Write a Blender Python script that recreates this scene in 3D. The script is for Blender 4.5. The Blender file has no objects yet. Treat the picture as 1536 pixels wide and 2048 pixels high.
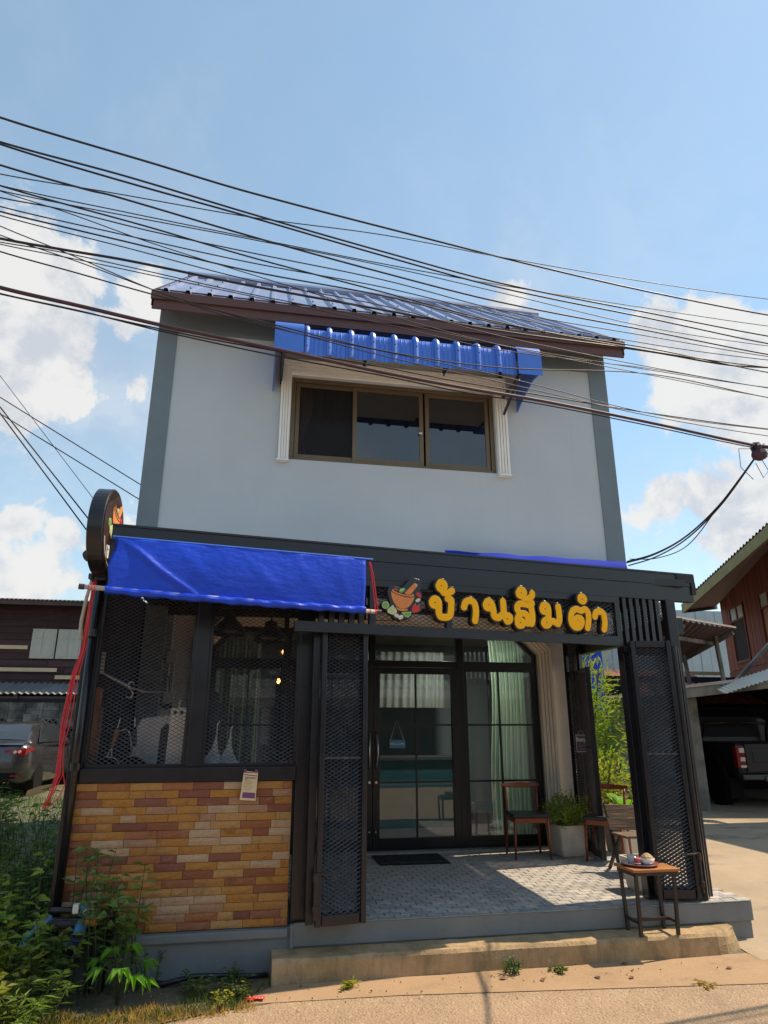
import bpy, bmesh, math, random
import numpy as np
from mathutils import Vector, Matrix
R = math.radians
scene = bpy.context.scene
col = scene.collection
random.seed(7); rng = np.random.default_rng(7)

# ------------------------------------------------------------------ camera
cd = bpy.data.cameras.new('camera'); cam = bpy.data.objects.new('camera', cd); col.objects.link(cam)
cam.location = (0, 0, 1.75); cam.rotation_euler = (R(90 + 17.6), 0, R(-10.7))
cd.sensor_fit = 'AUTO'; cd.sensor_width = 36; cd.lens = 23.555
cd.clip_start = .05; cd.clip_end = 2000
scene.camera = cam

# ------------------------------------------------------------------ light
SUN_EL, SUN_AZ = 55.2, 83.0            # azimuth clockwise from +Y
sd = bpy.data.lights.new('sun', 'SUN'); sun = bpy.data.objects.new('sun', sd); col.objects.link(sun)
sd.energy = 3.75; sd.angle = R(.55); sd.color = (1, .83, .62)
sv = Vector((math.sin(R(SUN_AZ)) * math.cos(R(SUN_EL)), math.cos(R(SUN_AZ)) * math.cos(R(SUN_EL)), math.sin(R(SUN_EL))))
sun.rotation_euler = sv.to_track_quat('Z', 'Y').to_euler(); sun.location = sv * 40

w = bpy.data.worlds.new('World'); scene.world = w; w.use_nodes = True
nt = w.node_tree; nd = nt.nodes; lk = nt.links; nd.clear()
def N(t, **k):
    n = nd.new(t)
    for a, b in k.items(): setattr(n, a, b)
    return n
def mth(op, a, b=None, c=None, clamp=False):
    n = N('ShaderNodeMath', operation=op, use_clamp=clamp)
    for i, v in enumerate((a, b, c)):
        if v is None: continue
        if isinstance(v, (int, float)): n.inputs[i].default_value = v
        else: lk.new(v, n.inputs[i])
    return n.outputs[0]
sky = N('ShaderNodeTexSky', sky_type='NISHITA'); sky.sun_disc = False
sky.sun_elevation = R(SUN_EL); sky.sun_rotation = R(SUN_AZ)
sky.air_density = 1.25; sky.dust_density = .25; sky.ozone_density = 1.6; sky.altitude = 100
tc = N('ShaderNodeTexCoord'); G = tc.outputs['Generated']
sep = N('ShaderNodeSeparateXYZ'); lk.new(G, sep.inputs[0])
def noise(vec, scale, detail=8, rough=.55, dist=0.):
    n = N('ShaderNodeTexNoise'); n.inputs['Scale'].default_value = scale; n.inputs['Detail'].default_value = detail
    n.inputs['Roughness'].default_value = rough; n.inputs['Distortion'].default_value = dist
    if vec: lk.new(vec, n.inputs['Vector'])
    return n.outputs['Fac']
def smooth(v, a, b):
    n = N('ShaderNodeMapRange', interpolation_type='SMOOTHSTEP'); lk.new(v, n.inputs[0])
    n.inputs[1].default_value = a; n.inputs[2].default_value = b
    return n.outputs[0]
edge = noise(G, 10., 12, .62, .25); big = noise(G, 2.6, 3, .5)
# cumulus heads standing over the street: directions and angular sizes
blobs = [(-0.316, 0.786, 0.532, 0.100, 1.00), (-0.308, 0.829, 0.466, 0.103, 1.00), (-0.335, 0.843, 0.420, 0.073, 0.90), (-0.280, 0.819, 0.500, 0.041, 0.60), (-0.166, 0.817, 0.552, 0.045, 0.42), (-0.197, 0.835, 0.513, 0.037, 0.35), (-0.160, 0.801, 0.576, 0.031, 0.45), (0.515, 0.699, 0.497, 0.052, 0.90), (0.548, 0.672, 0.498, 0.050, 0.90), (0.580, 0.691, 0.432, 0.085, 0.95), (0.612, 0.654, 0.444, 0.059, 0.80), (0.614, 0.690, 0.383, 0.070, 0.65), (0.531, 0.727, 0.435, 0.023, 0.70), (0.310, 0.764, 0.565, 0.044, 0.60), (-0.313, 0.917, 0.249, 0.034, 0.60), (-0.264, 0.933, 0.246, 0.028, 0.60), (0.602, 0.746, 0.285, 0.091, 0.50), (0.543, 0.789, 0.288, 0.050, 0.40), (-0.174, 0.877, 0.447, 0.015, 0.22)]
cov = None
for (dx, dy, dz, rad, amp) in blobs:
    vd = N('ShaderNodeVectorMath', operation='DISTANCE'); lk.new(G, vd.inputs[0]); vd.inputs[1].default_value = (dx, dy, dz)
    f = mth('MULTIPLY', mth('SUBTRACT', 1., mth('DIVIDE', vd.outputs['Value'], rad)), amp)
    cov = f if cov is None else mth('MAXIMUM', cov, f)
# a belt of cumulus round the whole horizon
band = mth('MULTIPLY', smooth(sep.outputs[2], .75, .12), .9)
gen = mth('SUBTRACT', mth('MULTIPLY', mth('MULTIPLY', big, band), 1.15), .50)
cov = mth('MAXIMUM', cov, gen)
body = mth('ADD', cov, mth('MULTIPLY', mth('SUBTRACT', edge, .5), 1.9))
alpha = smooth(body, .0, .24)
veil = mth('MULTIPLY', smooth(noise(G, 2.1, 7, .58, .8), .38, .72), mth('MULTIPLY', smooth(sep.outputs[2], .95, .15), .55))
alpha2 = mth('MAXIMUM', mth('MULTIPLY', alpha, .93), veil)
vo = N('ShaderNodeVectorMath', operation='ADD'); lk.new(G, vo.inputs[0]); vo.inputs[1].default_value = (.05, .01, .06)
lit = smooth(mth('SUBTRACT', edge, noise(vo.outputs[0], 10., 12, .62, .25)), -.16, .10)
cc = N('ShaderNodeMix', data_type='RGBA'); lk.new(lit, cc.inputs['Factor'])
cc.inputs['A'].default_value = (2.65, 2.8, 3.05, 1); cc.inputs['B'].default_value = (3.75, 3.7, 3.6, 1)
tint = N('ShaderNodeMix', data_type='RGBA', blend_type='MULTIPLY'); tint.inputs['Factor'].default_value = 1
lk.new(sky.outputs[0], tint.inputs['A']); tint.inputs['B'].default_value = (.87, .90, .845, 1)
hz = N('ShaderNodeMix', data_type='RGBA'); hz.inputs['Factor'].default_value = .34; lk.new(tint.outputs['Result'], hz.inputs['A']); hz.inputs['B'].default_value = (1.68, 2.40, 2.85, 1)
mx = N('ShaderNodeMix', data_type='RGBA'); lk.new(alpha2, mx.inputs['Factor']); lk.new(hz.outputs['Result'], mx.inputs['A']); lk.new(cc.outputs['Result'], mx.inputs['B'])
bg = N('ShaderNodeBackground'); bg.inputs['Strength'].default_value = .15; lk.new(mx.outputs['Result'], bg.inputs['Color'])
out = N('ShaderNodeOutputWorld'); lk.new(bg.outputs[0], out.inputs['Surface'])

scene.view_settings.view_transform = 'Standard'; scene.view_settings.look = 'None'
scene.view_settings.exposure = .66; scene.view_settings.gamma = 1
scene.view_settings.use_curve_mapping = False
scene.render.engine = 'CYCLES'
scene.cycles.max_bounces = 8; scene.cycles.transparent_max_bounces = 24

# ------------------------------------------------------------------ materials
def mat(name, c, c2=None, scale=6, rough=.6, metal=0., bump=.0, bscale=60, detail=6, coord='Object', spec=.5, streak=None, rnd=None, rvar=0., stretch=(1, 1, 1), coat=0., dirt=None, lo=.35, hi=.65):
    m = bpy.data.materials.new(name); m.use_nodes = True
    t = m.node_tree; n = t.nodes; l = t.links; b = n['Principled BSDF']
    tc = n.new('ShaderNodeTexCoord'); mp = n.new('ShaderNodeMapping'); mp.inputs['Scale'].default_value = stretch
    if coord == 'World':
        g = n.new('ShaderNodeNewGeometry'); l.new(g.outputs['Position'], mp.inputs['Vector'])
    else: l.new(tc.outputs[coord], mp.inputs['Vector'])
    c2 = c2 or tuple(x * .8 for x in c)
    nz = n.new('ShaderNodeTexNoise'); nz.inputs['Scale'].default_value = scale; nz.inputs['Detail'].default_value = detail; nz.inputs['Roughness'].default_value = .62
    l.new(mp.outputs[0], nz.inputs['Vector'])
    rp = n.new('ShaderNodeValToRGB'); rp.color_ramp.elements[0].position = lo; rp.color_ramp.elements[1].position = hi
    rp.color_ramp.elements[0].color = (*c2, 1); rp.color_ramp.elements[1].color = (*c, 1)
    l.new(nz.outputs['Fac'], rp.inputs[0]); cur = rp.outputs[0]
    if rnd:                                     # colour chosen per piece
        oi = n.new('ShaderNodeObjectInfo'); r2 = n.new('ShaderNodeValToRGB'); r2.color_ramp.interpolation = 'CONSTANT'
        els = r2.color_ramp.elements
        while len(els) < len(rnd): els.new(.5)
        for i, k in enumerate(rnd):
            els[i].position = i / len(rnd); els[i].color = (*k, 1)
        l.new(oi.outputs['Random'], r2.inputs[0])
        mm = n.new('ShaderNodeMix'); mm.data_type = 'RGBA'; mm.blend_type = 'MULTIPLY'; mm.inputs['Factor'].default_value = 1
        l.new(cur, mm.inputs['A']); l.new(r2.outputs[0], mm.inputs['B']); cur = mm.outputs['Result']
        od = n.new('ShaderNodeVectorMath'); od.operation = 'ADD'
        cx = n.new('ShaderNodeCombineXYZ'); l.new(oi.outputs['Random'], cx.inputs[0]); mu = n.new('ShaderNodeVectorMath'); mu.operation = 'SCALE'; mu.inputs['Scale'].default_value = 37
        l.new(cx.outputs[0], mu.inputs[0]); l.new(mp.outputs[0], od.inputs[0]); l.new(mu.outputs[0], od.inputs[1]); l.new(od.outputs[0], nz.inputs['Vector'])
    if rvar:
        oi = n.new('ShaderNodeObjectInfo'); mr = n.new('ShaderNodeMapRange'); mr.inputs[3].default_value = 1 - rvar; mr.inputs[4].default_value = 1 + rvar
        l.new(oi.outputs['Random'], mr.inputs[0])
        hv = n.new('ShaderNodeVectorMath'); hv.operation = 'SCALE'; l.new(cur, hv.inputs[0]); l.new(mr.outputs[0], hv.inputs['Scale']); cur = hv.outputs[0]
    for lay in (dirt or []):                    # (colour, scale, lo, hi, stretch, amount)
        dc, ds, d0, d1, dst, am = lay
        m2 = n.new('ShaderNodeMapping'); m2.inputs['Scale'].default_value = dst; m2.inputs['Location'].default_value = (ds, 3.1, 1.7)
        g2 = n.new('ShaderNodeNewGeometry'); l.new(g2.outputs['Position'], m2.inputs['Vector'])
        n2 = n.new('ShaderNodeTexNoise'); n2.inputs['Scale'].default_value = ds; n2.inputs['Detail'].default_value = 7; n2.inputs['Roughness'].default_value = .65
        l.new(m2.outputs[0], n2.inputs['Vector'])
        r3 = n.new('ShaderNodeMapRange'); r3.inputs[1].default_value = d0; r3.inputs[2].default_value = d1; r3.inputs[4].default_value = am
        l.new(n2.outputs['Fac'], r3.inputs[0])
        m3 = n.new('ShaderNodeMix'); m3.data_type = 'RGBA'; l.new(r3.outputs[0], m3.inputs['Factor']); l.new(cur, m3.inputs['A']); m3.inputs['B'].default_value = (*dc, 1); cur = m3.outputs['Result']
    l.new(cur, b.inputs['Base Color'])
    b.inputs['Roughness'].default_value = rough; b.inputs['Metallic'].default_value = metal; b.inputs['Specular IOR Level'].default_value = spec
    if coat: b.inputs['Coat Weight'].default_value = coat; b.inputs['Coat Roughness'].default_value = .08
    rr = n.new('ShaderNodeMapRange'); rr.inputs[3].default_value = max(.03, rough - .08); rr.inputs[4].default_value = min(1, rough + .1)
    l.new(nz.outputs['Fac'], rr.inputs[0]); l.new(rr.outputs[0], b.inputs['Roughness'])
    if bump:
        nb = n.new('ShaderNodeTexNoise'); nb.inputs['Scale'].default_value = bscale; nb.inputs['Detail'].default_value = 5
        l.new(mp.outputs[0], nb.inputs['Vector'])
        bp = n.new('ShaderNodeBump'); bp.inputs['Strength'].default_value = bump; bp.inputs['Distance'].default_value = .02
        l.new(nb.outputs['Fac'], bp.inputs['Height']); l.new(bp.outputs[0], b.inputs['Normal'])
    return m
def leafmat(name, c, c2, scale=3, tr=.35, rough=.5):
    m = mat(name, c, c2, scale=scale, rough=rough, coord='World', rvar=.15, detail=3)
    t = m.node_tree; n = t.nodes; l = t.links; b = n['Principled BSDF']; o = n['Material Output']
    tl = n.new('ShaderNodeBsdfTranslucent'); src = b.inputs['Base Color'].links[0].from_socket
    br = n.new('ShaderNodeVectorMath'); br.operation = 'MULTIPLY'; br.inputs[1].default_value = (1.5, 1.6, .7); l.new(src, br.inputs[0]); l.new(br.outputs[0], tl.inputs[0])
    mx = n.new('ShaderNodeMixShader'); mx.inputs[0].default_value = tr; l.new(b.outputs[0], mx.inputs[1]); l.new(tl.outputs[0], mx.inputs[2]); l.new(mx.outputs[0], o.inputs[0])
    return m
def glassmat(name, tint, refl=1.6, dirt=.04):
    m = bpy.data.materials.new(name); m.use_nodes = True
    t = m.node_tree; n = t.nodes; l = t.links; n.remove(n['Principled BSDF']); o = n['Material Output']
    tr = n.new('ShaderNodeBsdfTransparent'); tr.inputs[0].default_value = (*tint, 1)
    gl = n.new('ShaderNodeBsdfGlossy'); gl.inputs['Roughness'].default_value = .012
    fr = n.new('ShaderNodeFresnel'); fr.inputs[0].default_value = refl
    tx = n.new('ShaderNodeTexCoord'); nz = n.new('ShaderNodeTexNoise'); nz.inputs['Scale'].default_value = .9; nz.inputs['Detail'].default_value = 1
    l.new(tx.outputs['Object'], nz.inputs['Vector']); bp = n.new('ShaderNodeBump'); bp.inputs['Strength'].default_value = .05; bp.inputs['Distance'].default_value = .02
    l.new(nz.outputs['Fac'], bp.inputs['Height']); l.new(bp.outputs[0], gl.inputs['Normal'])
    mx = n.new('ShaderNodeMixShader'); l.new(fr.outputs[0], mx.inputs[0]); l.new(tr.outputs[0], mx.inputs[1]); l.new(gl.outputs[0], mx.inputs[2])
    df = n.new('ShaderNodeBsdfDiffuse'); df.inputs[0].default_value = (.5, .5, .5, 1)
    m2 = n.new('ShaderNodeMixShader'); m2.inputs[0].default_value = dirt; l.new(mx.outputs[0], m2.inputs[1]); l.new(df.outputs[0], m2.inputs[2]); l.new(m2.outputs[0], o.inputs[0])
    return m
def emit(name, c, s):
    m = bpy.data.materials.new(name); m.use_nodes = True; b = m.node_tree.nodes['Principled BSDF']
    b.inputs['Base Color'].default_value = (*c, 1); b.inputs['Emission Color'].default_value = (*c, 1); b.inputs['Emission Strength'].default_value = s
    return m
M = {}
M['road'] = mat('road_concrete', (.44, .305, .19), (.355, .24, .15), scale=2.2, rough=.9, bump=.9, bscale=60, coord='World', dirt=[((.16, .125, .085), 1.1, .55, .8, (1, 1, 1), .5), ((.15, .115, .085), 42, .56, .65, (1, 1, 1), .6), ((.58, .45, .31), 33, .57, .66, (1, 1, 1), .7), ((.52, .42, .3), 9, .58, .75, (1, 2, 1), .4), ((.2, .15, .1), 3.5, .6, .72, (1, 1, 1), .35)])
M['apron'] = mat('gutter_concrete', (.41, .27, .155), (.35, .225, .125), scale=1.6, rough=.92, bump=.18, bscale=70, coord='World', dirt=[((.16, .12, .075), 1.7, .55, .75, (1, 2, 1), .55), ((.1, .1, .05), 3.2, .6, .74, (1, 1, 1), .45), ((.2, .15, .1), 45, .56, .66, (1, 1, 1), .45), ((.52, .4, .27), 22, .6, .7, (1, 1, 1), .4)])
M['soil'] = mat('soil', (.19, .14, .085), (.09, .075, .05), scale=4, rough=.95, bump=.8, bscale=30, coord='World', dirt=[((.045, .06, .025), 2, .5, .65, (1, 1, 1), .7)])
M['yard'] = mat('yard_soil', (.16, .14, .09), (.07, .085, .04), scale=1.5, rough=.95, bump=.6, bscale=18, coord='World')
M['drive'] = mat('drive_concrete', (.42, .32, .215), (.33, .25, .165), scale=1.3, rough=.88, bump=.25, bscale=60, coord='World', dirt=[((.13, .11, .09), .9, .56, .66, (1, 2.2, 1), .6), ((.2, .17, .13), 9, .55, .75, (1, 1, 1), .4)])
M['step'] = mat('step_concrete', (.50, .345, .19), (.39, .265, .14), scale=3, rough=.9, bump=.4, bscale=45, coord='World', dirt=[((.13, .11, .04), 2.2, .45, .66, (1, 1, .6), .75), ((.17, .12, .07), 4.5, .5, .72, (3, 3, .5), .6), ((.2, .15, .1), 40, .58, .68, (1, 1, 1), .5), ((.56, .46, .33), 11, .62, .72, (1, 1, 1), .5)])
M['stepmoss'] = mat('moss', (.12, .13, .05), (.07, .085, .03), scale=9, rough=1, bump=.6, bscale=60, coord='World')
M['plinth'] = mat('plinth_paint', (.20, .222, .23), (.165, .183, .19), scale=2.5, rough=.7, bump=.12, bscale=50, coord='World', dirt=[((.12, .115, .09), 1.6, .55, .8, (2.5, 2.5, .5), .55), ((.3, .29, .26), 12, .66, .74, (1, 1, 1), .35)])
M['nosing'] = mat('nosing_cement', (.36, .36, .34), (.24, .24, .22), scale=14, rough=.85, bump=.3, bscale=50, coord='World')
M['paver'] = mat('paver_stone', (1, 1, 1), (.72, .72, .72), scale=18, rough=.85, bump=.35, bscale=90, rnd=[(.50, .46, .41), (.44, .405, .37), (.55, .50, .445), (.39, .365, .34), (.47, .44, .40), (.58, .53, .465)], dirt=[((.12, .11, .1), 1.3, .5, .75, (1, 1, 1), .45)])
M['paverfar'] = mat('paver_stone_far', (.49, .45, .405), (.39, .36, .33), scale=7, rough=.85, bump=.3, bscale=90, coord='World', dirt=[((.12, .11, .1), 1.3, .5, .75, (1, 1, 1), .45)])
M['grout'] = mat('paver_joint', (.12, .115, .1), rough=.95)
M['stone'] = mat('split_stone', (1.42, 1.36, 1.28), (1.0, .88, .78), scale=9, rough=.85, bump=.95, bscale=30, detail=9, lo=.28, hi=.62, stretch=(1, 1, 1.6),
   rnd=[(.64, .32, .075), (.40, .16, .085), (.66, .36, .10), (.54, .23, .10), (.60, .30, .08), (.36, .15, .10), (.68, .42, .17), (.46, .19, .09), (.72, .54, .36), (.62, .31, .08), (.31, .13, .09), (.60, .37, .23), (.64, .34, .09), (.43, .20, .13), (.69, .40, .12), (.70, .50, .32)],
   dirt=[((.15, .075, .03), 7, .58, .74, (1, 1, 1.4), .6), ((.72, .52, .33), 5, .58, .72, (1, 1, 1.5), .5), ((.50, .24, .19), 4.2, .55, .70, (1, 1, 1.5), .5), ((.2, .1, .05), 55, .6, .7, (1, 1, 1), .5)])
M['mortar'] = mat('mortar', (.12, .065, .035), rough=.95, bump=.3)
M['black'] = mat('black_steel', (.015, .016, .0225), (.010, .0108, .016), scale=5, rough=.29, bump=.03, bscale=25, coord='World', spec=.5, dirt=[((.06, .058, .06), 9, .68, .82, (1, 1, .35), .2)])
M['blackgloss'] = mat('black_gloss', (.014, .015, .018), rough=.22, coord='World')
M['mesh'] = mat('expanded_metal', (.11, .11, .12), (.065, .065, .072), scale=14, rough=.38, metal=.2, coord='World')
M['alu'] = mat('black_aluminium', (.011, .0115, .016), rough=.3, spec=.45, coord='World')
M['rust'] = mat('rusty_steel', (.055, .035, .028), (.018, .016, .017), scale=22, rough=.7, bump=.3, coord='World')
M['steel'] = mat('bright_steel', (.6, .6, .6), (.45, .45, .45), rough=.28, metal=.9)
M['wall'] = mat('grey_wall_paint', (.495, .535, .572), (.462, .50, .535), scale=1.1, rough=.75, bump=.05, bscale=40, coord='World', dirt=[((.45, .48, .51), 2.3, .5, .8, (1, 1, .35), .6), ((.55, .575, .60), .8, .58, .75, (1, 1, 1), .35), ((.39, .41, .43), 1.6, .60, .82, (4, 4, .25), .5), ((.42, .45, .475), 30, .60, .75, (1, 1, 1), .3)])
M['band'] = mat('dark_grey_band_paint', (.17, .215, .245), (.15, .19, .217), scale=2, rough=.75, bump=.05, bscale=40, coord='World', dirt=[((.19, .2, .205), 2.5, .6, .8, (3, 3, .4), .35)])
M['white'] = mat('white_moulding', (.86, .85, .82), (.78, .77, .74), scale=4, rough=.6, coord='World', dirt=[((.45, .43, .4), 4, .62, .8, (3, 3, .5), .4)])
M['cream'] = mat('cream_paint', (.88, .80, .68), (.80, .72, .60), scale=3, rough=.7, coord='World')
M['inwall'] = mat('porch_wall_paint', (.60, .57, .53), (.53, .50, .46), scale=2, rough=.8, coord='World')
M['fascia'] = mat('fascia_board', (.115, .05, .042), (.085, .037, .032), scale=3, rough=.55, bump=.15, bscale=20, coord='World', stretch=(.2, 1, 1), dirt=[((.2, .13, .12), 5, .6, .8, (.4, 1, 1), .3)])
M['roofblue'] = mat('blue_roof_metal', (.24, .29, .46), (.19, .235, .39), scale=2, rough=.36, coord='World', spec=.7, dirt=[((.22, .23, .3), 3, .55, .8, (1, .4, .4), .5)])
M['awnblue'] = mat('blue_awning_metal', (.065, .19, .68), (.055, .16, .60), scale=3, rough=.38, coord='World', dirt=[((.12, .17, .5), 4, .55, .8, (2, 1, .5), .35)])
M['tarp'] = mat('blue_tarpaulin', (.008, .06, .62), (.006, .047, .52), scale=3, rough=.34, bump=.4, bscale=9, stretch=(1.4, 1, 2.6), coord='World', spec=.4, dirt=[((.10, .12, .4), 9, .68, .82, (1, 1, 2), .2)])
M['brownalu'] = mat('bronze_aluminium', (.175, .125, .075), (.14, .10, .06), scale=3, rough=.42, metal=.4, coord='World')
M['screen'] = glassmat('dark_insect_screen', (.55, .50, .54), 1.15, .03)
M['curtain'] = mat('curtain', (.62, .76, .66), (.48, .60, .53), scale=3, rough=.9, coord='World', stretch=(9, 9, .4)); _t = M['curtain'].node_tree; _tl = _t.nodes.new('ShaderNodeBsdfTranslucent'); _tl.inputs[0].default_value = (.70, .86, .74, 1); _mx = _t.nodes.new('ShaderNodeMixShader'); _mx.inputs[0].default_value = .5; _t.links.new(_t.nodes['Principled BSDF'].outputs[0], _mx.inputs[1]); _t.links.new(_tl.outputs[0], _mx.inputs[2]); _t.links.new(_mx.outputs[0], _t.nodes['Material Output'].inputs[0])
M['reflection'] = mat('reflection_ribs', (.16, .19, .19), (.10, .12, .12), scale=3, rough=.9, coord='World', stretch=(9, 9, .4))  # stands in for the ribbed reflection in the door glass
M['curtainb'] = mat('brown_curtain', (.3, .16, .12), (.2, .1, .09), scale=6, rough=.9, coord='World')
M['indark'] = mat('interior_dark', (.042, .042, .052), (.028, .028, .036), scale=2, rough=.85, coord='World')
M['inceil'] = mat('interior_ceiling', (.55, .52, .46), rough=.9, coord='World')
M['glass'] = glassmat('window_glass', (.84, .88, .87), 1.7, .02)
M['glassdark'] = glassmat('dark_window_glass', (.10, .11, .14), 2.1, .01)
M['lamp'] = emit('lamp_glow', (1, .72, .4), 9)
M['bulb'] = emit('bulb_glow', (1, .42, .12), 6)
M['yellow'] = mat('sign_yellow', (.98, .50, .004), (.96, .48, .004), rough=.5, spec=.25)
M['outline'] = mat('sign_brown_edge', (.05, .022, .012), rough=.5)
M['terra'] = mat('sign_terracotta', (.80, .27, .07), rough=.5)
M['terra2'] = mat('sign_terracotta_light', (.86, .36, .14), rough=.5)
M['green'] = mat('sign_green', (.16, .42, .08), rough=.5)
M['lime'] = mat('sign_pale_green', (.50, .66, .27), rough=.5)
M['ivory'] = mat('sign_ivory', (.78, .68, .50), rough=.5)
M['red'] = mat('sign_red', (.65, .03, .025), rough=.45)
M['rope'] = mat('red_cord', (.72, .02, .035), (.55, .015, .03), rough=.5, coord='World')
M['pvcgrey'] = mat('pale_pvc', (.48, .46, .43), (.4, .38, .36), rough=.5, coord='World')
M['pvcblue'] = mat('blue_pvc', (.07, .22, .42), (.05, .16, .32), rough=.45, coord='World', dirt=[((.2, .2, .18), 9, .55, .8, (1, 1, 1), .5)])
M['pvcyellow'] = mat('ochre_tape', (.5, .27, .05), (.3, .15, .04), scale=18, rough=.6, bump=.5, coord='World')
M['cable'] = mat('cable_black', (.016, .013, .02), rough=.5, coord='World')
M['cablewarm'] = mat('cable_maroon', (.06, .025, .045), rough=.55, coord='World')
M['chairwood'] = mat('red_stained_wood', (.27, .065, .024), (.19, .043, .018), scale=6, rough=.38, bump=.08, bscale=18, stretch=(1, 1, .2))
M['leather'] = mat('black_vinyl', (.02, .02, .021), rough=.4, bump=.05)
M['plank'] = mat('weathered_plank', (.19, .125, .08), (.095, .062, .043), scale=8, rough=.85, bump=.5, bscale=22, stretch=(.25, 2, 2), rvar=.12)
M['tablewood'] = mat('orange_tabletop', (.44, .18, .055), (.33, .125, .04), scale=7, rough=.5, stretch=(.3, 2, 2))
M['darkmetal'] = mat('brown_black_steel', (.035, .024, .02), (.02, .015, .013), scale=14, rough=.5, coord='World')
M['pot'] = mat('white_concrete_pot', (.60, .55, .47), (.48, .44, .37), scale=7, rough=.85, bump=.12, bscale=60, dirt=[((.25, .21, .16), 5, .58, .8, (1, 1, .5), .4)])
M['tray'] = mat('enamel_tray', (.3, .1, .08), (.2, .05, .045), rough=.3)
M['traytop'] = mat('steel_tray', (.5, .5, .5), rough=.25, metal=.8)
M['ceramic'] = mat('white_ceramic', (.78, .77, .74), rough=.25)
M['food'] = mat('sandy_mound', (.55, .38, .22), (.38, .25, .13), scale=30, rough=.95, bump=.6)
M['cupred'] = mat('red_glass', (.55, .06, .07), rough=.15)
M['mat'] = mat('doormat_fibre', (.03, .028, .03), (.018, .017, .018), scale=60, rough=.98, bump=.8, bscale=160)
M['paper'] = mat('cream_card', (.72, .58, .36), (.66, .52, .31), rough=.7)
M['purple'] = mat('purple_print', (.19, .06, .2), rough=.6)
M['ink'] = mat('dark_print', (.05, .04, .05), rough=.6)
M['signblue'] = mat('welcome_blue', (.05, .24, .38), rough=.5)
M['chalk'] = mat('white_lettering', (.8, .8, .78), rough=.6)
M['signbrown'] = mat('dark_notice', (.045, .03, .028), rough=.5)
M['plastic'] = mat('clear_plastic', (.6, .6, .62), (.4, .4, .43), scale=9, rough=.3, bump=.5, bscale=22)
M['pink'] = mat('pink_plastic', (.75, .12, .2), (.5, .06, .12), scale=16, rough=.4, bump=.4)
M['whiteboard'] = mat('white_board', (.74, .70, .64), (.66, .5, .42), scale=2.4, rough=.5, dirt=[((.6, .16, .12), 5, .62, .75, (1, 1, .5), .5)])
M['applgrey'] = mat('appliance_grey', (.55, .54, .53), (.46, .45, .44), rough=.45)
M['panmetal'] = mat('pan_steel', (.10, .10, .10), (.06, .06, .06), scale=8, rough=.4, metal=.7)
M['handlewood'] = mat('handle_wood', (.36, .15, .05), (.26, .1, .035), rough=.5)
M['carton'] = mat('cardboard', (.62, .33, .12), rough=.85)
M['darkwood'] = mat('dark_old_boards', (.085, .04, .042), (.045, .024, .027), scale=4, rough=.85, bump=.4, bscale=22, coord='World', stretch=(.3, 1, 3), rvar=.25)
M['redwood'] = mat('red_brown_boards', (.20, .062, .04), (.13, .042, .03), scale=5, rough=.75, bump=.35, bscale=20, coord='World', stretch=(3, 3, .3), rvar=.3)
M['batten'] = mat('cream_batten', (.68, .52, .33), (.6, .45, .28), rough=.75, coord='World')
M['shutter'] = mat('pale_shutter', (.55, .53, .46), (.46, .44, .39), scale=6, rough=.75, coord='World', stretch=(4, 1, .5))
M['tin'] = mat('grey_tin', (.30, .33, .33), (.20, .21, .21), scale=2, rough=.5, metal=.3, coord='World', dirt=[((.16, .08, .05), 3, .58, .75, (1, 1, 1), .5)])
M['rusttin'] = mat('rusty_tin', (.10, .06, .06), (.06, .04, .042), scale=2, rough=.75, coord='World')
M['bluetin'] = mat('pale_blue_sheet', (.40, .48, .52), (.34, .41, .45), scale=1.5, rough=.5, coord='World')
M['soffit'] = mat('soffit', (.46, .39, .35), (.4, .34, .3), scale=2, rough=.85, coord='World')
M['olive'] = mat('olive_fascia', (.26, .235, .10), (.19, .17, .075), scale=3, rough=.7, coord='World')
M['brownroof'] = mat('dark_tile_roof', (.09, .075, .085), rough=.7, coord='World')
M['tile'] = mat('red_clay_tile', (.40, .15, .10), (.28, .10, .07), scale=6, rough=.75, coord='World', rvar=.25)
M['oldcement'] = mat('mossy_cement', (.26, .245, .215), (.12, .115, .10), scale=2.2, rough=.92, bump=.4, bscale=14, coord='World', dirt=[((.03, .032, .028), 1.8, .5, .66, (1, 1, .6), .8)])
M['block'] = mat('mossy_block', (.32, .30, .27), (.15, .14, .125), scale=4, rough=.95, bump=.4, bscale=18, coord='World', rvar=.4, dirt=[((.02, .02, .018), .8, .45, .62, (1, 1, 1), .85)])
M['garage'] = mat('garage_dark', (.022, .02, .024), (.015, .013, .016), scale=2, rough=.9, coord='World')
M['carpaint'] = mat('dark_grey_paint', (.07, .066, .068), rough=.24, metal=.5, coat=.8)
M['pickpaint'] = mat('charcoal_paint', (.016, .015, .019), rough=.45, coat=.15, spec=.3)
M['carglass'] = mat('car_glass', (.03, .035, .04), rough=.05, spec=.9)
M['tyre'] = mat('rubber', (.012, .011, .011), rough=.9, spec=.2)
M['rim'] = mat('wheel_rim', (.35, .35, .36), rough=.3, metal=.8)
M['taillamp'] = mat('tail_lamp_red', (.24, .008, .016), (.18, .006, .01), rough=.15)
M['lampclear'] = mat('lamp_clear', (.75, .68, .6), rough=.15)
M['chrome'] = mat('chrome', (.7, .7, .7), rough=.15, metal=1)
M['leafdark'] = leafmat('leaf_dark', (.15, .25, .06), (.065, .125, .034))
M['leafmid'] = leafmat('leaf_mid', (.13, .21, .045), (.055, .105, .026))
M['leaflite'] = leafmat('leaf_light', (.24, .35, .055), (.13, .20, .04), tr=.45)
M['leafbright'] = leafmat('leaf_bright', (.16, .36, .03), (.1, .25, .02), tr=.5)
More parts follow.
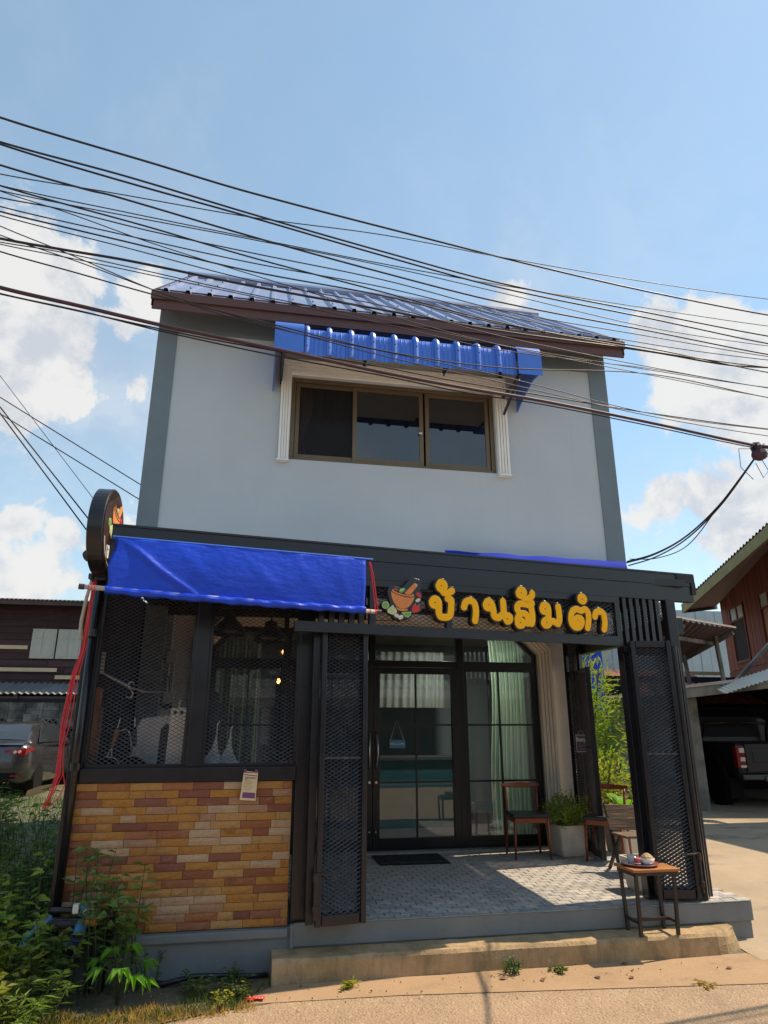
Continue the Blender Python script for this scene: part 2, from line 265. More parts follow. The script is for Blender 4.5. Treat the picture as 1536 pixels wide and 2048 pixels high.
M['leafgold'] = leafmat('leaf_yellow_green', (.36, .36, .055), (.19, .22, .04), tr=.45)
M['drygrass'] = leafmat('dry_grass', (.56, .38, .12), (.34, .25, .07), tr=.3)
M['grass'] = leafmat('green_grass', (.12, .16, .03), (.06, .10, .02), tr=.35)
M['deadleaf'] = mat('dead_leaf', (.22, .11, .05), (.12, .06, .03), rough=.9)
M['stem'] = mat('stem', (.06, .07, .03), (.04, .045, .02), rough=.8)
M['opposite'] = mat('shop_front_pale', (.68, .69, .67), rough=.8, coord='World')
M['teal'] = mat('teal_panel', (.012, .08, .105), rough=.5, coord='World')

M['tarpmatt'] = mat('faded_blue_tarpaulin', (.01, .04, .45), (.008, .03, .36), scale=4, rough=.75, coord='World', spec=.1)
# ------------------------------------------------------------------ mesh helpers
class MB:
    def __init__(s): s.v = []; s.f = []
    def add(s, vs, fs):
        o = len(s.v); s.v.extend([tuple(x) for x in vs]); s.f.extend([tuple(i + o for i in f) for f in fs]); return s
    def box(s, x0, x1, y0, y1, z0, z1):
        return s.add([(x0, y0, z0), (x1, y0, z0), (x1, y1, z0), (x0, y1, z0), (x0, y0, z1), (x1, y0, z1), (x1, y1, z1), (x0, y1, z1)],
                     [(0, 3, 2, 1), (4, 5, 6, 7), (0, 1, 5, 4), (1, 2, 6, 5), (2, 3, 7, 6), (3, 0, 4, 7)])
    def bar(s, a, b, w, d, up=(0, 0, 1)):
        a = Vector(a); b = Vector(b); t = (b - a).normalized(); u = Vector(up)
        if abs(t.dot(u)) > .98: u = Vector((0, 1, 0))
        sd = t.cross(u).normalized() * (w / 2); u2 = sd.cross(t).normalized() * (d / 2)
        vs = []
        for p in (a, b):
            for i, j in ((-1, -1), (1, -1), (1, 1), (-1, 1)): vs.append(p + sd * i + u2 * j)
        return s.add(vs, [(0, 3, 2, 1), (4, 5, 6, 7), (0, 1, 5, 4), (1, 2, 6, 5), (2, 3, 7, 6), (3, 0, 4, 7)])
    def tube(s, pts, r, n=8, cap=True):
        pts = [Vector(p) for p in pts]; rs = r if isinstance(r, (list, tuple)) else [r] * len(pts)
        vs = []; pu = None
        for i, p in enumerate(pts):
            t = (pts[min(i + 1, len(pts) - 1)] - pts[max(i - 1, 0)])
            t = t.normalized() if t.length > 1e-9 else Vector((0, 0, 1))
            if pu is None:
                pu = Vector((0, 0, 1)) if abs(t.z) < .9 else Vector((1, 0, 0))
            u = (pu - t * pu.dot(t)).normalized(); pu = u; v = t.cross(u)
            for k in range(n):
                a = 2 * math.pi * k / n; vs.append(p + (u * math.cos(a) + v * math.sin(a)) * rs[i])
        fs = [(i * n + k, i * n + (k + 1) % n, (i + 1) * n + (k + 1) % n, (i + 1) * n + k) for i in range(len(pts) - 1) for k in range(n)]
        if cap: fs += [tuple(range(n - 1, -1, -1)), tuple((len(pts) - 1) * n + k for k in range(n))]
        return s.add(vs, fs)
    def lathe(s, prof, c=(0, 0, 0), n=16, axis='z'):
        vs = []
        for r, h in prof:
            for k in range(n):
                a = 2 * math.pi * k / n; x, y = r * math.cos(a), r * math.sin(a)
                p = {'z': (x, y, h), 'x': (h, x, y), 'y': (x, h, y)}[axis]
                vs.append((c[0] + p[0], c[1] + p[1], c[2] + p[2]))
        fs = [(i * n + k, i * n + (k + 1) % n, (i + 1) * n + (k + 1) % n, (i + 1) * n + k) for i in range(len(prof) - 1) for k in range(n)]
        fs += [tuple(range(n - 1, -1, -1)), tuple((len(prof) - 1) * n + k for k in range(n))]
        return s.add(vs, fs)
    def prism(s, poly, f0, f1):
        """poly: 2D points; f0/f1 map a 2D point to 3D on the two faces"""
        n = len(poly); vs = [f0(p) for p in poly] + [f1(p) for p in poly]
        return s.add(vs, [tuple(range(n - 1, -1, -1)), tuple(range(n, 2 * n))] + [(i, (i + 1) % n, n + (i + 1) % n, n + i) for i in range(n)])
    def loft(s, rings, close=True, cap=True):
        n = len(rings[0]); vs = [p for r in rings for p in r]
        m = n if close else n - 1
        fs = [(i * n + k, i * n + (k + 1) % n, (i + 1) * n + (k + 1) % n, (i + 1) * n + k) for i in range(len(rings) - 1) for k in range(m)]
        if cap: fs += [tuple(range(n - 1, -1, -1)), tuple((len(rings) - 1) * n + k for k in range(n))]
        return s.add(vs, fs)
    def grid(s, P):
        h, w_ = len(P), len(P[0]); vs = [p for r in P for p in r]
        return s.add(vs, [(i * w_ + j, i * w_ + j + 1, (i + 1) * w_ + j + 1, (i + 1) * w_ + j) for i in range(h - 1) for j in range(w_ - 1)])
def wloc(o):
    l = Vector((0, 0, 0))
    while o is not None: l = l + o.location; o = o.parent
    return l
def obj(name, mb, m, parent=None, local=False, bev=0., smooth=False, label=None, kind=None, fixn=True):
    me = bpy.data.meshes.new(name)
    v = mb.v
    if parent is not None and not local:
        L = wloc(parent); v = [(x - L.x, y - L.y, z - L.z) for x, y, z in v]
    me.from_pydata(v, [], mb.f)
    if fixn and len(mb.f) < 60000:
        bm = bmesh.new(); bm.from_mesh(me); bmesh.ops.recalc_face_normals(bm, faces=bm.faces); bm.to_mesh(me); bm.free()
    me.materials.append(M[m] if isinstance(m, str) else m)
    if smooth: me.polygons.foreach_set('use_smooth', [True] * len(me.polygons))
    o = bpy.data.objects.new(name, me); col.objects.link(o)
    if parent is not None: o.parent = parent
    if bev:
        b = o.modifiers.new('bevel', 'BEVEL'); b.width = bev; b.segments = 2; b.limit_method = 'ANGLE'; b.angle_limit = R(40)
    if label: o['label'] = label
    if kind: o['kind'] = kind
    return o
def tag(o, label, cat, group=None, kind=None):
    o['label'] = label; o['category'] = cat
    if group: o['group'] = group
    if kind: o['kind'] = kind
    return o
def thing(name, label, cat, loc=(0, 0, 0), rotz=0., group=None):
    o = bpy.data.objects.new(name, None); col.objects.link(o); o.empty_display_size = .1
    o.location = loc; o.rotation_euler = (0, 0, rotz)
    return tag(o, label, cat, group)
def struct(name, mb, m, **k): return obj(name, mb, m, kind='structure', **k)
def piece(name, me, parent, loc, rot=(0, 0, 0), scale=(1, 1, 1)):
    o = bpy.data.objects.new(name, me); col.objects.link(o); o.parent = parent
    o.location = Vector(loc) - wloc(parent); o.rotation_euler = rot; o.scale = scale
    return o
def copy_tree(o, parent=None):
    c = o.copy(); col.objects.link(c)
    if parent is not None: c.parent = parent
    for ch in list(o.children): copy_tree(ch, c)
    return c
def screen_mesh(o, u, v, w_, h, dx=.055, dz=.030, t=.0045, dep=.004):
    """expanded metal: two families of bars clipped to a w x h rectangle"""
    o = Vector(o); u = Vector(u).normalized(); v = Vector(v).normalized(); nn = u.cross(v)
    mb = MB(); k = dz / dx; half = .5 * t * math.sqrt(1 + k * k)
    for fam in (1, -1):
        b = -w_ * k if fam == 1 else 0
        end = h if fam == 1 else h + w_ * k
        b += dz * .5
        while b < end:
            pts = []
            for x in (0, w_):
                y = b + fam * k * x
                if y < 0: x2 = (0 - b) / (fam * k); pts.append((x2, 0))
                elif y > h: x2 = (h - b) / (fam * k); pts.append((x2, h))
                else: pts.append((x, y))
            (xa, ya), (xb, yb) = pts
            if abs(xa - xb) > 1e-4:
                off = fam * .0012
                vs = []
                for xx, yy in ((xa, ya), (xb, yb)):
                    for i, j in ((-1, -1), (1, -1), (1, 1), (-1, 1)):
                        vs.append(o + u * xx + v * (yy + i * half) + nn * (off + j * dep * .5 - i * dep * .3))
                mb.add(vs, [(0, 1, 5, 4), (1, 2, 6, 5), (2, 3, 7, 6), (3, 0, 4, 7)])
            b += dz
    return mb
def corrugated(p0, du, L, dv, W, nrm, pitch, amp, shape='sine', thick=None, nseg=6):
    """sheet: profile runs along du (length L), straight along dv (length W)"""
    p0 = Vector(p0); du = Vector(du).normalized(); dv = Vector(dv).normalized(); nrm = Vector(nrm).normalized()
    xs = []
    n = max(1, int(round(L / pitch))); pitch = L / n
    for i in range(n):
        if shape == 'sine':
            for k in range(nseg): xs.append((i * pitch + k * pitch / nseg, amp * math.sin(2 * math.pi * k / nseg)))
        else:
            for a, h in ((0, 0), (.36, 0), (.42, 1), (.58, 1), (.64, 0)): xs.append(((i + a) * pitch, amp * h))
    xs.append((L, 0))
    m = MB(); m.grid([[p0 + du * x + nrm * h for x, h in xs], [p0 + du * x + nrm * h + dv * W for x, h in xs]])
    return m
def leaves_mb(P, D, L, W, fold=.25, seed=0):
    """two-triangle folded leaves; P base points, D directions"""
    r = np.random.default_rng(seed); n = len(P)
    D = D / np.linalg.norm(D, axis=1, keepdims=True)
    up = r.normal(size=(n, 3)) * .6 + np.array([0, 0, 1.]); S = np.cross(D, up); S /= np.linalg.norm(S, axis=1, keepdims=True) + 1e-9
    Nn = np.cross(S, D)
    L = np.asarray(L).reshape(-1, 1) * np.ones((n, 1)); W = np.asarray(W).reshape(-1, 1) * np.ones((n, 1))
    mid = P + D * L * .45
    V = np.stack([P, mid + S * W * .5 + Nn * W * fold, P + D * L - Nn * L * .12, mid - S * W * .5 + Nn * W * fold], 1).reshape(-1, 3)
    i = np.arange(n) * 4
    F = np.concatenate([np.stack([i, i + 1, i + 2], 1), np.stack([i, i + 2, i + 3], 1)])
    m = MB(); m.v = [tuple(x) for x in V]; m.f = [tuple(int(q) for q in x) for x in F]
    return m
# ------------------------------------------------------------------ ground
def sst(a, b, x):
    t = min(1, max(0, (x - a) / (b - a))); return t * t * (3 - 2 * t)
def gz(x, y):
    l = .36 * sst(6.2, 10.5, y); r = .285 * sst(5.35, 7.4, y)
    k = sst(0, 3, x); return l * (1 - k) + r * k
GX = [-200, -90, -45, -25, -16, -12, -10, -8, -7, -6, -5] + [-4.5 + .5 * i for i in range(40)] + [16, 18, 20, 24, 30, 45, 90, 200]
GY = [-150, -60, -25, -12, -6, -3, 0, 2, 3, 4, 4.5, 5, 5.25, 5.5, 5.75, 6, 6.25, 6.5, 6.75, 7, 7.25, 7.5, 8, 8.5, 9, 9.5, 10, 10.5, 11, 12, 13, 14, 16, 18, 20, 24, 30, 45, 80, 160, 400]
m = MB(); m.grid([[(x, y, gz(x, y)) for x in GX] for y in GY]); struct('ground', m, 'yard', smooth=True)
m = MB(); xs = [x for x in GX if 4 <= x <= 20]; ys = [y for y in GY if 5.25 <= y <= 30]
m.grid([[(x, y, gz(x, y) + .006) for x in xs] for y in ys]); struct('driveway', m, 'drive', smooth=True)
m = MB(); m.add([(-60, -13, .005), (60, -13, .005), (60, .2, .005), (14, 3.963, .005), (3.7, 4.912, .005), (1.1, 5.181, .005), (.24, 5.216, .005), (-.2, 5.1, .005), (-1.0, 4.75, .005), (-6, 4.1, .005), (-60, 4, .005)], [tuple(range(11))])
struct('road', m, 'road', fixn=False)
m = MB(); m.add([(.10, 5.222, .008), (1.1, 5.186, .008), (3.7, 4.917, .008), (14, 3.97, .008), (14, 5.24, .008), (4.4, 5.30, .008), (4.02, 5.53, .008), (.3, 5.53, .008), (.12, 5.4, .008)], [tuple(range(9))])
struct('gutter_strip', m, 'apron', fixn=False)
m = MB(); m.add([(-9, 4.05, .006), (-1.05, 4.76, .006), (-.25, 5.11, .006), (.2, 5.2, .006), (.235, 5.77, .006), (-1.3, 5.77, .006), (-1.6, 6.1, .006), (-9, 6.1, .006)], [tuple(range(8))])
struct('dirt_verge', m, 'soil', fixn=False)

# worn concrete step below the porch
rs = random.Random(3)
m = MB(); xs = [.24 + i * .08 for i in range(48)]; rings = []
for i, x in enumerate(xs):
    e = .012 * math.sin(x * 7) + rs.uniform(-.006, .006); zt = .158 + rs.uniform(-.003, .003)
    k = sst(3.72, 4.0, x); sk = .34 * k * k
    rings.append([(x, 5.52 + sk * .2, -.01), (x, 5.522 + e * .3 + sk * .3, .07), (x, 5.526 + e * .5 + sk * .35, .135 - .03 * k), (x, 5.545 + e + sk * .35, zt - .02 * k), (x, 5.60 + e * .3 + sk * .2, zt + .002), (x, 5.765, zt + .003), (x, 5.765, -.01)])
m.loft(rings); struct('step', m, 'step', smooth=False)

# porch slab, plinth, paving stones
m = MB().box(-1.34, 4.26, 5.772, 8.46, 0, .30); slab = struct('porch_slab', m, 'plinth')
m = MB().box(.37, 4.275, 5.752, 5.80, .17, .318); m.box(.37, .40, 5.745, 5.80, .16, .30); slabface = obj('slab_edge', m, 'plinth', slab, bev=.008)
m = MB()
for i in range(30):
    x = .40 + i * .129; e = rs.uniform(-.004, .004); m.box(x, x + .1275, 5.746 + e, 5.785, .3185, .323 + rs.uniform(0, .002))
obj('edge_nosing', m, 'nosing', slab)
m = MB().box(-1.36, .355, 5.745, 5.775, .235, .298); obj('plinth_ledge', m, 'plinth', slab, bev=.01)
m = MB().box(.4, 4.25, 5.787, 8.46, .298, .309); floor = struct('porch_floor', m, 'grout')
pm = MB(); pw, pd = .128, .088
pm.add([(-.5 * pw, -.5 * pd, 0), (.5 * pw, -.5 * pd, 0), (.5 * pw, .5 * pd, 0), (-.5 * pw, .5 * pd, 0)] + [(sx * (.5 * pw - .005), sy * (.5 * pd - .005), .012) for sx, sy in ((-1, -1), (1, -1), (1, 1), (-1, 1))] , [(4, 5, 6, 7), (0, 1, 5, 4), (1, 2, 6, 5), (2, 3, 7, 6), (3, 0, 4, 7)])
tmp = obj('paver', pm, 'paver', floor, local=True); pme = tmp.data; tmp.location = Vector((.47, 5.838, .306)) - wloc(floor); first = True
cnt = 1; far = MB()
for r in range(30):
    y = 5.838 + r * .0893; x = .405 + (.5 if r % 2 else 0) * .13 + rs.uniform(-.004, .004)
    if y > 8.42: break
    while x + pw / 2 < 4.245:
        cx = x + pw / 2; dz = rs.uniform(-.0018, .0018)
        if cnt < 300 and not (r == 0 and cx < .5):
            piece('paver', pme, floor, (cx, y, .306 + dz), (rs.uniform(-.008, .008), rs.uniform(-.008, .008), rs.uniform(-.012, .012))); cnt += 1
        elif cnt >= 300:
            far.add([(vx + cx, vy + y, vz + .306 + dz) for vx, vy, vz in pm.v], pm.f)
        x += .13
obj('paving', far, 'paverfar', floor, kind='stuff')

# ------------------------------------------------------------------ stone faced counter wall
cw = thing('counter_wall', 'low counter wall faced with ochre and red-brown split stone bricks', 'wall', (-.47, 5.8, .3))
m = MB().box(-1.30, .352, 5.80, 5.98, .30, 1.328); obj('core', m, 'mortar', cw)
variants = []
for k in range(8):
    r = random.Random(50 + k); nx, nz = 7, 4; P = []
    tilt = r.uniform(-.006, .006)
    for j in range(nz):
        row = []
        for i in range(nx):
            ex = i in (0, nx - 1); ez = j in (0, nz - 1)
            d = -.004 if (ex or ez) else -(.009 + r.uniform(0, .013)) + tilt * (i / (nx - 1) - .5)
            row.append((-.5 + i / (nx - 1) + (0 if ex else r.uniform(-.04, .04)), d, -.5 + j / (nz - 1) + (0 if ez else r.uniform(-.08, .08))))
        P.append(row)
    m = MB(); m.grid(P)
    bd = [(-.5, .012, -.5), (.5, .012, -.5), (.5, .012, .5), (-.5, .012, .5)]
    o0 = len(m.v); m.v += bd; nxz = nx * nz
    bot = list(range(nx)); top = [nxz - nx + i for i in range(nx)]; lf = [j * nx for j in range(nz)]; rt_ = [j * nx + nx - 1 for j in range(nz)]
    m.f += [tuple(bot[::-1] + [o0, o0 + 1]), tuple(top + [o0 + 2, o0 + 3]), tuple(lf + [o0 + 3, o0]), tuple(rt_[::-1] + [o0 + 1, o0 + 2])]
    me = bpy.data.meshes.new('brick'); me.from_pydata(m.v, [], m.f); me.materials.append(M['stone']); variants.append(me)
rb = random.Random(21); rows = 18; rh = (1.322 - .305) / rows
for j in range(rows):
    z = .305 + (j + .5) * rh; x = -1.30
    first_len = rb.choice([.08, .13, .18, .225])
    while x < .35 - .01:
        L = first_len if first_len else rb.choice([.235, .235, .225, .245, .235, .12, .24, .23]); first_len = None
        if .35 - (x + L) < .05: L = .35 - x
        piece('brick', variants[rb.randrange(8)], cw, (x + L / 2, 5.798 - rb.uniform(0, .006), z), (0, rb.uniform(-.004, .004), rb.uniform(-.006, .006)), (L - .003, 1, rh - .0035))
        x += L

# ------------------------------------------------------------------ the two storey house
hs = thing('two_storey_house', 'grey two-storey house with dark grey corner bands and blue metal roof', 'house', (1.5, 7.2, .3))
HX0, HX1, HY = -1.31, 4.31, 7.2
m = MB()
wx0, wx1, wz0, wz1 = .25, 2.76, 4.645, 5.72
m.box(HX0 + .001, wx0, HY, HY + .15, 3.18, 6.45).box(wx1, HX1 - .001, HY, HY + .15, 3.18, 6.45).box(wx0, wx1, HY, HY + .15, 3.18, wz0).box(wx0, wx1, HY, HY + .15, wz1, 6.45)
obj('front_wall', m, 'wall', hs)
m = MB().box(HX0 + .002, HX0 + .15, HY + .15, 11.8, 3.18, 6.45).box(HX1 - .15, HX1 - .002, HY + .15, 11.8, 3.18, 6.45)
for xx in (HX0 + .002, HX1 - .15):
    m.prism([(HY + .15, 6.45), (11.8, 6.45), (9.45, 8.35)], lambda p, xx=xx: (xx, p[0], p[1]), lambda p, xx=xx: (xx + .148, p[0], p[1]))
m.box(HX0 + .002, HX1 - .002, 11.8, 11.95, 0, 6.45)
obj('side_wall', m, 'band', hs)
m = MB().box(HX0 - .012, HX0 + .205, HY - .014, HY + .2, 3.17, 6.46); obj('corner_band', m, 'band', hs)
m = MB().box(HX1 - .225, HX1 + .012, HY - .014, HY + .2, 3.17, 6.46); obj('corner_band', m, 'band', hs)
m = MB().box(HX0 + .206, HX1 - .226, HY - .013, HY + .05, 6.15, 6.458); obj('top_band', m, 'band', hs)
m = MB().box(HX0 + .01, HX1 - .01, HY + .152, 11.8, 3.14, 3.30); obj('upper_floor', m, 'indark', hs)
# roof: pitched sheet metal, ridge parallel to the street
RZ, RY, EZ, EY = 8.36, 9.2, 6.44, 6.83
sl = Vector((0, RY - EY, RZ - EZ)); sn = Vector((0, -(RZ - EZ), RY - EY)).normalized()
nsh = 8; RX0, RX1 = -1.34, 4.38; wsh = (RX1 - RX0) / nsh
for i in range(nsh):
    c = corrugated((RX0 + i * wsh, EY - .03, EZ - .03 + .0015 * (i % 2)), (1, 0, 0), wsh + .004, sl, sl.length + .03, sn, wsh / 3, .038, 'rib')
    s_ = obj('roof_sheet', c, 'roofblue', hs)
    if i % 2 == 0:
        mm = MB()
        for k in range(3):
            for q in (.08, .36, .64, .92):
                p = Vector((RX0 + (i + (k + .5) / 3) * wsh, EY, EZ)) + sl * q + sn * .04; mm.lathe([(.012, 0), (.012, .012), (.004, .02)], p, 6)
        obj('screw', mm, 'steel', s_)
c = corrugated((RX0, RY, RZ), (1, 0, 0), RX1 - RX0, (0, RY - EY, -(RZ - EZ)), sl.length, (0, 1, 1), .24, .035, 'rib'); obj('rear_roof', c, 'roofblue', hs)
m = MB().tube([(RX0 - .01, RY, RZ + .02), (RX1 + .01, RY, RZ + .02)], .07, 8); obj('ridge_cap', m, 'roofblue', hs)
m = MB().prism([(EY, 6.20), (EY, 6.41), (EY + .022, 6.41), (EY + .022, 6.20)], lambda p: (RX0 - .02, p[0], p[1]), lambda p: (RX1 + .02, p[0], p[1]))
m.prism([(EY - .03, 6.31), (EY - .03, 6.412), (EY - .002, 6.412), (EY - .002, 6.31)], lambda p: (RX0 - .035, p[0], p[1]), lambda p: (RX1 + .035, p[0], p[1]))
obj('fascia', m, 'fascia', hs)
for xx in (RX0 - .03, RX1 + .005):
    m = MB(); a = Vector((xx, EY, EZ - .05)); b = Vector((xx, RY, RZ - .05))
    m.prism([(0, -.16), (0, .05), (1, .05), (1, -.16)], lambda p: tuple(a + (b - a) * p[0] + Vector((0, 0, p[1]))), lambda p: tuple(a + (b - a) * p[0] + Vector((.025, 0, p[1]))))
    obj('barge_board', m, 'fascia', hs)
m = MB().box(RX0, RX1, EY + .024, HY + .02, 6.462, 6.475); obj('soffit', m, 'fascia', hs)
# upper window
wn = obj('window', MB().box(wx0, wx1, HY + .045, HY + .10, wz0, wz0 + .05).box(wx0, wx1, HY + .045, HY + .10, wz1 - .05, wz1).box(wx0, wx0 + .05, HY + .045, HY + .10, wz0 + .05, wz1 - .05).box(wx1 - .05, wx1, HY + .045, HY + .10, wz0 + .05, wz1 - .05), 'brownalu', hs, bev=.004, label='bronze aluminium sliding window under the blue awning')
def sash(x0, x1, y, gl, nm):
    z0, z1 = wz0 + .052, wz1 - .052; f = .05
    obj('sash', MB().box(x0, x0 + f, y, y + .03, z0, z1).box(x1 - f, x1, y, y + .03, z0, z1).box(x0 + f, x1 - f, y, y + .03, z0, z0 + f).box(x0 + f, x1 - f, y, y + .03, z1 - f, z1), 'brownalu', wn, bev=.003)
    obj(nm, MB().box(x0 + f, x1 - f, y + .012, y + .018, z0 + f, z1 - f), gl, wn)
sash(.305, 1.04, HY + .075, 'screen', 'insect_screen'); sash(.99, 1.86, HY + .058, 'glassdark', 'pane'); sash(1.885, 2.70, HY + .058, 'glassdark', 'pane')
m = MB().box(1.80, 1.84, HY + .035, HY + .058, 5.10, 5.125); obj('latch', m, 'steel', wn)
m = MB(); P = []
for j in range(14):
    z = 5.62 - j * .07; wv = .10 + .05 * math.sin(j * .5); P.append([(.37 + wv * i / 6, HY + .125 + .012 * math.sin(i * 2.6 + j * .3), z) for i in range(7)])
m.grid(P); obj('curtain', m, 'curtainb', hs)
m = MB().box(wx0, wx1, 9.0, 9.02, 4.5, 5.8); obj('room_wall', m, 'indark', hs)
# stepped white surround of the upper window
def surround(outer, inner, y, n, parent, d0=.05):
    m = MB()
    for k in range(n):
        a = k / n; b = (k + .86) / n; d = d0 * (1 - .55 * a)
        o_ = [tuple(np.array(p) * (1 - a) + np.array(q) * a) for p, q in zip(outer, inner)]
        i_ = [tuple(np.array(p) * (1 - b) + np.array(q) * b) for p, q in zip(outer, inner)]
        for i in range(len(o_) - 1):
            m.prism([o_[i], o_[i + 1], i_[i + 1], i_[i]], lambda p: (p[0], y - d, p[1]), lambda p: (p[0], y + .01, p[1]))
    m2 = MB()
    for i in range(len(outer) - 1):
        m2.prism([outer[i], outer[i + 1], inner[i + 1], inner[i]], lambda p: (p[0], y - d0 * .12, p[1]), lambda p: (p[0], y + .008, p[1]))
    m.add(m2.v, m2.f)
    return obj('window_surround', m, 'white', parent, label=None)
surround([(.125, 4.62), (.125, 5.90), (2.90, 5.90), (2.90, 4.62)], [(.243, 4.62), (.243, 5.73), (2.768, 5.73), (2.768, 4.62)], HY, 4, hs, .075)
m = MB().box(.11, .245, HY - .08, HY, 4.602, 4.618).box(2.766, 2.915, HY - .08, HY, 4.602, 4.618); obj('surround_foot', MB().box(.11, .245, HY - .08, HY, 4.602, 4.618), 'white', hs); obj('surround_foot', MB().box(2.766, 2.915, HY - .08, HY, 4.602, 4.618), 'white', hs)

# ------------------------------------------------------------------ blue awning over the upper window
aw = thing('window_awning', 'bright blue ribbed metal awning with rounded top over the upstairs window', 'awning', (1.55, 6.6, 5.6))
def prof(s, r=0.):
    """awning cross section: from the wall down over a rounded nose; s in 0..1"""
    c0 = (7.19, 6.30); pts = []
    top = [(7.19, 6.12), (6.68, 5.962)]
    for k in range(8):
        a = R(108 + 72 * k / 7); top.append((6.60 + .125 * math.cos(a), 5.835 + .125 * math.sin(a)))
    top.append((6.472, 5.585))
    return top
pr = prof(0)
def awn_strip(x0, x1, off):
    pts = []
    cx, cy = 7.0, 5.6
    for y, z in pr:
        v = Vector((0, y - 6.95, z - 5.65)).normalized() * off; pts.append((y + v.y, z + v.z))
    return [[(x0, y, z) for y, z in pts], [(x1, y, z) for y, z in pts]]
ax0, ax1 = .335, 2.78; na = 10; aw_w = (ax1 - ax0) / na
for i in range(na):
    x0 = ax0 + i * aw_w; seq = [(0, 0), (.004, .035), (.03, .048), (.056, .035), (.06, 0), (.105, 0), (.11, .006), (.116, 0), (.155, 0), (.16, .006), (.166, 0), (.205, 0), (.21, .006), (.216, 0), (aw_w, 0)]
    m = MB(); rows_ = []
    for dx, off in seq: rows_.append(awn_strip(x0 + dx, x0 + dx, off)[0])
    m.grid(rows_); pn = obj('awning_panel', m, 'awnblue', aw, smooth=False)
    mm = MB()
    for z in (5.67, 5.80): mm.lathe([(.009, 0), (.009, .006)], (x0 + .03, 6.427, z), 6, 'y')
    obj('rivet', mm, 'indark', pn)
for xa, xb in ((.015, .33), (2.785, 3.075)):
    m = MB(); m.grid([awn_strip(xa, xa, .052)[0], awn_strip(xb, xb, .052)[0]])
    obj('end_panel', m, 'awnblue', aw, smooth=True)
for xx in (.03, 3.06):
    ck = [(7.19, 5.48), (7.02, 5.55), (6.85, 5.60), (6.66, 5.645), (6.47, 5.62), (6.47, 5.80), (6.6, 5.93), (7.19, 6.10)]
    m = MB().prism(ck, lambda p: (xx - .006, p[0], p[1]), lambda p: (xx + .006, p[0], p[1])); obj('cheek_panel', m, 'awnblue', aw)
for xx in (.12, 1.02, 1.95, 2.86):
    if xx in (1.02, 1.95):
        obj('bracket', MB().bar((xx, 6.50, 5.62), (xx, 6.62, 5.62), .03, .05).bar((xx, 6.56, 5.60), (xx + .05, 6.8, 5.68), .02, .02), 'black', aw); continue
    m = MB().bar((xx, 6.50, 5.64), (xx, 7.18, 5.64), .03, .03).bar((xx, 6.55, 5.65), (xx, 7.17, 5.40 if xx > 2 else 5.60), .025, .025).bar((xx, 7.17, 5.38 if xx > 2 else 5.58), (xx, 7.17, 6.06), .03, .03); obj('bracket', m, 'black', aw)
m = MB(); m.grid([[(x, 6.49, 5.66) for x in (.04, 3.05)], [(x, 7.18, 6.08) for x in (.04, 3.05)]]); obj('lining', m, 'inwall', aw)

# ------------------------------------------------------------------ ground floor wall behind the porch
gw = thing('entrance_wall', 'cream grey wall round the arched glass shopfront at the back of the porch', 'wall', (1.5, 8.5, .3))
WY = 8.47
m = MB().box(-1.29, -.56, WY, WY + .14, .3, 3.16).box(3.66, 4.06, WY, WY + .14, .3, 3.16).box(-.56, 3.66, WY, WY + .14, 2.905, 3.16); obj('wall_face', m, 'inwall', gw)
for sgn, xa, xb in ((1, 3.375, 3.66), (-1, -.275, -.56)):
    m = MB().prism([(xa, 2.905), (xb, 2.905), (xb, 2.62)], lambda p: (p[0], WY, p[1]), lambda p: (p[0], WY + .14, p[1])); obj('arch_corner', m, 'inwall', gw)
o_ = [(-.70, .31), (-.70, 2.70), (-.36, 3.04), (3.46, 3.04), (3.815, 2.70), (3.815, .31)]; i_ = [(-.55, .31), (-.55, 2.63), (-.275, 2.905), (3.375, 2.905), (3.65, 2.63), (3.65, .31)]
s_ = surround(o_, i_, WY, 4, gw, .085); s_.name = 'arch_moulding'; s_.data.materials[0] = M['cream']
m = MB().box(-1.29, -1.05, WY - .25, WY, .3, 3.1); obj('corner_column', m, 'plinth', gw)
m = MB().box(.3, 4.02, WY - .10, WY + .1, .309, .345); obj('threshold', m, 'nosing', gw)

# ------------------------------------------------------------------ arched shopfront
sf = thing('glass_shopfront', 'black framed arched glass shopfront with double doors and thin glazing bars', 'shopfront', (1.5, 8.55, .3))
FY0, FY1 = WY + .03, WY + .09
m = MB()
m.box(-.545, -.485, FY0, FY1, .35, 2.63).box(3.585, 3.645, FY0, FY1, .35, 2.63).box(-.275, 3.375, FY0, FY1, 2.845, 2.902).box(-.485, 3.585, FY0, FY1, .345, .42)
m.bar((3.61, (FY0 + FY1) / 2, 2.61), (3.355, (FY0 + FY1) / 2, 2.868), .06, .055, (0, 1, 0)); m.bar((-.515, (FY0 + FY1) / 2, 2.61), (-.255, (FY0 + FY1) / 2, 2.868), .06, .055, (0, 1, 0))
m.box(-.485, 3.585, FY0, FY1, 2.445, 2.525)
for x in (.40, 2.605): m.box(x - .045, x + .045, FY0 - .004, FY1 + .004, .42, 2.845)
m.box(1.42, 1.50, FY0 + .002, FY1 - .002, 2.525, 2.845)
obj('frame', m, 'alu', sf, bev=.004)
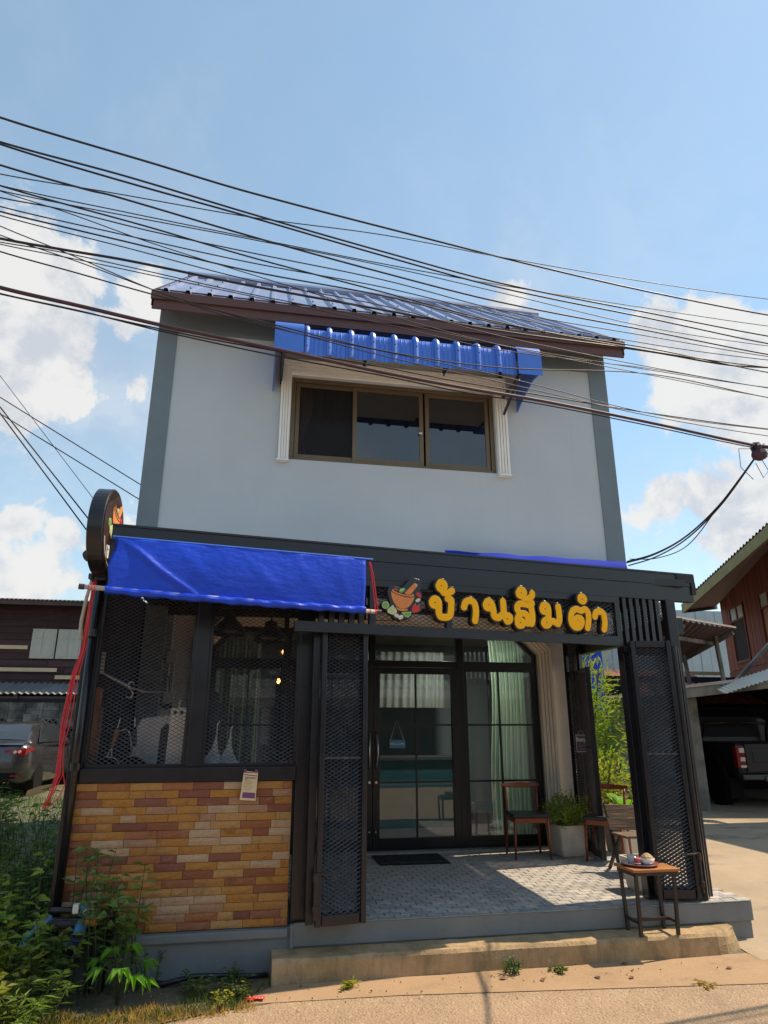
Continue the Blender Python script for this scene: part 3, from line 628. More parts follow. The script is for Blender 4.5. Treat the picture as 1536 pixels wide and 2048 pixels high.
for x0, x1 in ((-.485, .355), (2.65, 3.585)):
    f = obj('side_light', MB().box(x0, x0 + .035, FY0 + .01, FY1 - .01, .42, 2.445).box(x1 - .035, x1, FY0 + .01, FY1 - .01, .42, 2.445).box(x0 + .035, x1 - .035, FY0 + .01, FY1 - .01, 2.40, 2.445).box(x0 + .035, x1 - .035, FY0 + .01, FY1 - .01, .42, .47), 'alu', sf)
    obj('pane', MB().box(x0 + .035, x1 - .035, FY0 + .028, FY0 + .034, .47, 2.40), 'glass', f)
    xm = (x0 + x1) / 2
    obj('muntin', MB().box(xm - .011, xm + .011, FY0 + .018, FY0 + .044, .47, 2.40).box(x0 + .035, x1 - .035, FY0 + .020, FY0 + .042, 1.735, 1.757).box(x0 + .035, x1 - .035, FY0 + .020, FY0 + .042, 1.075, 1.097), 'alu', f)
for x0, x1, hx in ((.45, 1.462, 1.425), (1.468, 2.56, 1.505)):
    d = obj('door', MB().box(x0, x0 + .085, FY0 - .01, FY1 - .01, .36, 2.44).box(x1 - .085, x1, FY0 - .01, FY1 - .01, .36, 2.44).box(x0 + .085, x1 - .085, FY0 - .01, FY1 - .01, 2.36, 2.44).box(x0 + .085, x1 - .085, FY0 - .01, FY1 - .01, .36, .475), 'alu', sf, bev=.003)
    obj('pane', MB().box(x0 + .085, x1 - .085, FY0 + .02, FY0 + .026, .475, 2.36), 'glass', d)
    xm = (x0 + x1) / 2
    obj('muntin', MB().box(xm - .011, xm + .011, FY0 + .010, FY0 + .036, .475, 2.36).box(x0 + .085, x1 - .085, FY0 + .012, FY0 + .034, 1.735, 1.757).box(x0 + .085, x1 - .085, FY0 + .012, FY0 + .034, 1.075, 1.097), 'alu', d)
    bow = [(hx, FY0 - .01, 1.66)] + [(hx + (.012 if hx > 1.46 else -.012) * math.sin(math.pi * k / 8), FY0 - .03 - .055 * math.sin(math.pi * k / 8), 1.63 - .36 * k / 8) for k in range(9)] + [(hx, FY0 - .01, 1.24)]
    obj('handle', MB().tube(bow, .012, 8), 'steel', d, smooth=True)
    obj('lock', MB().lathe([(.016, 0), (.016, .02)], (hx, FY0 - .032, 1.09), 10, 'y').lathe([(.011, 0), (.011, .02)], (hx, FY0 - .032, .55), 10, 'y'), 'steel', d)
for x0, x1, ch in ((.445, 1.42, 0), (1.50, 2.56, 0), (2.65, 3.585, 1), (-.485, .355, -1)):
    pl = [(x0, 2.525), (x1, 2.525), (x1, 2.845), (x0, 2.845)]
    if ch == 1: pl = [(x0, 2.525), (x1, 2.525), (x1, 2.62), (3.36, 2.845), (x0, 2.845)]
    if ch == -1: pl = [(x0, 2.525), (x1, 2.525), (x1, 2.845), (-.26, 2.845), (x0, 2.62)]
    obj('transom_pane', MB().prism(pl, lambda p: (p[0], FY0 + .028, p[1]), lambda p: (p[0], FY0 + .034, p[1])), 'glass', sf)
# the dim room behind the glass
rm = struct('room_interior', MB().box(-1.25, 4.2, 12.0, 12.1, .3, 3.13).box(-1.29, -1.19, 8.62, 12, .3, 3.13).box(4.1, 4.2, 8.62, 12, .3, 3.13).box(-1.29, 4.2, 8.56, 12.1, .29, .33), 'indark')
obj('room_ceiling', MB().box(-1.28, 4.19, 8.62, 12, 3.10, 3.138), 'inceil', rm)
dl = thing('downlight', 'small lit round downlight in the ceiling behind the transom glass', 'lamp', (2.771, 9.6, 2.695))
obj('lamp_ring', MB().lathe([(.07, .0), (.07, .02)], (0, 0, 0), 16), 'white', dl, local=True); obj('lamp_disc', MB().lathe([(.055, -.004), (.055, .0)], (0, 0, 0), 16), 'lamp', dl, local=True)
dl.location.z = 3.075
for nm, x0, x1, lab in (('curtain', 3.10, 3.60, 'pale green curtain hanging inside the right side of the shopfront'), ('curtain', -.45, .08, 'pale green curtain behind the glass at the kitchen end'), ('curtain', 1.72, 2.95, 'short pale valance sheet behind the door glass imitating mirrored ribs')):
    P = []; nz_ = 12; z1_ = 2.84; z0_ = .42 if 'short' not in lab else 2.0; yb = 8.80 if 'short' not in lab else 10.5  # the short sheet imitates a reflection, the long ones are curtains
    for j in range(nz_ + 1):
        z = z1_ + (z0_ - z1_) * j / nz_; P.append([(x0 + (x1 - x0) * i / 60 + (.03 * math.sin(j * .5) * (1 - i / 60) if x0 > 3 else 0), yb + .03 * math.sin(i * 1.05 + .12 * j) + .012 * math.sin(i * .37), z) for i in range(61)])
    m = MB(); m.grid(P); tag(obj(nm, m, 'curtain' if 'short' not in lab else 'reflection', smooth=True), lab, 'curtain')
# the lit downlight's own light
ld_ = bpy.data.lights.new('downlight_glow', 'AREA'); ld_.energy = 34; ld_.size = .12; ld_.color = (1, .9, .74); lo_ = bpy.data.objects.new('downlight_glow', ld_); col.objects.link(lo_); lo_.location = (dl.location.x, dl.location.y, 3.06)
# an inner counter and shelf shapes in the room
ct = thing('shop_counter', 'dim dark counter standing inside the room behind the glass doors', 'counter', (2.3, 10.6, .33))
obj('counter_body', MB().box(1.5, 3.0, 10.3, 10.9, .33, 1.25), 'teal', ct); obj('counter_top', MB().box(1.45, 3.05, 10.25, 10.95, 1.25, 1.29), 'indark', ct)
ws = thing('welcome_sign', 'small blue WELCOME board hanging on a cord behind the door glass', 'sign', (1.76, 8.52, 1.5))
obj('board', MB().box(1.668, 1.868, 8.482, 8.490, 1.475, 1.572), 'signblue', ws, bev=.002)
obj('cord', MB().tube([(1.685, 8.487, 1.572), (1.768, 8.492, 1.80), (1.85, 8.487, 1.572)], .0025, 5), 'chalk', ws)
def text_mesh(body, size, name, m, parent, loc, rot=(R(90), 0, 0), extrude=.001, align='CENTER', sx=1, local=False):
    c = bpy.data.curves.new(name, 'FONT'); c.body = body; c.size = size; c.extrude = extrude; c.align_x = align; c.align_y = 'CENTER'
    t = bpy.data.objects.new(name, c); col.objects.link(t); bpy.context.view_layer.update()
    me = bpy.data.meshes.new_from_object(t.evaluated_get(bpy.context.evaluated_depsgraph_get()))
    bpy.data.objects.remove(t); me.materials.clear(); me.materials.append(M[m]); o = bpy.data.objects.new(name, me); col.objects.link(o)
    o.parent = parent; o.location = Vector(loc) - (Vector((0, 0, 0)) if local else wloc(parent)); o.rotation_euler = rot; o.scale = (sx, 1, 1); return o
text_mesh('WELCOME', .042, 'lettering', 'chalk', ws, (1.768, 8.4805, 1.523), sx=.92)

# ------------------------------------------------------------------ the shop across the street (seen in the glass)
op = thing('opposite_shop', 'pale shop building across the street mirrored in the door glass', 'building', (1, -4, 0))
obj('wall', MB().box(-9, 11, -4.6, -4.2, 0, 3.9), 'opposite', op)
obj('roller_shutter', corrugated((-2.5, -4.18, .15), (1, 0, 0), 9, (0, 0, 1), 2.1, (0, 1, 0), .3, .02), 'teal', op)
obj('canopy', corrugated((-9, -3.2, 2.78), (1, 0, 0), 20, (0, -1.0, .42), 1.06, (0, .3, 1), .25, .03), 'tin', op)
obj('fascia_strip', MB().box(-9, 11, -3.26, -3.2, 2.5, 2.75), 'chalk', op)
for x in (-2.7, .4, 3.4, 6.6): obj('pillar', MB().box(x - .12, x + .12, -4.18, -4.0, 0, 2.9), 'opposite', op)
# ------------------------------------------------------------------ porch
HA = math.atan(.15); HU = Vector((math.cos(HA), math.sin(HA), 0)); HN = Vector((math.sin(HA), -math.cos(HA), 0)); HP = Vector((0, 5.37, 0))
def hw(s, off, z): return tuple(HP + HU * s + HN * off + Vector((0, 0, z)))
def hbox(m, s0, s1, o0, o1, z0, z1):
    vs = [hw(s, o, z) for z in (z0, z1) for s, o in ((s0, o0), (s1, o0), (s1, o1), (s0, o1))]
    return m.add(vs, [(0, 3, 2, 1), (4, 5, 6, 7), (0, 1, 5, 4), (1, 2, 6, 5), (2, 3, 7, 6), (3, 0, 4, 7)])
po = thing('porch', 'black steel porch with flat roof and expanded metal screens in front of the house', 'porch', (1.5, 5.8, .3))
m = MB(); hbox(m, -1.14, 4.385, -.08, 0, 3.085, 3.20); hbox(m, -1.14, 4.375, -.075, -.006, 2.935, 3.081); hbox(m, -1.15, 4.39, -.09, .012, 3.196, 3.212); hbox(m, -1.14, 4.37, -.07, .004, 2.925, 2.937)
obj('front_beam', m, 'black', po)
m = MB(); hbox(m, 4.18, 4.40, -.09, .01, 3.12, 3.205); hbox(m, 4.355, 4.402, -.09, .012, 3.0, 3.12); obj('beam_cap', m, 'indark', po)
m = MB(); a, b = hw(-1.12, -.08, 3.15), hw(4.36, -.08, 3.15)
m.prism([(a[0], a[1]), (b[0], b[1]), (4.32, 7.19), (-1.30, 7.19)], lambda p: (p[0], p[1], 3.14), lambda p: (p[0], p[1], 3.18)); obj('roof', m, 'applgrey', po)
for i in range(7):
    y = 5.95 + i * .36; obj('roof_purlin', MB().box(-1.25, 4.2, y, y + .05, 3.07, 3.138), 'black', po)
# header screen that carries the sign
m = MB(); hbox(m, .30, 3.455, -.05, 0, 2.462, 2.545); hbox(m, .36, 3.455, -.05, -.001, 2.868, 2.925)
for s in (.93, 1.63, 2.33, 2.98, 3.40): hbox(m, s, s + .055, -.05, -.002, 2.545, 2.868)
obj('header_frame', m, 'black', po)
obj('header_mesh', screen_mesh(hw(.93, -.03, 2.545), HU, (0, 0, 1), 2.47, .325, .062, .034), 'mesh', po)
m = MB(); hbox(m, .93, 3.45, -.10, -.085, 2.60, 2.66); hbox(m, .93, 3.45, -.10, -.085, 2.72, 2.78); obj('sign_rail', m, 'cream', po)
for i in range(6): m = MB(); s = 3.50 + i * .078; hbox(m, s, s + .04, -.05, -.01, 2.44, 2.93); obj('slat', m, 'black', po)
for i in range(5): m = MB(); s = .50 + i * .085; hbox(m, s, s + .045, -.05, -.01, 2.545, 2.868); obj('slat', m, 'black', po)
m = MB(); hbox(m, 3.455, 4.02, -.055, .002, 2.40, 2.458); obj('slat_rail', m, 'black', po)
def post(x, y, sx, sy, z0, z1, mt='black'): return obj('post', MB().box(x - sx / 2, x + sx / 2, y - sy / 2, y + sy / 2, z0, z1), mt, po, bev=.006)
post(-1.305, 5.86, .105, .12, .02, 3.08); post(.435, 5.86, .125, .10, .30, 3.06); post(4.0, 5.985, .10, .09, .318, 2.93); post(3.475, 5.99, .085, .10, .318, 2.46)
post(4.10, 8.30, .12, .14, .318, 3.06); post(.36, 8.30, .06, .06, .318, 3.06)
m = MB().box(4.05, 4.15, 6.0, 8.25, 2.60, 2.76).box(4.06, 4.14, 6.0, 8.25, 3.0, 3.07); obj('side_beam', m, 'black', po)
obj('side_mesh', screen_mesh((4.10, 6.1, 2.76), (0, 1, 0), (0, 0, 1), 2.1, .24), 'mesh', po)
obj('cross_beam', MB().box(-1.25, 4.05, 8.30, 8.36, 3.0, 3.09), 'black', po)
# kitchen window frame above the stone
m = MB().box(-1.26, .375, 5.775, 5.90, 1.328, 1.43); obj('sill_beam', m, 'black', po, bev=.005)
m = MB().box(-.485, -.375, 5.80, 5.88, 1.43, 3.0); obj('mullion', m, 'black', po, bev=.005)
m = MB().box(-1.26, .375, 5.81, 5.88, 2.80, 3.06); obj('lintel', m, 'black', po)
for x0, x1 in ((-1.252, -.485), (-.375, .372)):
    m = MB().box(x0, x0 + .025, 5.815, 5.845, 1.43, 2.80).box(x1 - .025, x1, 5.815, 5.845, 1.43, 2.80).box(x0 + .025, x1 - .025, 5.815, 5.845, 1.43, 1.455); obj('window_trim', m, 'black', po)
    obj('window_mesh', screen_mesh((x0 + .02, 5.835, 1.45), (1, 0, 0), (0, 0, 1), x1 - x0 - .04, 1.36, .056, .030, .0042), 'mesh', po)
m = MB().tube([(-1.29, 5.755, .32), (-1.29, 5.755, 3.0)], .03, 10); obj('downpipe', m, 'blackgloss', po, smooth=True)
obj('pipe_clip', MB().lathe([(.04, 0), (.04, .06)], (-1.29, 5.755, 2.42), 12), 'blackgloss', po); obj('pipe_clip', MB().lathe([(.04, 0), (.04, .05)], (-1.29, 5.755, 1.42), 12), 'blackgloss', po)
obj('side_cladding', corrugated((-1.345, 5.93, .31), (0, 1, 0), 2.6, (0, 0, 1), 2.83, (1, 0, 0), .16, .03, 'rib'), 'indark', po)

# folding gate leaves
def leaf(label, p, q, z0, z1, group='folding mesh gate leaves', bolt=False, mid=1.50, fw=.058, face=1):
    p = Vector((*p, 0)); q = Vector((*q, 0)); u = (q - p).normalized(); W = (q - p).length
    g = thing('folding_gate', label, 'gate', (p.x, p.y, z0), group=group)
    m = MB(); zz = lambda a, z: tuple(p + u * a + Vector((0, 0, z)))
    d = .04; nn = Vector((u.y, -u.x, 0))
    up = nn
    m.bar(zz(fw / 2, z0), zz(fw / 2, z1), fw, d, u); obj('stile', m, 'black', g, bev=.004)
    m = MB().bar(zz(W - fw / 2, z0), zz(W - fw / 2, z1), fw, d, u); obj('stile', m, 'black', g, bev=.004)
    m = MB().bar(zz(fw, z0 + fw * .6), zz(W - fw, z0 + fw * .6), d, fw * 1.2); obj('rail', m, 'black', g, bev=.004)
    m = MB().bar(zz(fw, z1 - fw / 2), zz(W - fw, z1 - fw / 2), d, fw); obj('rail', m, 'black', g, bev=.004)
    m = MB().bar(zz(fw, mid), zz(W - fw, mid), .012, .014); obj('mid_rail', m, 'mesh', g)
    obj('mesh_panel', screen_mesh(p + u * (fw * .8) + Vector((0, 0, z0 + fw * 1.1)), u, (0, 0, 1), W - fw * 1.6, z1 - z0 - fw * 1.9, .055, .030, .0058, .011), 'mesh', g)
    m = MB()
    for z in (mid - .16, mid - .02): m.lathe([(.013, 0), (.013, .012)], p + u * (fw * .4) + nn * .02 + Vector((0, 0, z)), 8, 'y')
    obj('bolt_head', m, 'steel', g)
    if bolt:
        b0 = p + u * (.0 if face == 1 else W) + nn * .035
        m = MB().tube([b0 + Vector((0, 0, z0 + .05)), b0 + Vector((0, 0, z0 + .36))], .013, 8).tube([b0 + u * (.0) + Vector((0, 0, z0 + .35)), b0 + u * (.16 * face) + nn * .03 + Vector((0, 0, z0 + .345))], .009, 8)
        m.lathe([(.02, 0), (.02, .05)], b0 + Vector((0, 0, z0 + .30)), 8).lathe([(.02, 0), (.02, .04)], b0 + Vector((0, 0, z0 + .10)), 8); obj('drop_bolt', m, 'rust', g)
    return g
leaf('black mesh gate leaf folded open flat beside the stone counter', (.525, 5.555), (.925, 5.615), .345, 2.545, bolt=True)
leaf('second mesh leaf folded flat behind the open leaf by the counter', (.535, 5.63), (.915, 5.685), .345, 2.50)
leaf('second mesh leaf folded flat behind the leaf by the small table', (3.475, 5.935), (3.85, 5.86), .345, 2.46)
leaf('third mesh leaf folded flat behind the leaf by the small table', (3.53, 5.985), (3.87, 5.925), .345, 2.44)
leaf('black gate leaf edge-on behind the open leaf at the counter post', (.50, 5.60), (.49, 5.86), .345, 2.52)
leaf('black mesh gate leaf folded open behind the small table', (3.455, 5.86), (3.835, 5.78), .345, 2.50, bolt=True, face=-1)
leaf('narrow black gate leaf turned outward beside the driveway', (3.86, 5.79), (3.985, 5.93), .33, 2.46)
leaf('slim mesh gate leaf standing in the side opening before the greenery', (4.03, 8.20), (3.87, 7.52), .335, 2.40)
leaf('dark gate leaf folded against the back wall behind the shrub planter', (3.93, 8.24), (4.03, 7.98), .335, 2.86)

# ------------------------------------------------------------------ outline tracing for cut-out letters
def outline(strokes, r, circles=(), holes=(), step=.0035, polys=()):
    """loops of the union of round-ended strokes (2D, metres)"""
    pts = np.array([p for s in strokes for p in s] + [(c[0], c[1]) for c in circles] + [p for q in polys for p in q]); pad = r + .03 + max([c[2] for c in circles] + [0])
    x0, y0 = pts.min(0) - pad; x1, y1 = pts.max(0) + pad
    xs = np.arange(x0, x1, step); ys = np.arange(y0, y1, step); Xg, Yg = np.meshgrid(xs, ys); D = np.full(Xg.shape, 9.)
    for s in strokes:
        if len(s) > 2:                       # smooth the centre line
            P = [s[0]]
            for i in range(len(s) - 1):
                p0, p1, p2, p3 = [np.array(s[min(max(i + k, 0), len(s) - 1)]) for k in (-1, 0, 1, 2)]
                for t in (.25, .5, .75, 1): P.append(tuple(.5 * (2 * p1 + (p2 - p0) * t + (2 * p0 - 5 * p1 + 4 * p2 - p3) * t * t + (3 * p1 - p0 - 3 * p2 + p3) * t ** 3)))
        else: P = s
        for a, b in zip(P[:-1], P[1:]):
            a = np.array(a); b = np.array(b); d = b - a; t = np.clip(((Xg - a[0]) * d[0] + (Yg - a[1]) * d[1]) / max(d @ d, 1e-9), 0, 1)
            D = np.minimum(D, np.hypot(Xg - a[0] - t * d[0], Yg - a[1] - t * d[1]) - r)
    for c in circles: D = np.minimum(D, np.hypot(Xg - c[0], Yg - c[1]) - c[2])
    for q in polys:
        q = np.array(q); ins = np.zeros(Xg.shape, bool); dd = np.full(Xg.shape, 9.)
        for a, b in zip(q, np.roll(q, -1, 0)):
            d = b - a; t = np.clip(((Xg - a[0]) * d[0] + (Yg - a[1]) * d[1]) / max(d @ d, 1e-9), 0, 1); dd = np.minimum(dd, np.hypot(Xg - a[0] - t * d[0], Yg - a[1] - t * d[1]))
            c_ = ((a[1] > Yg) != (b[1] > Yg)) & (Xg < (b[0] - a[0]) * (Yg - a[1]) / ((b[1] - a[1]) if abs(b[1] - a[1]) > 1e-12 else 1e-12) + a[0]); ins ^= c_
        D = np.minimum(D, np.where(ins, -dd, dd) - r)
    for c in holes: D = np.maximum(D, c[2] - np.hypot(Xg - c[0], Yg - c[1]))
    D = np.where(np.abs(D) < 1e-7, 1e-7, D); seg = {}
    def ip(i, j, k, l): t = D[i, j] / (D[i, j] - D[k, l]); return (xs[j] + t * (xs[l] - xs[j]), ys[i] + t * (ys[k] - ys[i]))
    nx, ny = len(xs), len(ys); S = D < 0
    act = np.argwhere((S[:-1, :-1].astype(int) + S[1:, :-1] + S[:-1, 1:] + S[1:, 1:]) % 4 != 0)
    for i, j in act:
        c = [(i, j), (i, j + 1), (i + 1, j + 1), (i + 1, j)]; e = []
        for k in range(4):
            a, b = c[k], c[(k + 1) % 4]
            if S[a] != S[b]: e.append((k, ((min(a, b), max(a, b))), S[a]))
        outs = [x for x in e if x[2]]; ins_ = [x for x in e if not x[2]]
        for o_, n_ in zip(outs, ins_): seg[o_[1]] = n_[1]
    loops = []; seg = dict(seg)
    while seg:
        st = next(iter(seg)); lp = []; k = st
        while k in seg:
            n_ = seg.pop(k); lp.append(ip(*k[0], *k[1])); k = n_
        if len(lp) > 8:
            lp2 = lp[::2] if len(lp) > 40 else lp; loops.append(lp2)
    return loops
def cutout(name, loops, depth, m, parent, loc, rot, bevel=0.):
    """solid plate from 2D loops lying in the local xz plane, front face at y = -depth"""
    c = bpy.data.curves.new(name, 'CURVE'); c.dimensions = '2D'; c.fill_mode = 'BOTH'; c.extrude = depth / 2; c.bevel_depth = bevel; c.bevel_resolution = 1
    if bevel: c.offset = -bevel
    for lp in loops:
        sp = c.splines.new('POLY'); sp.points.add(len(lp) - 1); sp.use_cyclic_u = True
        for p, q in zip(sp.points, lp): p.co = (q[0], q[1], 0, 1)
    t = bpy.data.objects.new(name, c); col.objects.link(t); bpy.context.view_layer.update()
    me = bpy.data.meshes.new_from_object(t.evaluated_get(bpy.context.evaluated_depsgraph_get())); bpy.data.objects.remove(t)
    me.transform(Matrix.Rotation(R(90), 4, 'X')); me.transform(Matrix.Translation((0, -depth / 2, 0)))
    me.materials.clear(); me.materials.append(M[m]); o = bpy.data.objects.new(name, me); col.objects.link(o); o.parent = parent; o.location = loc; o.rotation_euler = rot
    return o
sg = thing('shop_sign', 'yellow Thai letters and mortar emblem on the black header over the entrance', 'sign', tuple(HP), HA)
ZL = {
 'บ': ([[(1.464, 2.75), (1.483, 2.774), (1.511, 2.773), (1.526, 2.751), (1.528, 2.713), (1.526, 2.662), (1.541, 2.629), (1.578, 2.622), (1.615, 2.63), (1.635, 2.656), (1.643, 2.72), (1.644, 2.775), (1.614, 2.784)], [(1.464, 2.75), (1.473, 2.725), (1.5, 2.72), (1.522, 2.739)]], [[(1.495, 2.746)]]),
 '้': ([[(1.53, 2.895), (1.549, 2.923), (1.58, 2.916), (1.586, 2.887), (1.566, 2.866), (1.578, 2.837), (1.619, 2.834), (1.654, 2.857)], [(1.53, 2.895), (1.541, 2.87), (1.566, 2.866)]], [[(1.556, 2.897)]]),
 'า': ([[(1.766, 2.721), (1.781, 2.762), (1.823, 2.782), (1.864, 2.764), (1.878, 2.716), (1.876, 2.66), (1.867, 2.608)]], []),
 'น': ([[(1.977, 2.753), (1.992, 2.78), (2.021, 2.782), (2.039, 2.757), (2.05, 2.713), (2.057, 2.658), (2.095, 2.645), (2.136, 2.674), (2.163, 2.669)], [(1.977, 2.753), (1.986, 2.73), (2.015, 2.726), (2.037, 2.748)], [(2.15, 2.792), (2.152, 2.748), (2.154, 2.689), (2.165, 2.658), (2.183, 2.617), (2.21, 2.633), (2.212, 2.657), (2.189, 2.668), (2.162, 2.651)]], [[(2.006, 2.753)], [(2.187, 2.641)]]),
 'ส': ([[(2.293, 2.723), (2.292, 2.756), (2.32, 2.781), (2.368, 2.781), (2.405, 2.777), (2.444, 2.792)], [(2.432, 2.773), (2.44, 2.704), (2.439, 2.645), (2.426, 2.608)], [(2.288, 2.605), (2.288, 2.649), (2.314, 2.686), (2.355, 2.697), (2.384, 2.68), (2.392, 2.642), (2.389, 2.61)], [(2.288, 2.611), (2.3, 2.588), (2.331, 2.592), (2.342, 2.616), (2.32, 2.636)]], [[(2.317, 2.614)]]),
 '้2': ([[(2.312, 2.88), (2.333, 2.909), (2.363, 2.905), (2.371, 2.878), (2.356, 2.856), (2.371, 2.829), (2.409, 2.829), (2.449, 2.861), (2.454, 2.883)], [(2.312, 2.88), (2.322, 2.857), (2.353, 2.854)]], [[(2.341, 2.881)]]),
 'ม': ([[(2.547, 2.752), (2.563, 2.78), (2.595, 2.782), (2.61, 2.755), (2.61, 2.71), (2.602, 2.659), (2.573, 2.648), (2.554, 2.623), (2.569, 2.6), (2.601, 2.608), (2.62, 2.632), (2.655, 2.64), (2.689, 2.624)], [(2.547, 2.752), (2.556, 2.728), (2.583, 2.724), (2.607, 2.743)], [(2.717, 2.776), (2.722, 2.719), (2.72, 2.658), (2.702, 2.619)]], [[(2.578, 2.751)], [(2.585, 2.626)]]),
 'ต': ([[(3.016, 2.597), (3.035, 2.674), (3.035, 2.738), (3.005, 2.768), (2.957, 2.753), (2.915, 2.766), (2.87, 2.745), (2.847, 2.695), (2.848, 2.634), (2.883, 2.597), (2.931, 2.605), (2.96, 2.646), (2.949, 2.682), (2.914, 2.686)], [(2.914, 2.686), (2.894, 2.664), (2.913, 2.643), (2.939, 2.657)]], [[(2.919, 2.665)]]),
 'ํ': ([], [[(2.985, 2.864)]], [(2.985, 2.864)]),
 'า2': ([[(3.107, 2.705), (3.123, 2.743), (3.169, 2.758), (3.203, 2.738), (3.212, 2.689), (3.21, 2.642), (3.197, 2.592)]], []),
}
KZ = .00177                                # metres per traced unit
for k, v in ZL.items():
    st = [[tuple(p) for p in s] for s in v[0]]; ho = [(h[0][0], h[0][1], .0062) for h in v[1]]
    ci = [(v[2][0][0], v[2][0][1], 29 * KZ)] if len(v) > 2 else []
    lt = cutout('letter', outline(st, 16.3 * KZ, ci, ho), .006, 'yellow', sg, (0, -.068, 0), (0, 0, 0), .0015)
    ou = cutout('edge_line', outline(st, 20 * KZ, [(c[0], c[1], c[2] + 4 * KZ) for c in ci]), .004, 'outline', lt, (0, .0045, 0), (0, 0, 0))
    bk = cutout('backing', outline(st, 24 * KZ, [(c[0], c[1], c[2] + 8 * KZ) for c in ci]), .055, 'blackgloss', lt, (0, .0605 - .0005, 0), (0, 0, 0), .002)
# the mortar emblem: flat cut-out plates stacked on a black board
EMB = []
def ell(cx, cy, a, b, rot=0, n=20, t0=0, t1=2 * math.pi):
    return [(cx + a * math.cos(t) * math.cos(rot) - b * math.sin(t) * math.sin(rot), cy + a * math.cos(t) * math.sin(rot) + b * math.sin(t) * math.cos(rot)) for t in [t0 + (t1 - t0) * k / (n - 1 if t1 - t0 < 6 else n) for k in range(n)]]
E0 = [(1.192, 2.739)][0]; ex = [(1.42, 2.752)][0]; ey = [(1.194, 2.954)][0]
def ez(p): return ((E0[0] + (p[0] - 820) / 640 * (ex[0] - E0[0]) + (800 - p[1]) / 640 * (ey[0] - E0[0])), (E0[1] + (p[0] - 820) / 640 * (ex[1] - E0[1]) + (800 - p[1]) / 640 * (ey[1] - E0[1])))
bowl = [(548, 540), (640, 600), (760, 650), (900, 690), (1040, 705), (1140, 680), (1120, 760), (1060, 870), (980, 950), (900, 980), (780, 970), (690, 920), (610, 800), (565, 680)]
foot = [(655, 935), (760, 975), (900, 985), (965, 985), (975, 1020), (920, 1045), (820, 1040), (730, 1015)]
pestle = [(870, 600), (1080, 395), (1130, 340), (1160, 330), (1215, 365), (1225, 400), (1190, 450), (1040, 625), (950, 630)]
EMB += [('terra', pestle, 3), ('terra', foot, 2), ('terra', bowl, 3), ('outline', ell(850, 590, 300, 78, .24, 26), 4), ('terra2', ell(850, 585, 285, 66, .24, 26), 5), ('outline', ell(850, 572, 245, 48, .24, 26), 6),
        ('terra', [(880, 600), (1090, 390), (1165, 450), (1040, 628), (960, 632)], 8), ('terra2', [(1112, 380), (1150, 335), (1212, 368), (1222, 400), (1172, 448)], 8), ('red', ell(665, 505, 50, 28, .9), 7), ('green', ell(822, 525, 85, 52, -.55), 8), ('lime', ell(812, 510, 66, 26, -.55), 9),
        ('lime', ell(415, 890, 92, 96), 3), ('green', ell(415, 890, 74, 78), 4)]
for k in range(8): EMB.append(('lime', [(415, 890), (415 + 74 * math.cos(k * .785 - .1), 890 + 78 * math.sin(k * .785 - .1)), (415 + 74 * math.cos(k * .785 + .1), 890 + 78 * math.sin(k * .785 + .1))], 5))
EMB += [('ivory', [(605, 885), (635, 950), (690, 1010), (700, 1080), (640, 1095), (610, 1135), (540, 1110), (470, 1075), (460, 1000), (530, 945)], 3), ('lime', [(605, 900), (640, 960), (660, 1030), (600, 1110), (540, 1085), (500, 1020), (545, 950)], 4),
        ('ivory', ell(690, 1150, 68, 45, .5), 3), ('ivory', ell(795, 1195, 66, 52, -.6), 4), ('ivory', ell(1235, 770, 66, 42, -.5), 3), ('red', ell(1255, 635, 80, 46, .8), 3), ('red', ell(1140, 985, 66, 108, .15), 4), ('red', ell(1225, 980, 62, 86, .35), 3), ('green', [(1145, 890), (1165, 835), (1180, 890)], 5), ('green', [(1240, 900), (1280, 865), (1260, 915)], 5),
        ('lime', [(815, 1075), (1062, 1060), (1050, 1140), (985, 1205), (900, 1180)], 3), ('green', [(860, 1095), (1035, 1080), (1025, 1130), (975, 1180), (915, 1160)], 4)]
def emblem(parent, tf, sc, d0):
    e = bpy.data.objects.new('mortar_emblem', None); col.objects.link(e); e.parent = parent; e.empty_display_size = .05
    pts = {}
    for mt_, pl, lv in EMB:
        pts.setdefault((mt_, lv), []).append([ez(p) for p in pl])
    names = {'terra': 'bowl_shape', 'terra2': 'rim_shape', 'outline': 'dark_line', 'red': 'chilli_shape', 'green': 'leaf_shape', 'lime': 'lime_shape', 'ivory': 'garlic_shape'}
    for (mt_, lv), pls in pts.items():
        m = MB()
        for pl in pls: m.prism(pl, lambda p: tf(p, d0 + .0016 * lv * sc), lambda p: tf(p, d0 - .001))
        obj(names[mt_], m, mt_, e, local=True)
    return e
em = emblem(sg, lambda p, d: (p[0], -d, p[1]), 1, .060)
blob = outline([[ez(p) for p in q] for q in ([(600, 560), (700, 880), (850, 900), (1000, 800), (1080, 640), (850, 620), (600, 560)],)], .05, [(*ez((415, 890)), .036), (*ez((590, 1010)), .046), (*ez((690, 1150)), .034), (*ez((800, 1190)), .034), (*ez((950, 1120)), .045), (*ez((1140, 985)), .04), (*ez((1225, 970)), .038), (*ez((1235, 770)), .034), (*ez((1255, 640)), .034), (*ez((830, 800)), .07)], (), polys=([ez(p) for p in [(900, 600), (1130, 340), (1215, 370), (1060, 620)]],))
cutout('backing', blob, .05, 'blackgloss', em, (0, -.010, 0), (0, 0, 0), .002)

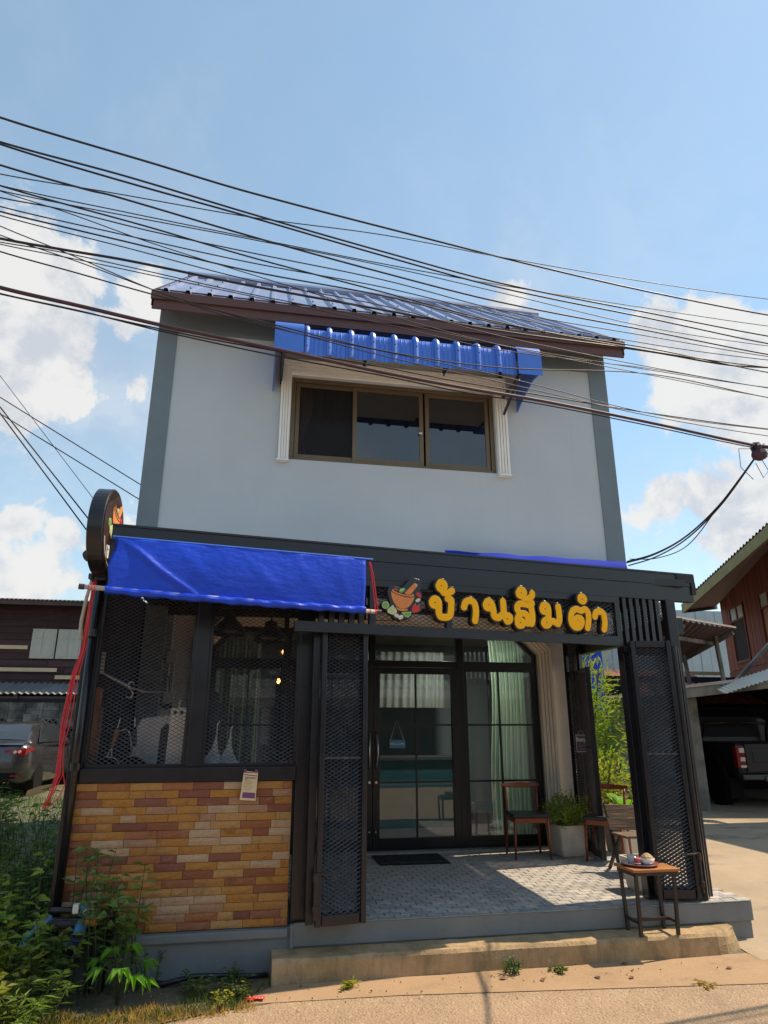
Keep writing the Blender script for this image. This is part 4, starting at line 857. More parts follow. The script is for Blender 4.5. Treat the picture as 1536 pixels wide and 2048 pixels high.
# round double sided sign on the corner
ang = math.atan2(.065, .995)
rd = thing('round_sign', 'round black lightbox sign projecting from the porch corner seen nearly edge-on', 'sign', (-1.215, 5.275, 3.16), R(89))
rr_ = .335
obj('drum', MB().lathe([(rr_ - .006, -.085), (rr_, -.08), (rr_, .02), (rr_ - .006, .025)], (0, 0, 0), 48, 'y'), 'black', rd, local=True, smooth=False)
obj('face', MB().lathe([(rr_ - .02, -.09), (rr_ - .02, -.084)], (0, 0, 0), 40, 'y'), 'blackgloss', rd, local=True)
obj('rim_line', MB().lathe([(rr_ - .012, -.0915), (rr_ - .012, -.084), (rr_ - .026, -.084), (rr_ - .026, -.0915), (rr_ - .012, -.0915)], (0, 0, 0), 40, 'y'), 'outline', rd, local=True)
cx0, cz0 = ez((850, 760)); emblem(rd, lambda p, d: ((p[0] - cx0) * 1.15 + .01, -d, (p[1] - cz0) * 1.1 + .09), 1, .091)
mc = MB(); ps = [[((p[0] - 2.65) * .42, (p[1] - 2.72) * .42 - .17) for p in s] for k in ('ส', 'ม', 'ต', 'า2') for s in ZL[k][0]]
cutout('lettering', outline(ps, .012, step=.003), .003, 'chalk', rd, (-.01, -.091, 0), (0, 0, 0))
obj('ring_band', MB().tube([(rr_ * .86 * math.cos(t), -.092, rr_ * .86 * math.sin(t)) for t in [R(200) + R(140) * k / 16 for k in range(17)]], .004, 5), 'chalk', rd, local=True)
obj('bracket', MB().box(.02, .40, .028, .056, -.36, -.32).box(.05, .09, -.06, .027, -.36, -.325), 'black', rd, local=True)
fl = thing('floodlight', 'small dark floodlight bracketed behind the round corner sign', 'lamp', (-1.305, 5.36, 2.99))
obj('lamp_body', MB().lathe([(.02, -.05), (.035, -.045), (.042, .03), (.038, .05)], (0, 0, 0), 12, 'y'), 'black', fl, local=True); obj('arm', MB().tube([(0, .04, 0), (.03, .06, -.05), (.06, .08, -.06)], .009, 6), 'black', fl, local=True)

# ------------------------------------------------------------------ blue roll-up tarpaulin
tp = thing('rolled_tarpaulin', 'blue tarpaulin blind hung from the porch beam with its bottom rolled on a pole', 'tarpaulin', hw(-.1, .1, 2.65))
P = []; nr, nc = 26, 90; r0 = np.random.default_rng(4)
for j in range(nr + 1):
    t = j / nr; row = []
    for i in range(nc + 1):
        u = i / nc; s = (-1.10 + .012 * math.sin(9 * t)) * (1 - u) + (.862 - .02 * t) * u - .025 * t * (1 - u); z = (3.085 - .415 * t) * (1 - u) + (3.072 - .42 * t) * u
        bulge = .018 * math.sin(math.pi * t)
        d1 = (u * 1.3 - (t * .40 + .02)); crease = .026 * math.exp(-(d1 / .022) ** 2) * min(1, t * 3) * (1 - t * .3)      # one strong fold from the corner
        for (a_, b_, c_, wd) in ((.30, .55, .005, .03), (.55, .5, .004, .03), (.75, .35, .004, .03), (.42, -.25, .003, .025), (.9, .2, .003, .02)):
            crease += c_ * math.exp(-((u - (a_ + b_ * (t - .4) * .4)) / wd) ** 2) * math.sin(math.pi * min(1, t * 1.1))
        w_ = .0012 * math.sin(u * 31 + 4 * t) * t + .002 * math.sin(u * 9 - 5 * t) + .0008 * math.sin(u * 63 + 14 * t)
        row.append(hw(s, .085 + .05 * t + bulge + crease + w_, z - .006 * math.sin(u * 10) * t))
    P.append(row)
m = MB(); m.grid(P); sh = obj('sheet', m, 'tarp', tp, smooth=True, fixn=False); so = sh.modifiers.new('thickness', 'SOLIDIFY'); so.thickness = .002
P = []
for k in range(15):
    a = 2 * math.pi * k / 14; row = []
    for i in range(91):
        u = i / 90; r = .028 + .006 * math.sin(u * 38 + a * 2) * .5 + .003 * math.sin(u * 90 + a); s = -1.125 * (1 - u) + .845 * u
        row.append(hw(s, .14 + r * math.cos(a), (2.675 - .008 * math.sin(u * 3.1)) * (1 - u) + (2.635 - .008 * math.sin(u * 3.1)) * u + r * math.sin(a)))
    P.append(row)
m = MB(); m.grid(P); obj('roll', m, 'tarp', tp, smooth=True)
obj('pole', MB().tube([hw(-1.295, .14, 2.69), hw(.975, .14, 2.625)], .017, 10), 'pvcgrey', tp, smooth=True)
obj('pole_end', MB().tube([hw(-1.30, .14, 2.690), hw(-1.262, .14, 2.689)], .021, 10).tube([hw(.945, .14, 2.626), hw(.982, .14, 2.6248)], .020, 10), 'ink', tp)
m = MB()
for s in (-1.235, -1.215, -1.195, .885, .93, .938, .945): m.tube([hw(s - .003, .14, 2.69 - (s + 1.295) * .0286), hw(s + .003, .14, 2.69 - (s + 1.295) * .0286)], .0195, 10)
obj('rope_lashing', m, 'rope', tp)
obj('top_rod', MB().tube([hw(-1.12, .075, 3.092), hw(.93, .075, 3.078)], .009, 8), 'awnblue', tp)
obj('hem', MB().grid([[hw(-1.10 + 1.965 * i / 40, .090 + .002 * math.sin(i), z - .00033 * i) for i in range(41)] for z in (3.088, 3.04)]), 'tarp', tp)
m = MB().tube([hw(.895, .09, 3.05), hw(.905, .11, 2.95), hw(.935, .14, 2.64)], .0055, 6).tube([hw(.90, .09, 3.05), hw(.918, .12, 2.95), hw(.955, .14, 2.64)], .004, 6); obj('pull_cord', m, 'rope', tp)
bt = thing('blue_sheet', 'blue tarpaulin sheet lying on the porch roof against the house wall', 'tarpaulin', (3.1, 6.9, 3.3))
m = MB(); P = []
for j in range(5):
    P.append([(2.0 + 2.17 * i / 20, 6.86 + .03 * j + .01 * math.sin(i * .9), 3.19 + (.40 - .0018 * i + .006 * math.sin(i * 1.3)) * min(1, j / 3)) for i in range(21)])
m.grid(P); obj('sheet', m, 'tarpmatt', bt, smooth=True); obj('batten', MB().bar((2.0, 6.74, 3.215), (4.17, 6.74, 3.205), .03, .03), 'black', bt)
# red cords hanging down the corner
rc = thing('rope_bundle', 'bunch of red cords hanging down the porch corner post', 'cord', (-1.36, 5.6, 2.0))
rr2 = random.Random(8)
for k in range(7):
    dx = rr2.uniform(-.03, .03); dy = rr2.uniform(-.03, .03); e = rr2.uniform(.0, .22)
    pts = [(-1.225 + dx * .3, 5.36 + dy, 2.85), (-1.27 + dx * .4, 5.48 + dy, 2.6), (-1.305 + dx * .6, 5.6 + dy, 2.3), (-1.345 + dx, 5.6 + dy, 2.1), (-1.367 + dx * 1.3, 5.6 + dy, 1.75), (-1.368 + dx * .6, 5.6 + dy, 1.6), (-1.360 + dx, 5.6 + dy, 1.4), (-1.39 + dx * .5, 5.59 + dy, 1.28), (-1.42 + dx * .5, 5.58 + dy, 1.16 + e * .3)]
    obj('cord', MB().tube(pts, .0036, 5), 'rope', rc, smooth=True)
obj('cord_loop', MB().tube([(-1.335, 5.6, 1.42), (-1.312, 5.6, 1.33), (-1.335, 5.59, 1.25), (-1.40, 5.58, 1.18)], .004, 5), 'rope', rc)
cn = thing('conduit', 'cream flexible conduit hanging beside the porch corner under the round sign', 'pipe', (-1.35, 5.6, 2.6))
obj('hose', MB().tube([(-1.27, 5.45, 2.86), (-1.315, 5.52, 2.7), (-1.35, 5.6, 2.52), (-1.352, 5.62, 2.44), (-1.335, 5.63, 2.38)], .014, 8), 'pvcgrey', cn, smooth=True)
# ------------------------------------------------------------------ kitchen behind the window mesh
KY = 6.02
kt = thing('kitchen_worktop', 'dark worktop inside the kitchen behind the stone counter', 'worktop', (-.45, 6.3, .3))
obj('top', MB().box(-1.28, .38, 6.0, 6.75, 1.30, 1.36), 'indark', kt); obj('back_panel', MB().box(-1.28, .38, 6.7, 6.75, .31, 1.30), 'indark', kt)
def pendant(x, z, lab):
    p = thing('pendant_lamp', lab, 'lamp', (x, 6.05, z), group='black dome pendant lamps in the kitchen window')
    pr_ = [(.022, .10), (.03, .095), (.055, .085), (.058, .05), (.075, .035), (.12, -.005), (.145, -.05), (.15, -.085), (.143, -.085), (.11, -.01), (.05, .03)]
    obj('shade', MB().lathe(pr_, (0, 0, 0), 24), 'black', p, local=True, smooth=True)
    obj('flex', MB().tube([(0, 0, .09), (0, 0, .22), (.0, 0, .5)], .008, 6), 'black', p, local=True); obj('bulb', MB().lathe([(.0, -.06), (.022, -.045), (.026, -.02), (.014, .01)], (0, 0, 0), 10), 'ceramic', p, local=True, smooth=True)
    return p
pendant(-.235, 2.58, 'black dome pendant lamp nearest the window mullion'); pendant(.125, 2.53, 'black dome pendant lamp nearest the gate post')
obj('lamp_rail', MB().bar((-1.2, 6.05, 2.86), (.38, 6.05, 2.86), .03, .02), 'black', po)
def pan(x, z, r, hook_z, hm, lab, lean=0.):
    p = thing('frying_pan', lab, 'pan', (x, KY, z), group='pans leaning behind the window mesh')
    obj('dish', MB().lathe([(r * .78, .0), (r * .97, -.035), (r, -.045), (r * 1.03, -.044), (r * 1.0, -.03), (r * .8, .008)], (x, KY, z), 24, 'y'), 'panmetal', p, smooth=True)
    obj('rim', MB().tube([(x + r * 1.01 * math.cos(a), KY - .045, z + r * 1.01 * math.sin(a)) for a in [2 * math.pi * k / 28 for k in range(29)]], .0045, 6), 'steel', p)
    top = z + r; d = Vector((lean, 0, 1)).normalized(); a = Vector((x, KY - .03, top)); 
    obj('handle', MB().tube([a + d * .07, a + d * .09, a + d * .19, a + d * .22], [.012, .017, .019, .012], 8), hm, p, smooth=True)
    obj('tang', MB().tube([a - Vector((.02, 0, 0)), a + d * .07], .006, 6).tube([a + Vector((.02, 0, 0)), a + d * .07], .006, 6), 'steel', p)
    obj('hook', MB().tube([a + d * .215, a + d * .25, a + d * .30], .004, 5), 'chalk', p); return p
pan(-1.10, 1.405, .098, 0, 'handlewood', 'frying pan with orange wooden handle hung behind the left window mesh', .18)
pan(-.905, 1.385, .125, 0, 'black', 'larger pan with black handle hung behind the left window mesh', -.1)
ld = thing('wire_ladle', 'curved wire ladle handle between the two hanging pans', 'ladle', (-1.0, 6.04, 1.6))
obj('wire', MB().tube([(-1.075, 6.04, 1.66), (-1.05, 6.04, 1.70), (-1.00, 6.04, 1.715), (-.965, 6.04, 1.68), (-.95, 6.04, 1.60), (-.945, 6.04, 1.54)], .006, 6), 'steel', ld, smooth=True); obj('scoop', MB().lathe([(.005, -.03), (.02, -.02), (.024, .0), (.014, .015)], (-.945, 6.04, 1.515), 10), 'steel', ld)
cb = thing('wooden_board', 'tall narrow brown wooden board leaning by the left corner post', 'board', (-1.2, 6.0, 1.4))
obj('board_slab', MB().prism([(-1.262, 1.36), (-1.205, 1.36), (-1.205, 2.03), (-1.262, 2.05)], lambda p: (p[0], 5.95, p[1]), lambda p: (p[0], 6.0, p[1])), 'handlewood', cb, bev=.004); obj('batten', MB().box(-1.204, -1.175, 5.94, 5.97, 1.36, 1.88), 'plank', cb)
wd = thing('water_dispenser', 'grey appliance with a dark side panel standing behind the mesh', 'appliance', (-.78, 6.2, 1.36))
obj('casing', MB().prism([(-.955, 1.361), (-.625, 1.361), (-.615, 1.84), (-.90, 1.80), (-.945, 1.70)], lambda p: (p[0], 6.10, p[1]), lambda p: (p[0], 6.38, p[1])), 'applgrey', wd, bev=.02); obj('dark_panel', MB().prism([(-.745, 1.43), (-.665, 1.45), (-.655, 1.72), (-.69, 1.76), (-.735, 1.72)], lambda p: (p[0], 6.094, p[1]), lambda p: (p[0], 6.102, p[1])), 'black', wd)
wb = thing('hanging_board', 'white chopping board with two holes hung on a hook by the mullion', 'chopping board', (-.6, 6.0, 1.9))
obj('board_slab', MB().prism([(-.668, 1.40), (-.545, 1.40), (-.533, 1.885), (-.655, 1.88)], lambda p: (p[0], 5.99, p[1]), lambda p: (p[0], 6.004, p[1])), 'whiteboard', wb, bev=.003); obj('hole_disc', MB().lathe([(.015, 0), (.015, .003)], (-.62, 5.987, 1.845), 12, 'y').lathe([(.015, 0), (.015, .003)], (-.568, 5.987, 1.845), 12, 'y'), 'black', wb); obj('hook', MB().tube([(-.594, 5.985, 1.86), (-.594, 5.985, 1.91), (-.588, 5.97, 1.945)], .0045, 6), 'chalk', wb)
sh_ = thing('s_hook', 'bright steel S-shaped hook hanging alone on the mesh', 'hook', (-.985, 5.95, 2.0))
obj('wire', MB().tube([(-.985 + .022 * math.cos(a), 5.95, 2.055 + .028 * math.sin(a)) for a in [R(10) + R(195) * k / 9 for k in range(10)]] + [(-.985, 5.95, 2.02)] + [(-.990 + .026 * math.cos(a), 5.95, 1.985 + .028 * math.sin(a)) for a in [R(30) - R(195) * k / 9 for k in range(10)]], .006, 6), 'steel', sh_, smooth=True)
st = thing('light_strip', 'white notched strip fixed beside the window mullion', 'strip', (-.515, 5.97, 2.2))
m = MB()
for k in range(26): m.box(-.525 + .0006 * k, -.503 + .0006 * k, 5.965, 5.975, 1.95 + k * .0215, 1.967 + k * .0215)
obj('strip_segments', m, 'pvcgrey', st)
st = thing('wall_strip', 'short white notched strip by the left corner post', 'strip', (-1.26, 5.98, 2.2))
m = MB()
for k in range(6): m.box(-1.245, -1.215, 5.965, 5.975, 2.145 + k * .03, 2.170 + k * .03)
obj('strip_segments', m, 'pvcgrey', st)
cw_ = thing('wall_conduit', 'grey conduit pipes and junction boxes on the back wall of the kitchen', 'conduit', (-.98, 8.43, 2.3))
obj('pipe', MB().tube([(-.985, 8.44, 3.1), (-.99, 8.44, 2.56)], .018, 8), 'applgrey', cw_); obj('pipe', MB().tube([(-.995, 8.44, 2.45), (-.995, 8.44, 2.12)], .014, 8), 'applgrey', cw_); obj('pipe', MB().tube([(-.94, 8.44, 2.45), (-.94, 8.44, 2.12)], .014, 8), 'applgrey', cw_)
obj('junction_box', MB().box(-1.03, -.91, 8.40, 8.465, 2.44, 2.57), 'pvcgrey', cw_, bev=.006); obj('socket_box', MB().box(-1.03, -.90, 8.40, 8.465, 1.96, 2.12), 'pvcgrey', cw_, bev=.006); obj('socket', MB().lathe([(.03, 0), (.03, .01)], (-.99, 8.39, 1.95), 12, 'y').lathe([(.03, 0), (.03, .01)], (-.94, 8.39, 1.96), 12, 'y'), 'black', cw_)
hc = thing('hanging_cable', 'slack grey cable sagging across the kitchen behind the mesh', 'cable', (-1.0, 6.3, 2.1))
obj('cable', MB().tube([(-1.24, 5.99, 2.16), (-1.12, 6.05, 2.10), (-1.02, 6.1, 2.05), (-.93, 6.3, 2.02), (-.85, 6.8, 2.04), (-.93, 8.3, 2.10), (-.99, 8.42, 2.3)], .009, 6), 'pvcgrey', hc, smooth=True)
hd = thing('dark_jacket', 'dark jacket or sack hanging behind the window mullion', 'jacket', (-.36, 6.3, 1.8))
obj('cloth', MB().loft([[(-.37 + a * math.cos(t), 6.32 + a * .5 * math.sin(t), z) for t in [2 * math.pi * k / 12 for k in range(12)]] for a, z in ((.02, 2.06), (.07, 2.02), (.105, 1.9), (.11, 1.75), (.10, 1.6), (.12, 1.45))]), 'indark', hd, smooth=True)
def bag(x, z1, w_, lab, sd):
    b = thing('plastic_bag', lab, 'bag', (x, 6.02, 1.36), group='clear plastic bags hanging in the window'); r = random.Random(sd); rings = []
    for i, (f, z) in enumerate(((.06, z1), (.16, z1 - .08), (.4, z1 - .15), (.95, z1 - .22), (1.3, z1 - .28), (1.4, 1.372))):
        rings.append([(x - (.03 * i / 5) + w_ * f * (1 + .2 * math.sin(5 * t + i)) * math.cos(t) * .5, 6.02 + w_ * .3 * f * math.sin(t), z) for t in [2 * math.pi * k / 14 for k in range(14)]])
    obj('film', MB().loft(rings), 'plastic', b); obj('hook', MB().tube([(x, 6.0, z1 - .02), (x, 6.0, z1 + .05), (x + .015, 6.0, z1 + .08)], .005, 6), 'chalk', b)
bag(-.275, 1.70, .14, 'clear plastic bag hung by a thin twist next to the mullion', 1); bag(-.165, 1.66, .22, 'wider clear plastic bag hung at the middle of the right window', 2)
bd = thing('crumpled_plastic', 'low crumpled heap of clear plastic on the kitchen sill', 'plastic', (-.02, 6.0, 1.37))
m = MB(); r = random.Random(5); m.grid([[(-.12 + .2 * i / 9, 5.96 + .1 * j / 4, 1.365 + (.06 * math.sin(math.pi * j / 4) * (.6 + .5 * r.random()) if 0 < i < 9 else 0)) for i in range(10)] for j in range(5)]); obj('film', m, 'plastic', bd)
cp = thing('cloth_hat', 'dark cloth hat with pale edge lying on the kitchen sill', 'hat', (.115, 6.0, 1.37))
obj('crown', MB().lathe([(.062, 0), (.064, .02), (.05, .05), (.02, .066), (.004, .068)], (.115, 6.0, 1.361), 14), 'ink', cp, smooth=True); obj('brim', MB().tube([(.045, 5.95, 1.40), (.09, 5.935, 1.415), (.15, 5.935, 1.41), (.18, 5.96, 1.39)], .006, 6), 'pvcgrey', cp)
pk = thing('pink_bundle', 'bright pink plastic bundle at the right end of the kitchen sill', 'bundle', (.28, 5.98, 1.36))
m = MB(); r = random.Random(9)
m.loft([[(.275 + (.075 + r.uniform(-.012, .018)) * f * math.cos(t), 5.97 + .05 * f * math.sin(t), z + r.uniform(-.006, .006)) for t in [2 * math.pi * k / 11 for k in range(11)]] for f, z in ((.9, 1.362), (1.1, 1.395), (.9, 1.43), (.5, 1.455))]); m.loft([[(.325 + .02 * math.cos(t) + .03 * q, 5.95 + .02 * math.sin(t), 1.40 + .07 * q) for t in [2 * math.pi * k / 7 for k in range(7)]] for q in (0, .5, 1)]); obj('wrap', m, 'pink', pk)
for x, z, lab in ((.283, 2.455, 'upper glowing orange bulb seen through the right window mesh'), (.246, 2.167, 'lower glowing orange bulb seen through the right window mesh')):
    b = thing('glowing_bulb', lab, 'bulb', (x * 1.55, 7.0 * 1.34, 1.75 + (z - 1.75) * 1.34)); b.location = (x * 1.36, 9.5, 1.75 + (z - 1.75) * 1.357)
    obj('bulb_glass', MB().lathe([(.003, -.04), (.022, -.025), (.026, 0), (.012, .03)], (0, 0, 0), 10), 'bulb', b, local=True, smooth=True); obj('flex', MB().tube([(0, 0, .03), (0, 0, 3.08 - b.location.z)], .004, 5), 'black', b, local=True)
# price card on the sill beam
pc = thing('hanging_card', 'cream printed card with a purple block hung on the stone counter', 'card', (.01, 5.74, 1.3))
cq = [(-.055, 1.192), (.066, 1.184), (.075, 1.392), (-.035, 1.402)]
obj('card_sheet', MB().prism(cq, lambda p: (p[0], 5.745, p[1]), lambda p: (p[0], 5.751, p[1])), 'paper', pc)
def cqp(u, v): a = np.array(cq[0]) * (1 - u) + np.array(cq[1]) * u; b = np.array(cq[3]) * (1 - u) + np.array(cq[2]) * u; return tuple(a * (1 - v) + b * v)
obj('purple_block', MB().prism([cqp(.12, .075), cqp(.94, .075), cqp(.94, .27), cqp(.12, .27)], lambda p: (p[0], 5.7435, p[1]), lambda p: (p[0], 5.7445, p[1])), 'purple', pc)
obj('dark_line', MB().prism([cqp(.06, .865), cqp(.97, .85), cqp(.97, .872), cqp(.06, .887)], lambda p: (p[0], 5.7435, p[1]), lambda p: (p[0], 5.7445, p[1])), 'ink', pc)
obj('clip', MB().box(-.036, -.014, 5.742, 5.772, 1.39, 1.415).box(.05, .072, 5.742, 5.772, 1.386, 1.41).box(-.03, .065, 5.744, 5.76, 1.388, 1.394), 'purple', pc)
m = MB()
for k in range(7): m.prism([cqp(.12, .36 + k * .055), cqp(.55 + .3 * ((k * 7) % 3) / 3, .355 + k * .055), cqp(.55 + .3 * ((k * 7) % 3) / 3, .362 + k * .055), cqp(.12, .367 + k * .055)], lambda p: (p[0], 5.7437, p[1]), lambda p: (p[0], 5.7444, p[1]))
obj('fine_print', m, 'outline', pc)
text_mesh('24', .030, 'lettering', 'ink', pc, (-.012, 5.7436, 1.349)); text_mesh('CIPRA', .020, 'lettering', 'purple', pc, (.034, 5.7436, 1.348))

# ------------------------------------------------------------------ furniture on the porch
def chair(lab):
    c = thing('dining_chair', lab, 'chair', group='red stained chairs with black seats on the porch')
    W, D, H, SH = .40, .38, .745, .44
    for sx in (-1, 1):
        obj('leg', MB().tube([(sx * W * .5, -D * .5, 0), (sx * W * .47, -D * .47, SH - .03)], [.013, .017], 8), 'chairwood', c, local=True, smooth=True)
        obj('leg', MB().tube([(sx * W * .5, D * .54, 0), (sx * W * .47, D * .46, SH - .03), (sx * W * .46, D * .47, SH + .12), (sx * W * .48, D * .54, H - .02)], [.013, .017, .016, .014], 8), 'chairwood', c, local=True, smooth=True)
        obj('side_rail', MB().bar((sx * W * .47, -D * .47, SH - .045), (sx * W * .47, D * .46, SH - .045), .022, .045), 'chairwood', c, local=True, bev=.004)
    obj('front_rail', MB().bar((-W * .46, -D * .47, SH - .045), (W * .46, -D * .47, SH - .045), .022, .05), 'chairwood', c, local=True, bev=.004); obj('rear_rail', MB().bar((-W * .46, D * .46, SH - .045), (W * .46, D * .46, SH - .045), .022, .045), 'chairwood', c, local=True, bev=.004)
    m = MB(); rings = []
    for i in range(11):
        t = i / 10; x = (t - .5) * (W + .06); y = D * .56 + .055 * math.sin(math.pi * t) ; hh = .022 + .018 * math.sin(math.pi * t)
        rings.append([(x, y - .010, H - hh * .8), (x, y + .010, H - hh), (x, y + .013, H + hh * .5), (x, y - .006, H + hh * .6)])
    m.loft(rings); obj('top_rail', m, 'chairwood', c, local=True, smooth=False, bev=.003)
    obj('seat', MB().prism([(-W * .53, -D * .54), (W * .53, -D * .54), (W * .50, D * .50), (-W * .50, D * .50)], lambda p: (p[0], p[1], SH - .018), lambda p: (p[0], p[1], SH + .022)), 'leather', c, local=True, bev=.015)
    return c
c1 = chair('red-brown chair with black seat in front of the glass shopfront'); c1.location = (3.19, 8.00, .319); c1.rotation_euler.z = R(-6)
c2 = copy_tree(c1); c2['label'] = 'red-brown chair with black seat turned sideways in the side opening'; c2.location = (3.98, 7.62, .319); c2.rotation_euler.z = R(-40)
pc_ = thing('folding_chair', 'low folding chair with two weathered plank back slats on dark legs', 'chair', (3.93, 7.08, .32))
for z0, z1, yo in ((.385, .50, 0), (.51, .625, -.0)):
    o = obj('plank', MB().prism([(-.205, z0), (.20, z0 - .012), (.215, z1 - .012), (-.215, z1)], lambda p: (p[0], -.012 + .18 * (p[1] - .38), p[1]), lambda p: (p[0], .012 + .18 * (p[1] - .38), p[1])), 'plank', pc_, local=True, bev=.003)
for sx in (-1, 1):
    obj('leg', MB().bar((sx * .17, .02 + .10, .63), (sx * .185, -.12, 0), .03, .022), 'darkmetal', pc_, local=True); obj('leg', MB().bar((sx * .155, -.14, .36), (sx * .155, .16, 0), .03, .022), 'darkmetal', pc_, local=True)
obj('seat', MB().box(-.19, .19, -.32, .0, .345, .365), 'plank', pc_, local=True)
tb = thing('side_table', 'small table with an orange wooden top on four brown steel legs on the step', 'table', (3.25, 5.63, .162))
tx0, tx1, ty0, ty1, tz = 3.06, 3.47, 5.485, 5.80, .62
obj('table_top', MB().box(tx0, tx1, ty0, ty1, tz, tz + .022), 'tablewood', tb, bev=.004)
obj('apron', MB().box(tx0 + .02, tx1 - .02, ty0 + .012, ty0 + .030, tz - .025, tz).box(tx0 + .02, tx1 - .02, ty1 - .03, ty1 - .012, tz - .025, tz).box(tx0 + .012, tx0 + .03, ty0 + .03, ty1 - .03, tz - .03, tz).box(tx1 - .03, tx1 - .012, ty0 + .03, ty1 - .03, tz - .03, tz), 'darkmetal', tb)
lg = {}
for x, xb in ((3.09, 3.10), (3.425, 3.42)):
    for y, yb in ((5.51, 5.535), (5.755, 5.728)):
        obj('leg', MB().bar((xb, yb, .163), (x, y, tz - .001), .024, .024), 'darkmetal', tb)
m = MB().bar((3.10, 5.535, .255), (3.10, 5.728, .255), .022, .02).bar((3.42, 5.535, .255), (3.42, 5.728, .255), .022, .02).bar((3.10, 5.632, .256), (3.42, 5.632, .256), .02, .022); obj('stretcher', m, 'darkmetal', tb)
tr = thing('serving_tray', 'round metal tray with a dark red rim on the small table', 'tray', (3.22, 5.66, tz + .024))
obj('dish', MB().lathe([(.12, .0), (.145, .012), (.150, .018), (.143, .018), (.12, .006)], (0, 0, 0), 28), 'tray', tr, local=True, smooth=True); obj('plate_face', MB().lathe([(.118, .0065), (.118, .009)], (0, 0, 0), 24), 'traytop', tr, local=True)
cu = thing('red_cup', 'small red and clear glass standing on the tray', 'cup', (3.185, 5.63, tz + .034)); obj('glass_wall', MB().lathe([(.024, 0), (.026, .055), (.024, .055), (.021, .004)], (0, 0, 0), 14), 'cupred', cu, local=True, smooth=True); obj('band', MB().lathe([(.0275, .008), (.0275, .014)], (0, 0, 0), 14).lathe([(.0275, .045), (.0275, .05)], (0, 0, 0), 14), 'ceramic', cu, local=True)
bw = thing('white_bowl', 'white bowl heaped with pale brown food on the tray', 'bowl', (3.275, 5.63, tz + .034)); obj('dish', MB().lathe([(.03, 0), (.05, .015), (.06, .045), (.056, .045), (.04, .014)], (0, 0, 0), 18), 'ceramic', bw, local=True, smooth=True)
obj('food', MB().lathe([(.056, .040), (.045, .058), (.03, .072), (.012, .082), (.002, .084)], (0, 0, 0), 14), 'food', bw, local=True)
gb = thing('glass_jar', 'small empty clear jar at the back of the tray', 'jar', (3.18, 5.72, tz + .034)); obj('glass_wall', MB().lathe([(.028, 0), (.03, .06), (.027, .06), (.025, .004)], (0, 0, 0), 14), 'plastic', gb, local=True, smooth=True)
dm = thing('doormat', 'dark rectangular fibre doormat on the paving before the glass doors', 'doormat', (1.8, 8.05, .32))
obj('mat_body', MB().prism([(1.43, 7.80), (2.20, 7.76), (2.21, 8.30), (1.43, 8.33)], lambda p: (p[0], p[1], .320), lambda p: (p[0], p[1], .332)), 'mat', dm, bev=.004)
m = MB()
for i in range(9):
    for j in range(4): m.box(1.53 + i * .07, 1.56 + i * .07, 7.90 + j * .09, 7.93 + j * .09, .3325, .334)
obj('raised_pattern', m, 'blackgloss', dm); obj('border', MB().box(1.445, 2.185, 7.80, 7.83, .3323, .336).box(1.445, 2.185, 8.26, 8.29, .3323, .336), 'blackgloss', dm)
def pot(x, y, z, w_, h, lab, rot=0., taper=.92):
    p = thing('planter', lab, 'planter', (x, y, z), rot)
    rings = []
    for f, zz in ((taper * .86, 0), (taper * .97, .02), (taper, .06), (1, h - .01), (1, h), (.86, h), (.84, h - .05)):
        a = w_ / 2 * f; r = .2 * a; rings.append([(sx * (a - r) + r * math.cos(t), sy * (a - r) + r * math.sin(t), zz) for sx, sy, t0 in ((1, 1, 0), (-1, 1, 90), (-1, -1, 180), (1, -1, 270)) for t in (R(t0), R(t0 + 30), R(t0 + 60), R(t0 + 90))])
    obj('tub', MB().loft(rings), 'pot', p, local=True, bev=.0)
    obj('soil', MB().lathe([(w_ * .38, h - .045), (w_ * .38, h - .03)], (0, 0, 0), 12), 'soil', p, local=True)
    return p
pot(3.66, 7.98, .32, .36, .33, 'square white concrete planter holding the round shrub', R(8))
def crown(o, n, c, rad, ll, lw, m, seed, shell=.45, up=.3, name='foliage', droop=0.):
    r = np.random.default_rng(seed); d = r.normal(size=(n, 3)); d /= np.linalg.norm(d, axis=1, keepdims=True)
    lump = 1 + .22 * np.sin(d[:, 0] * 5 + seed) * np.cos(d[:, 2] * 4 + d[:, 1] * 6) + r.normal(size=n) * .09
    q = (shell + (1 - shell) * r.random(n)) * lump
    P = np.array(c) + d * q[:, None] * np.array(rad); D = d + r.normal(size=(n, 3)) * .6 + np.array([0, 0, up - droop])
    return obj(name, leaves_mb(P, D, ll * (.6 + .7 * r.random(n)), lw * (.7 + .5 * r.random(n)), seed=seed), m, o, kind='stuff', fixn=False)
sb = thing('potted_shrub', 'bushy round green shrub growing in the square white planter', 'shrub', (3.66, 7.98, .62))
crown(sb, 1900, (3.66, 7.98, .76), (.27, .25, .19), .038, .018, 'leaflite', 11, .35); crown(sb, 420, (3.67, 7.95, .80), (.28, .26, .20), .036, .017, 'leafgold', 12, .8)
m = MB(); r = random.Random(4)
for k in range(12): a = r.uniform(0, 6.28); m.tube([(3.66, 7.98, .62), (3.66 + .1 * math.cos(a), 7.98 + .1 * math.sin(a), .72), (3.66 + .2 * math.cos(a), 7.98 + .19 * math.sin(a), .82)], .004, 5)
obj('stems', m, 'stem', sb)
pot(3.60, 6.27, .32, .31, .27, 'rounded empty white planter half hidden behind the small table', R(4), .8)
pot(4.48, 8.1, .285, .40, .42, 'tall white planter with broad leaves outside the side opening', R(10))
bl = thing('broad_leaf_plant', 'plant with big glossy pale green leaves in the tall outside planter', 'plant', (4.48, 8.1, .7)); r = random.Random(3)
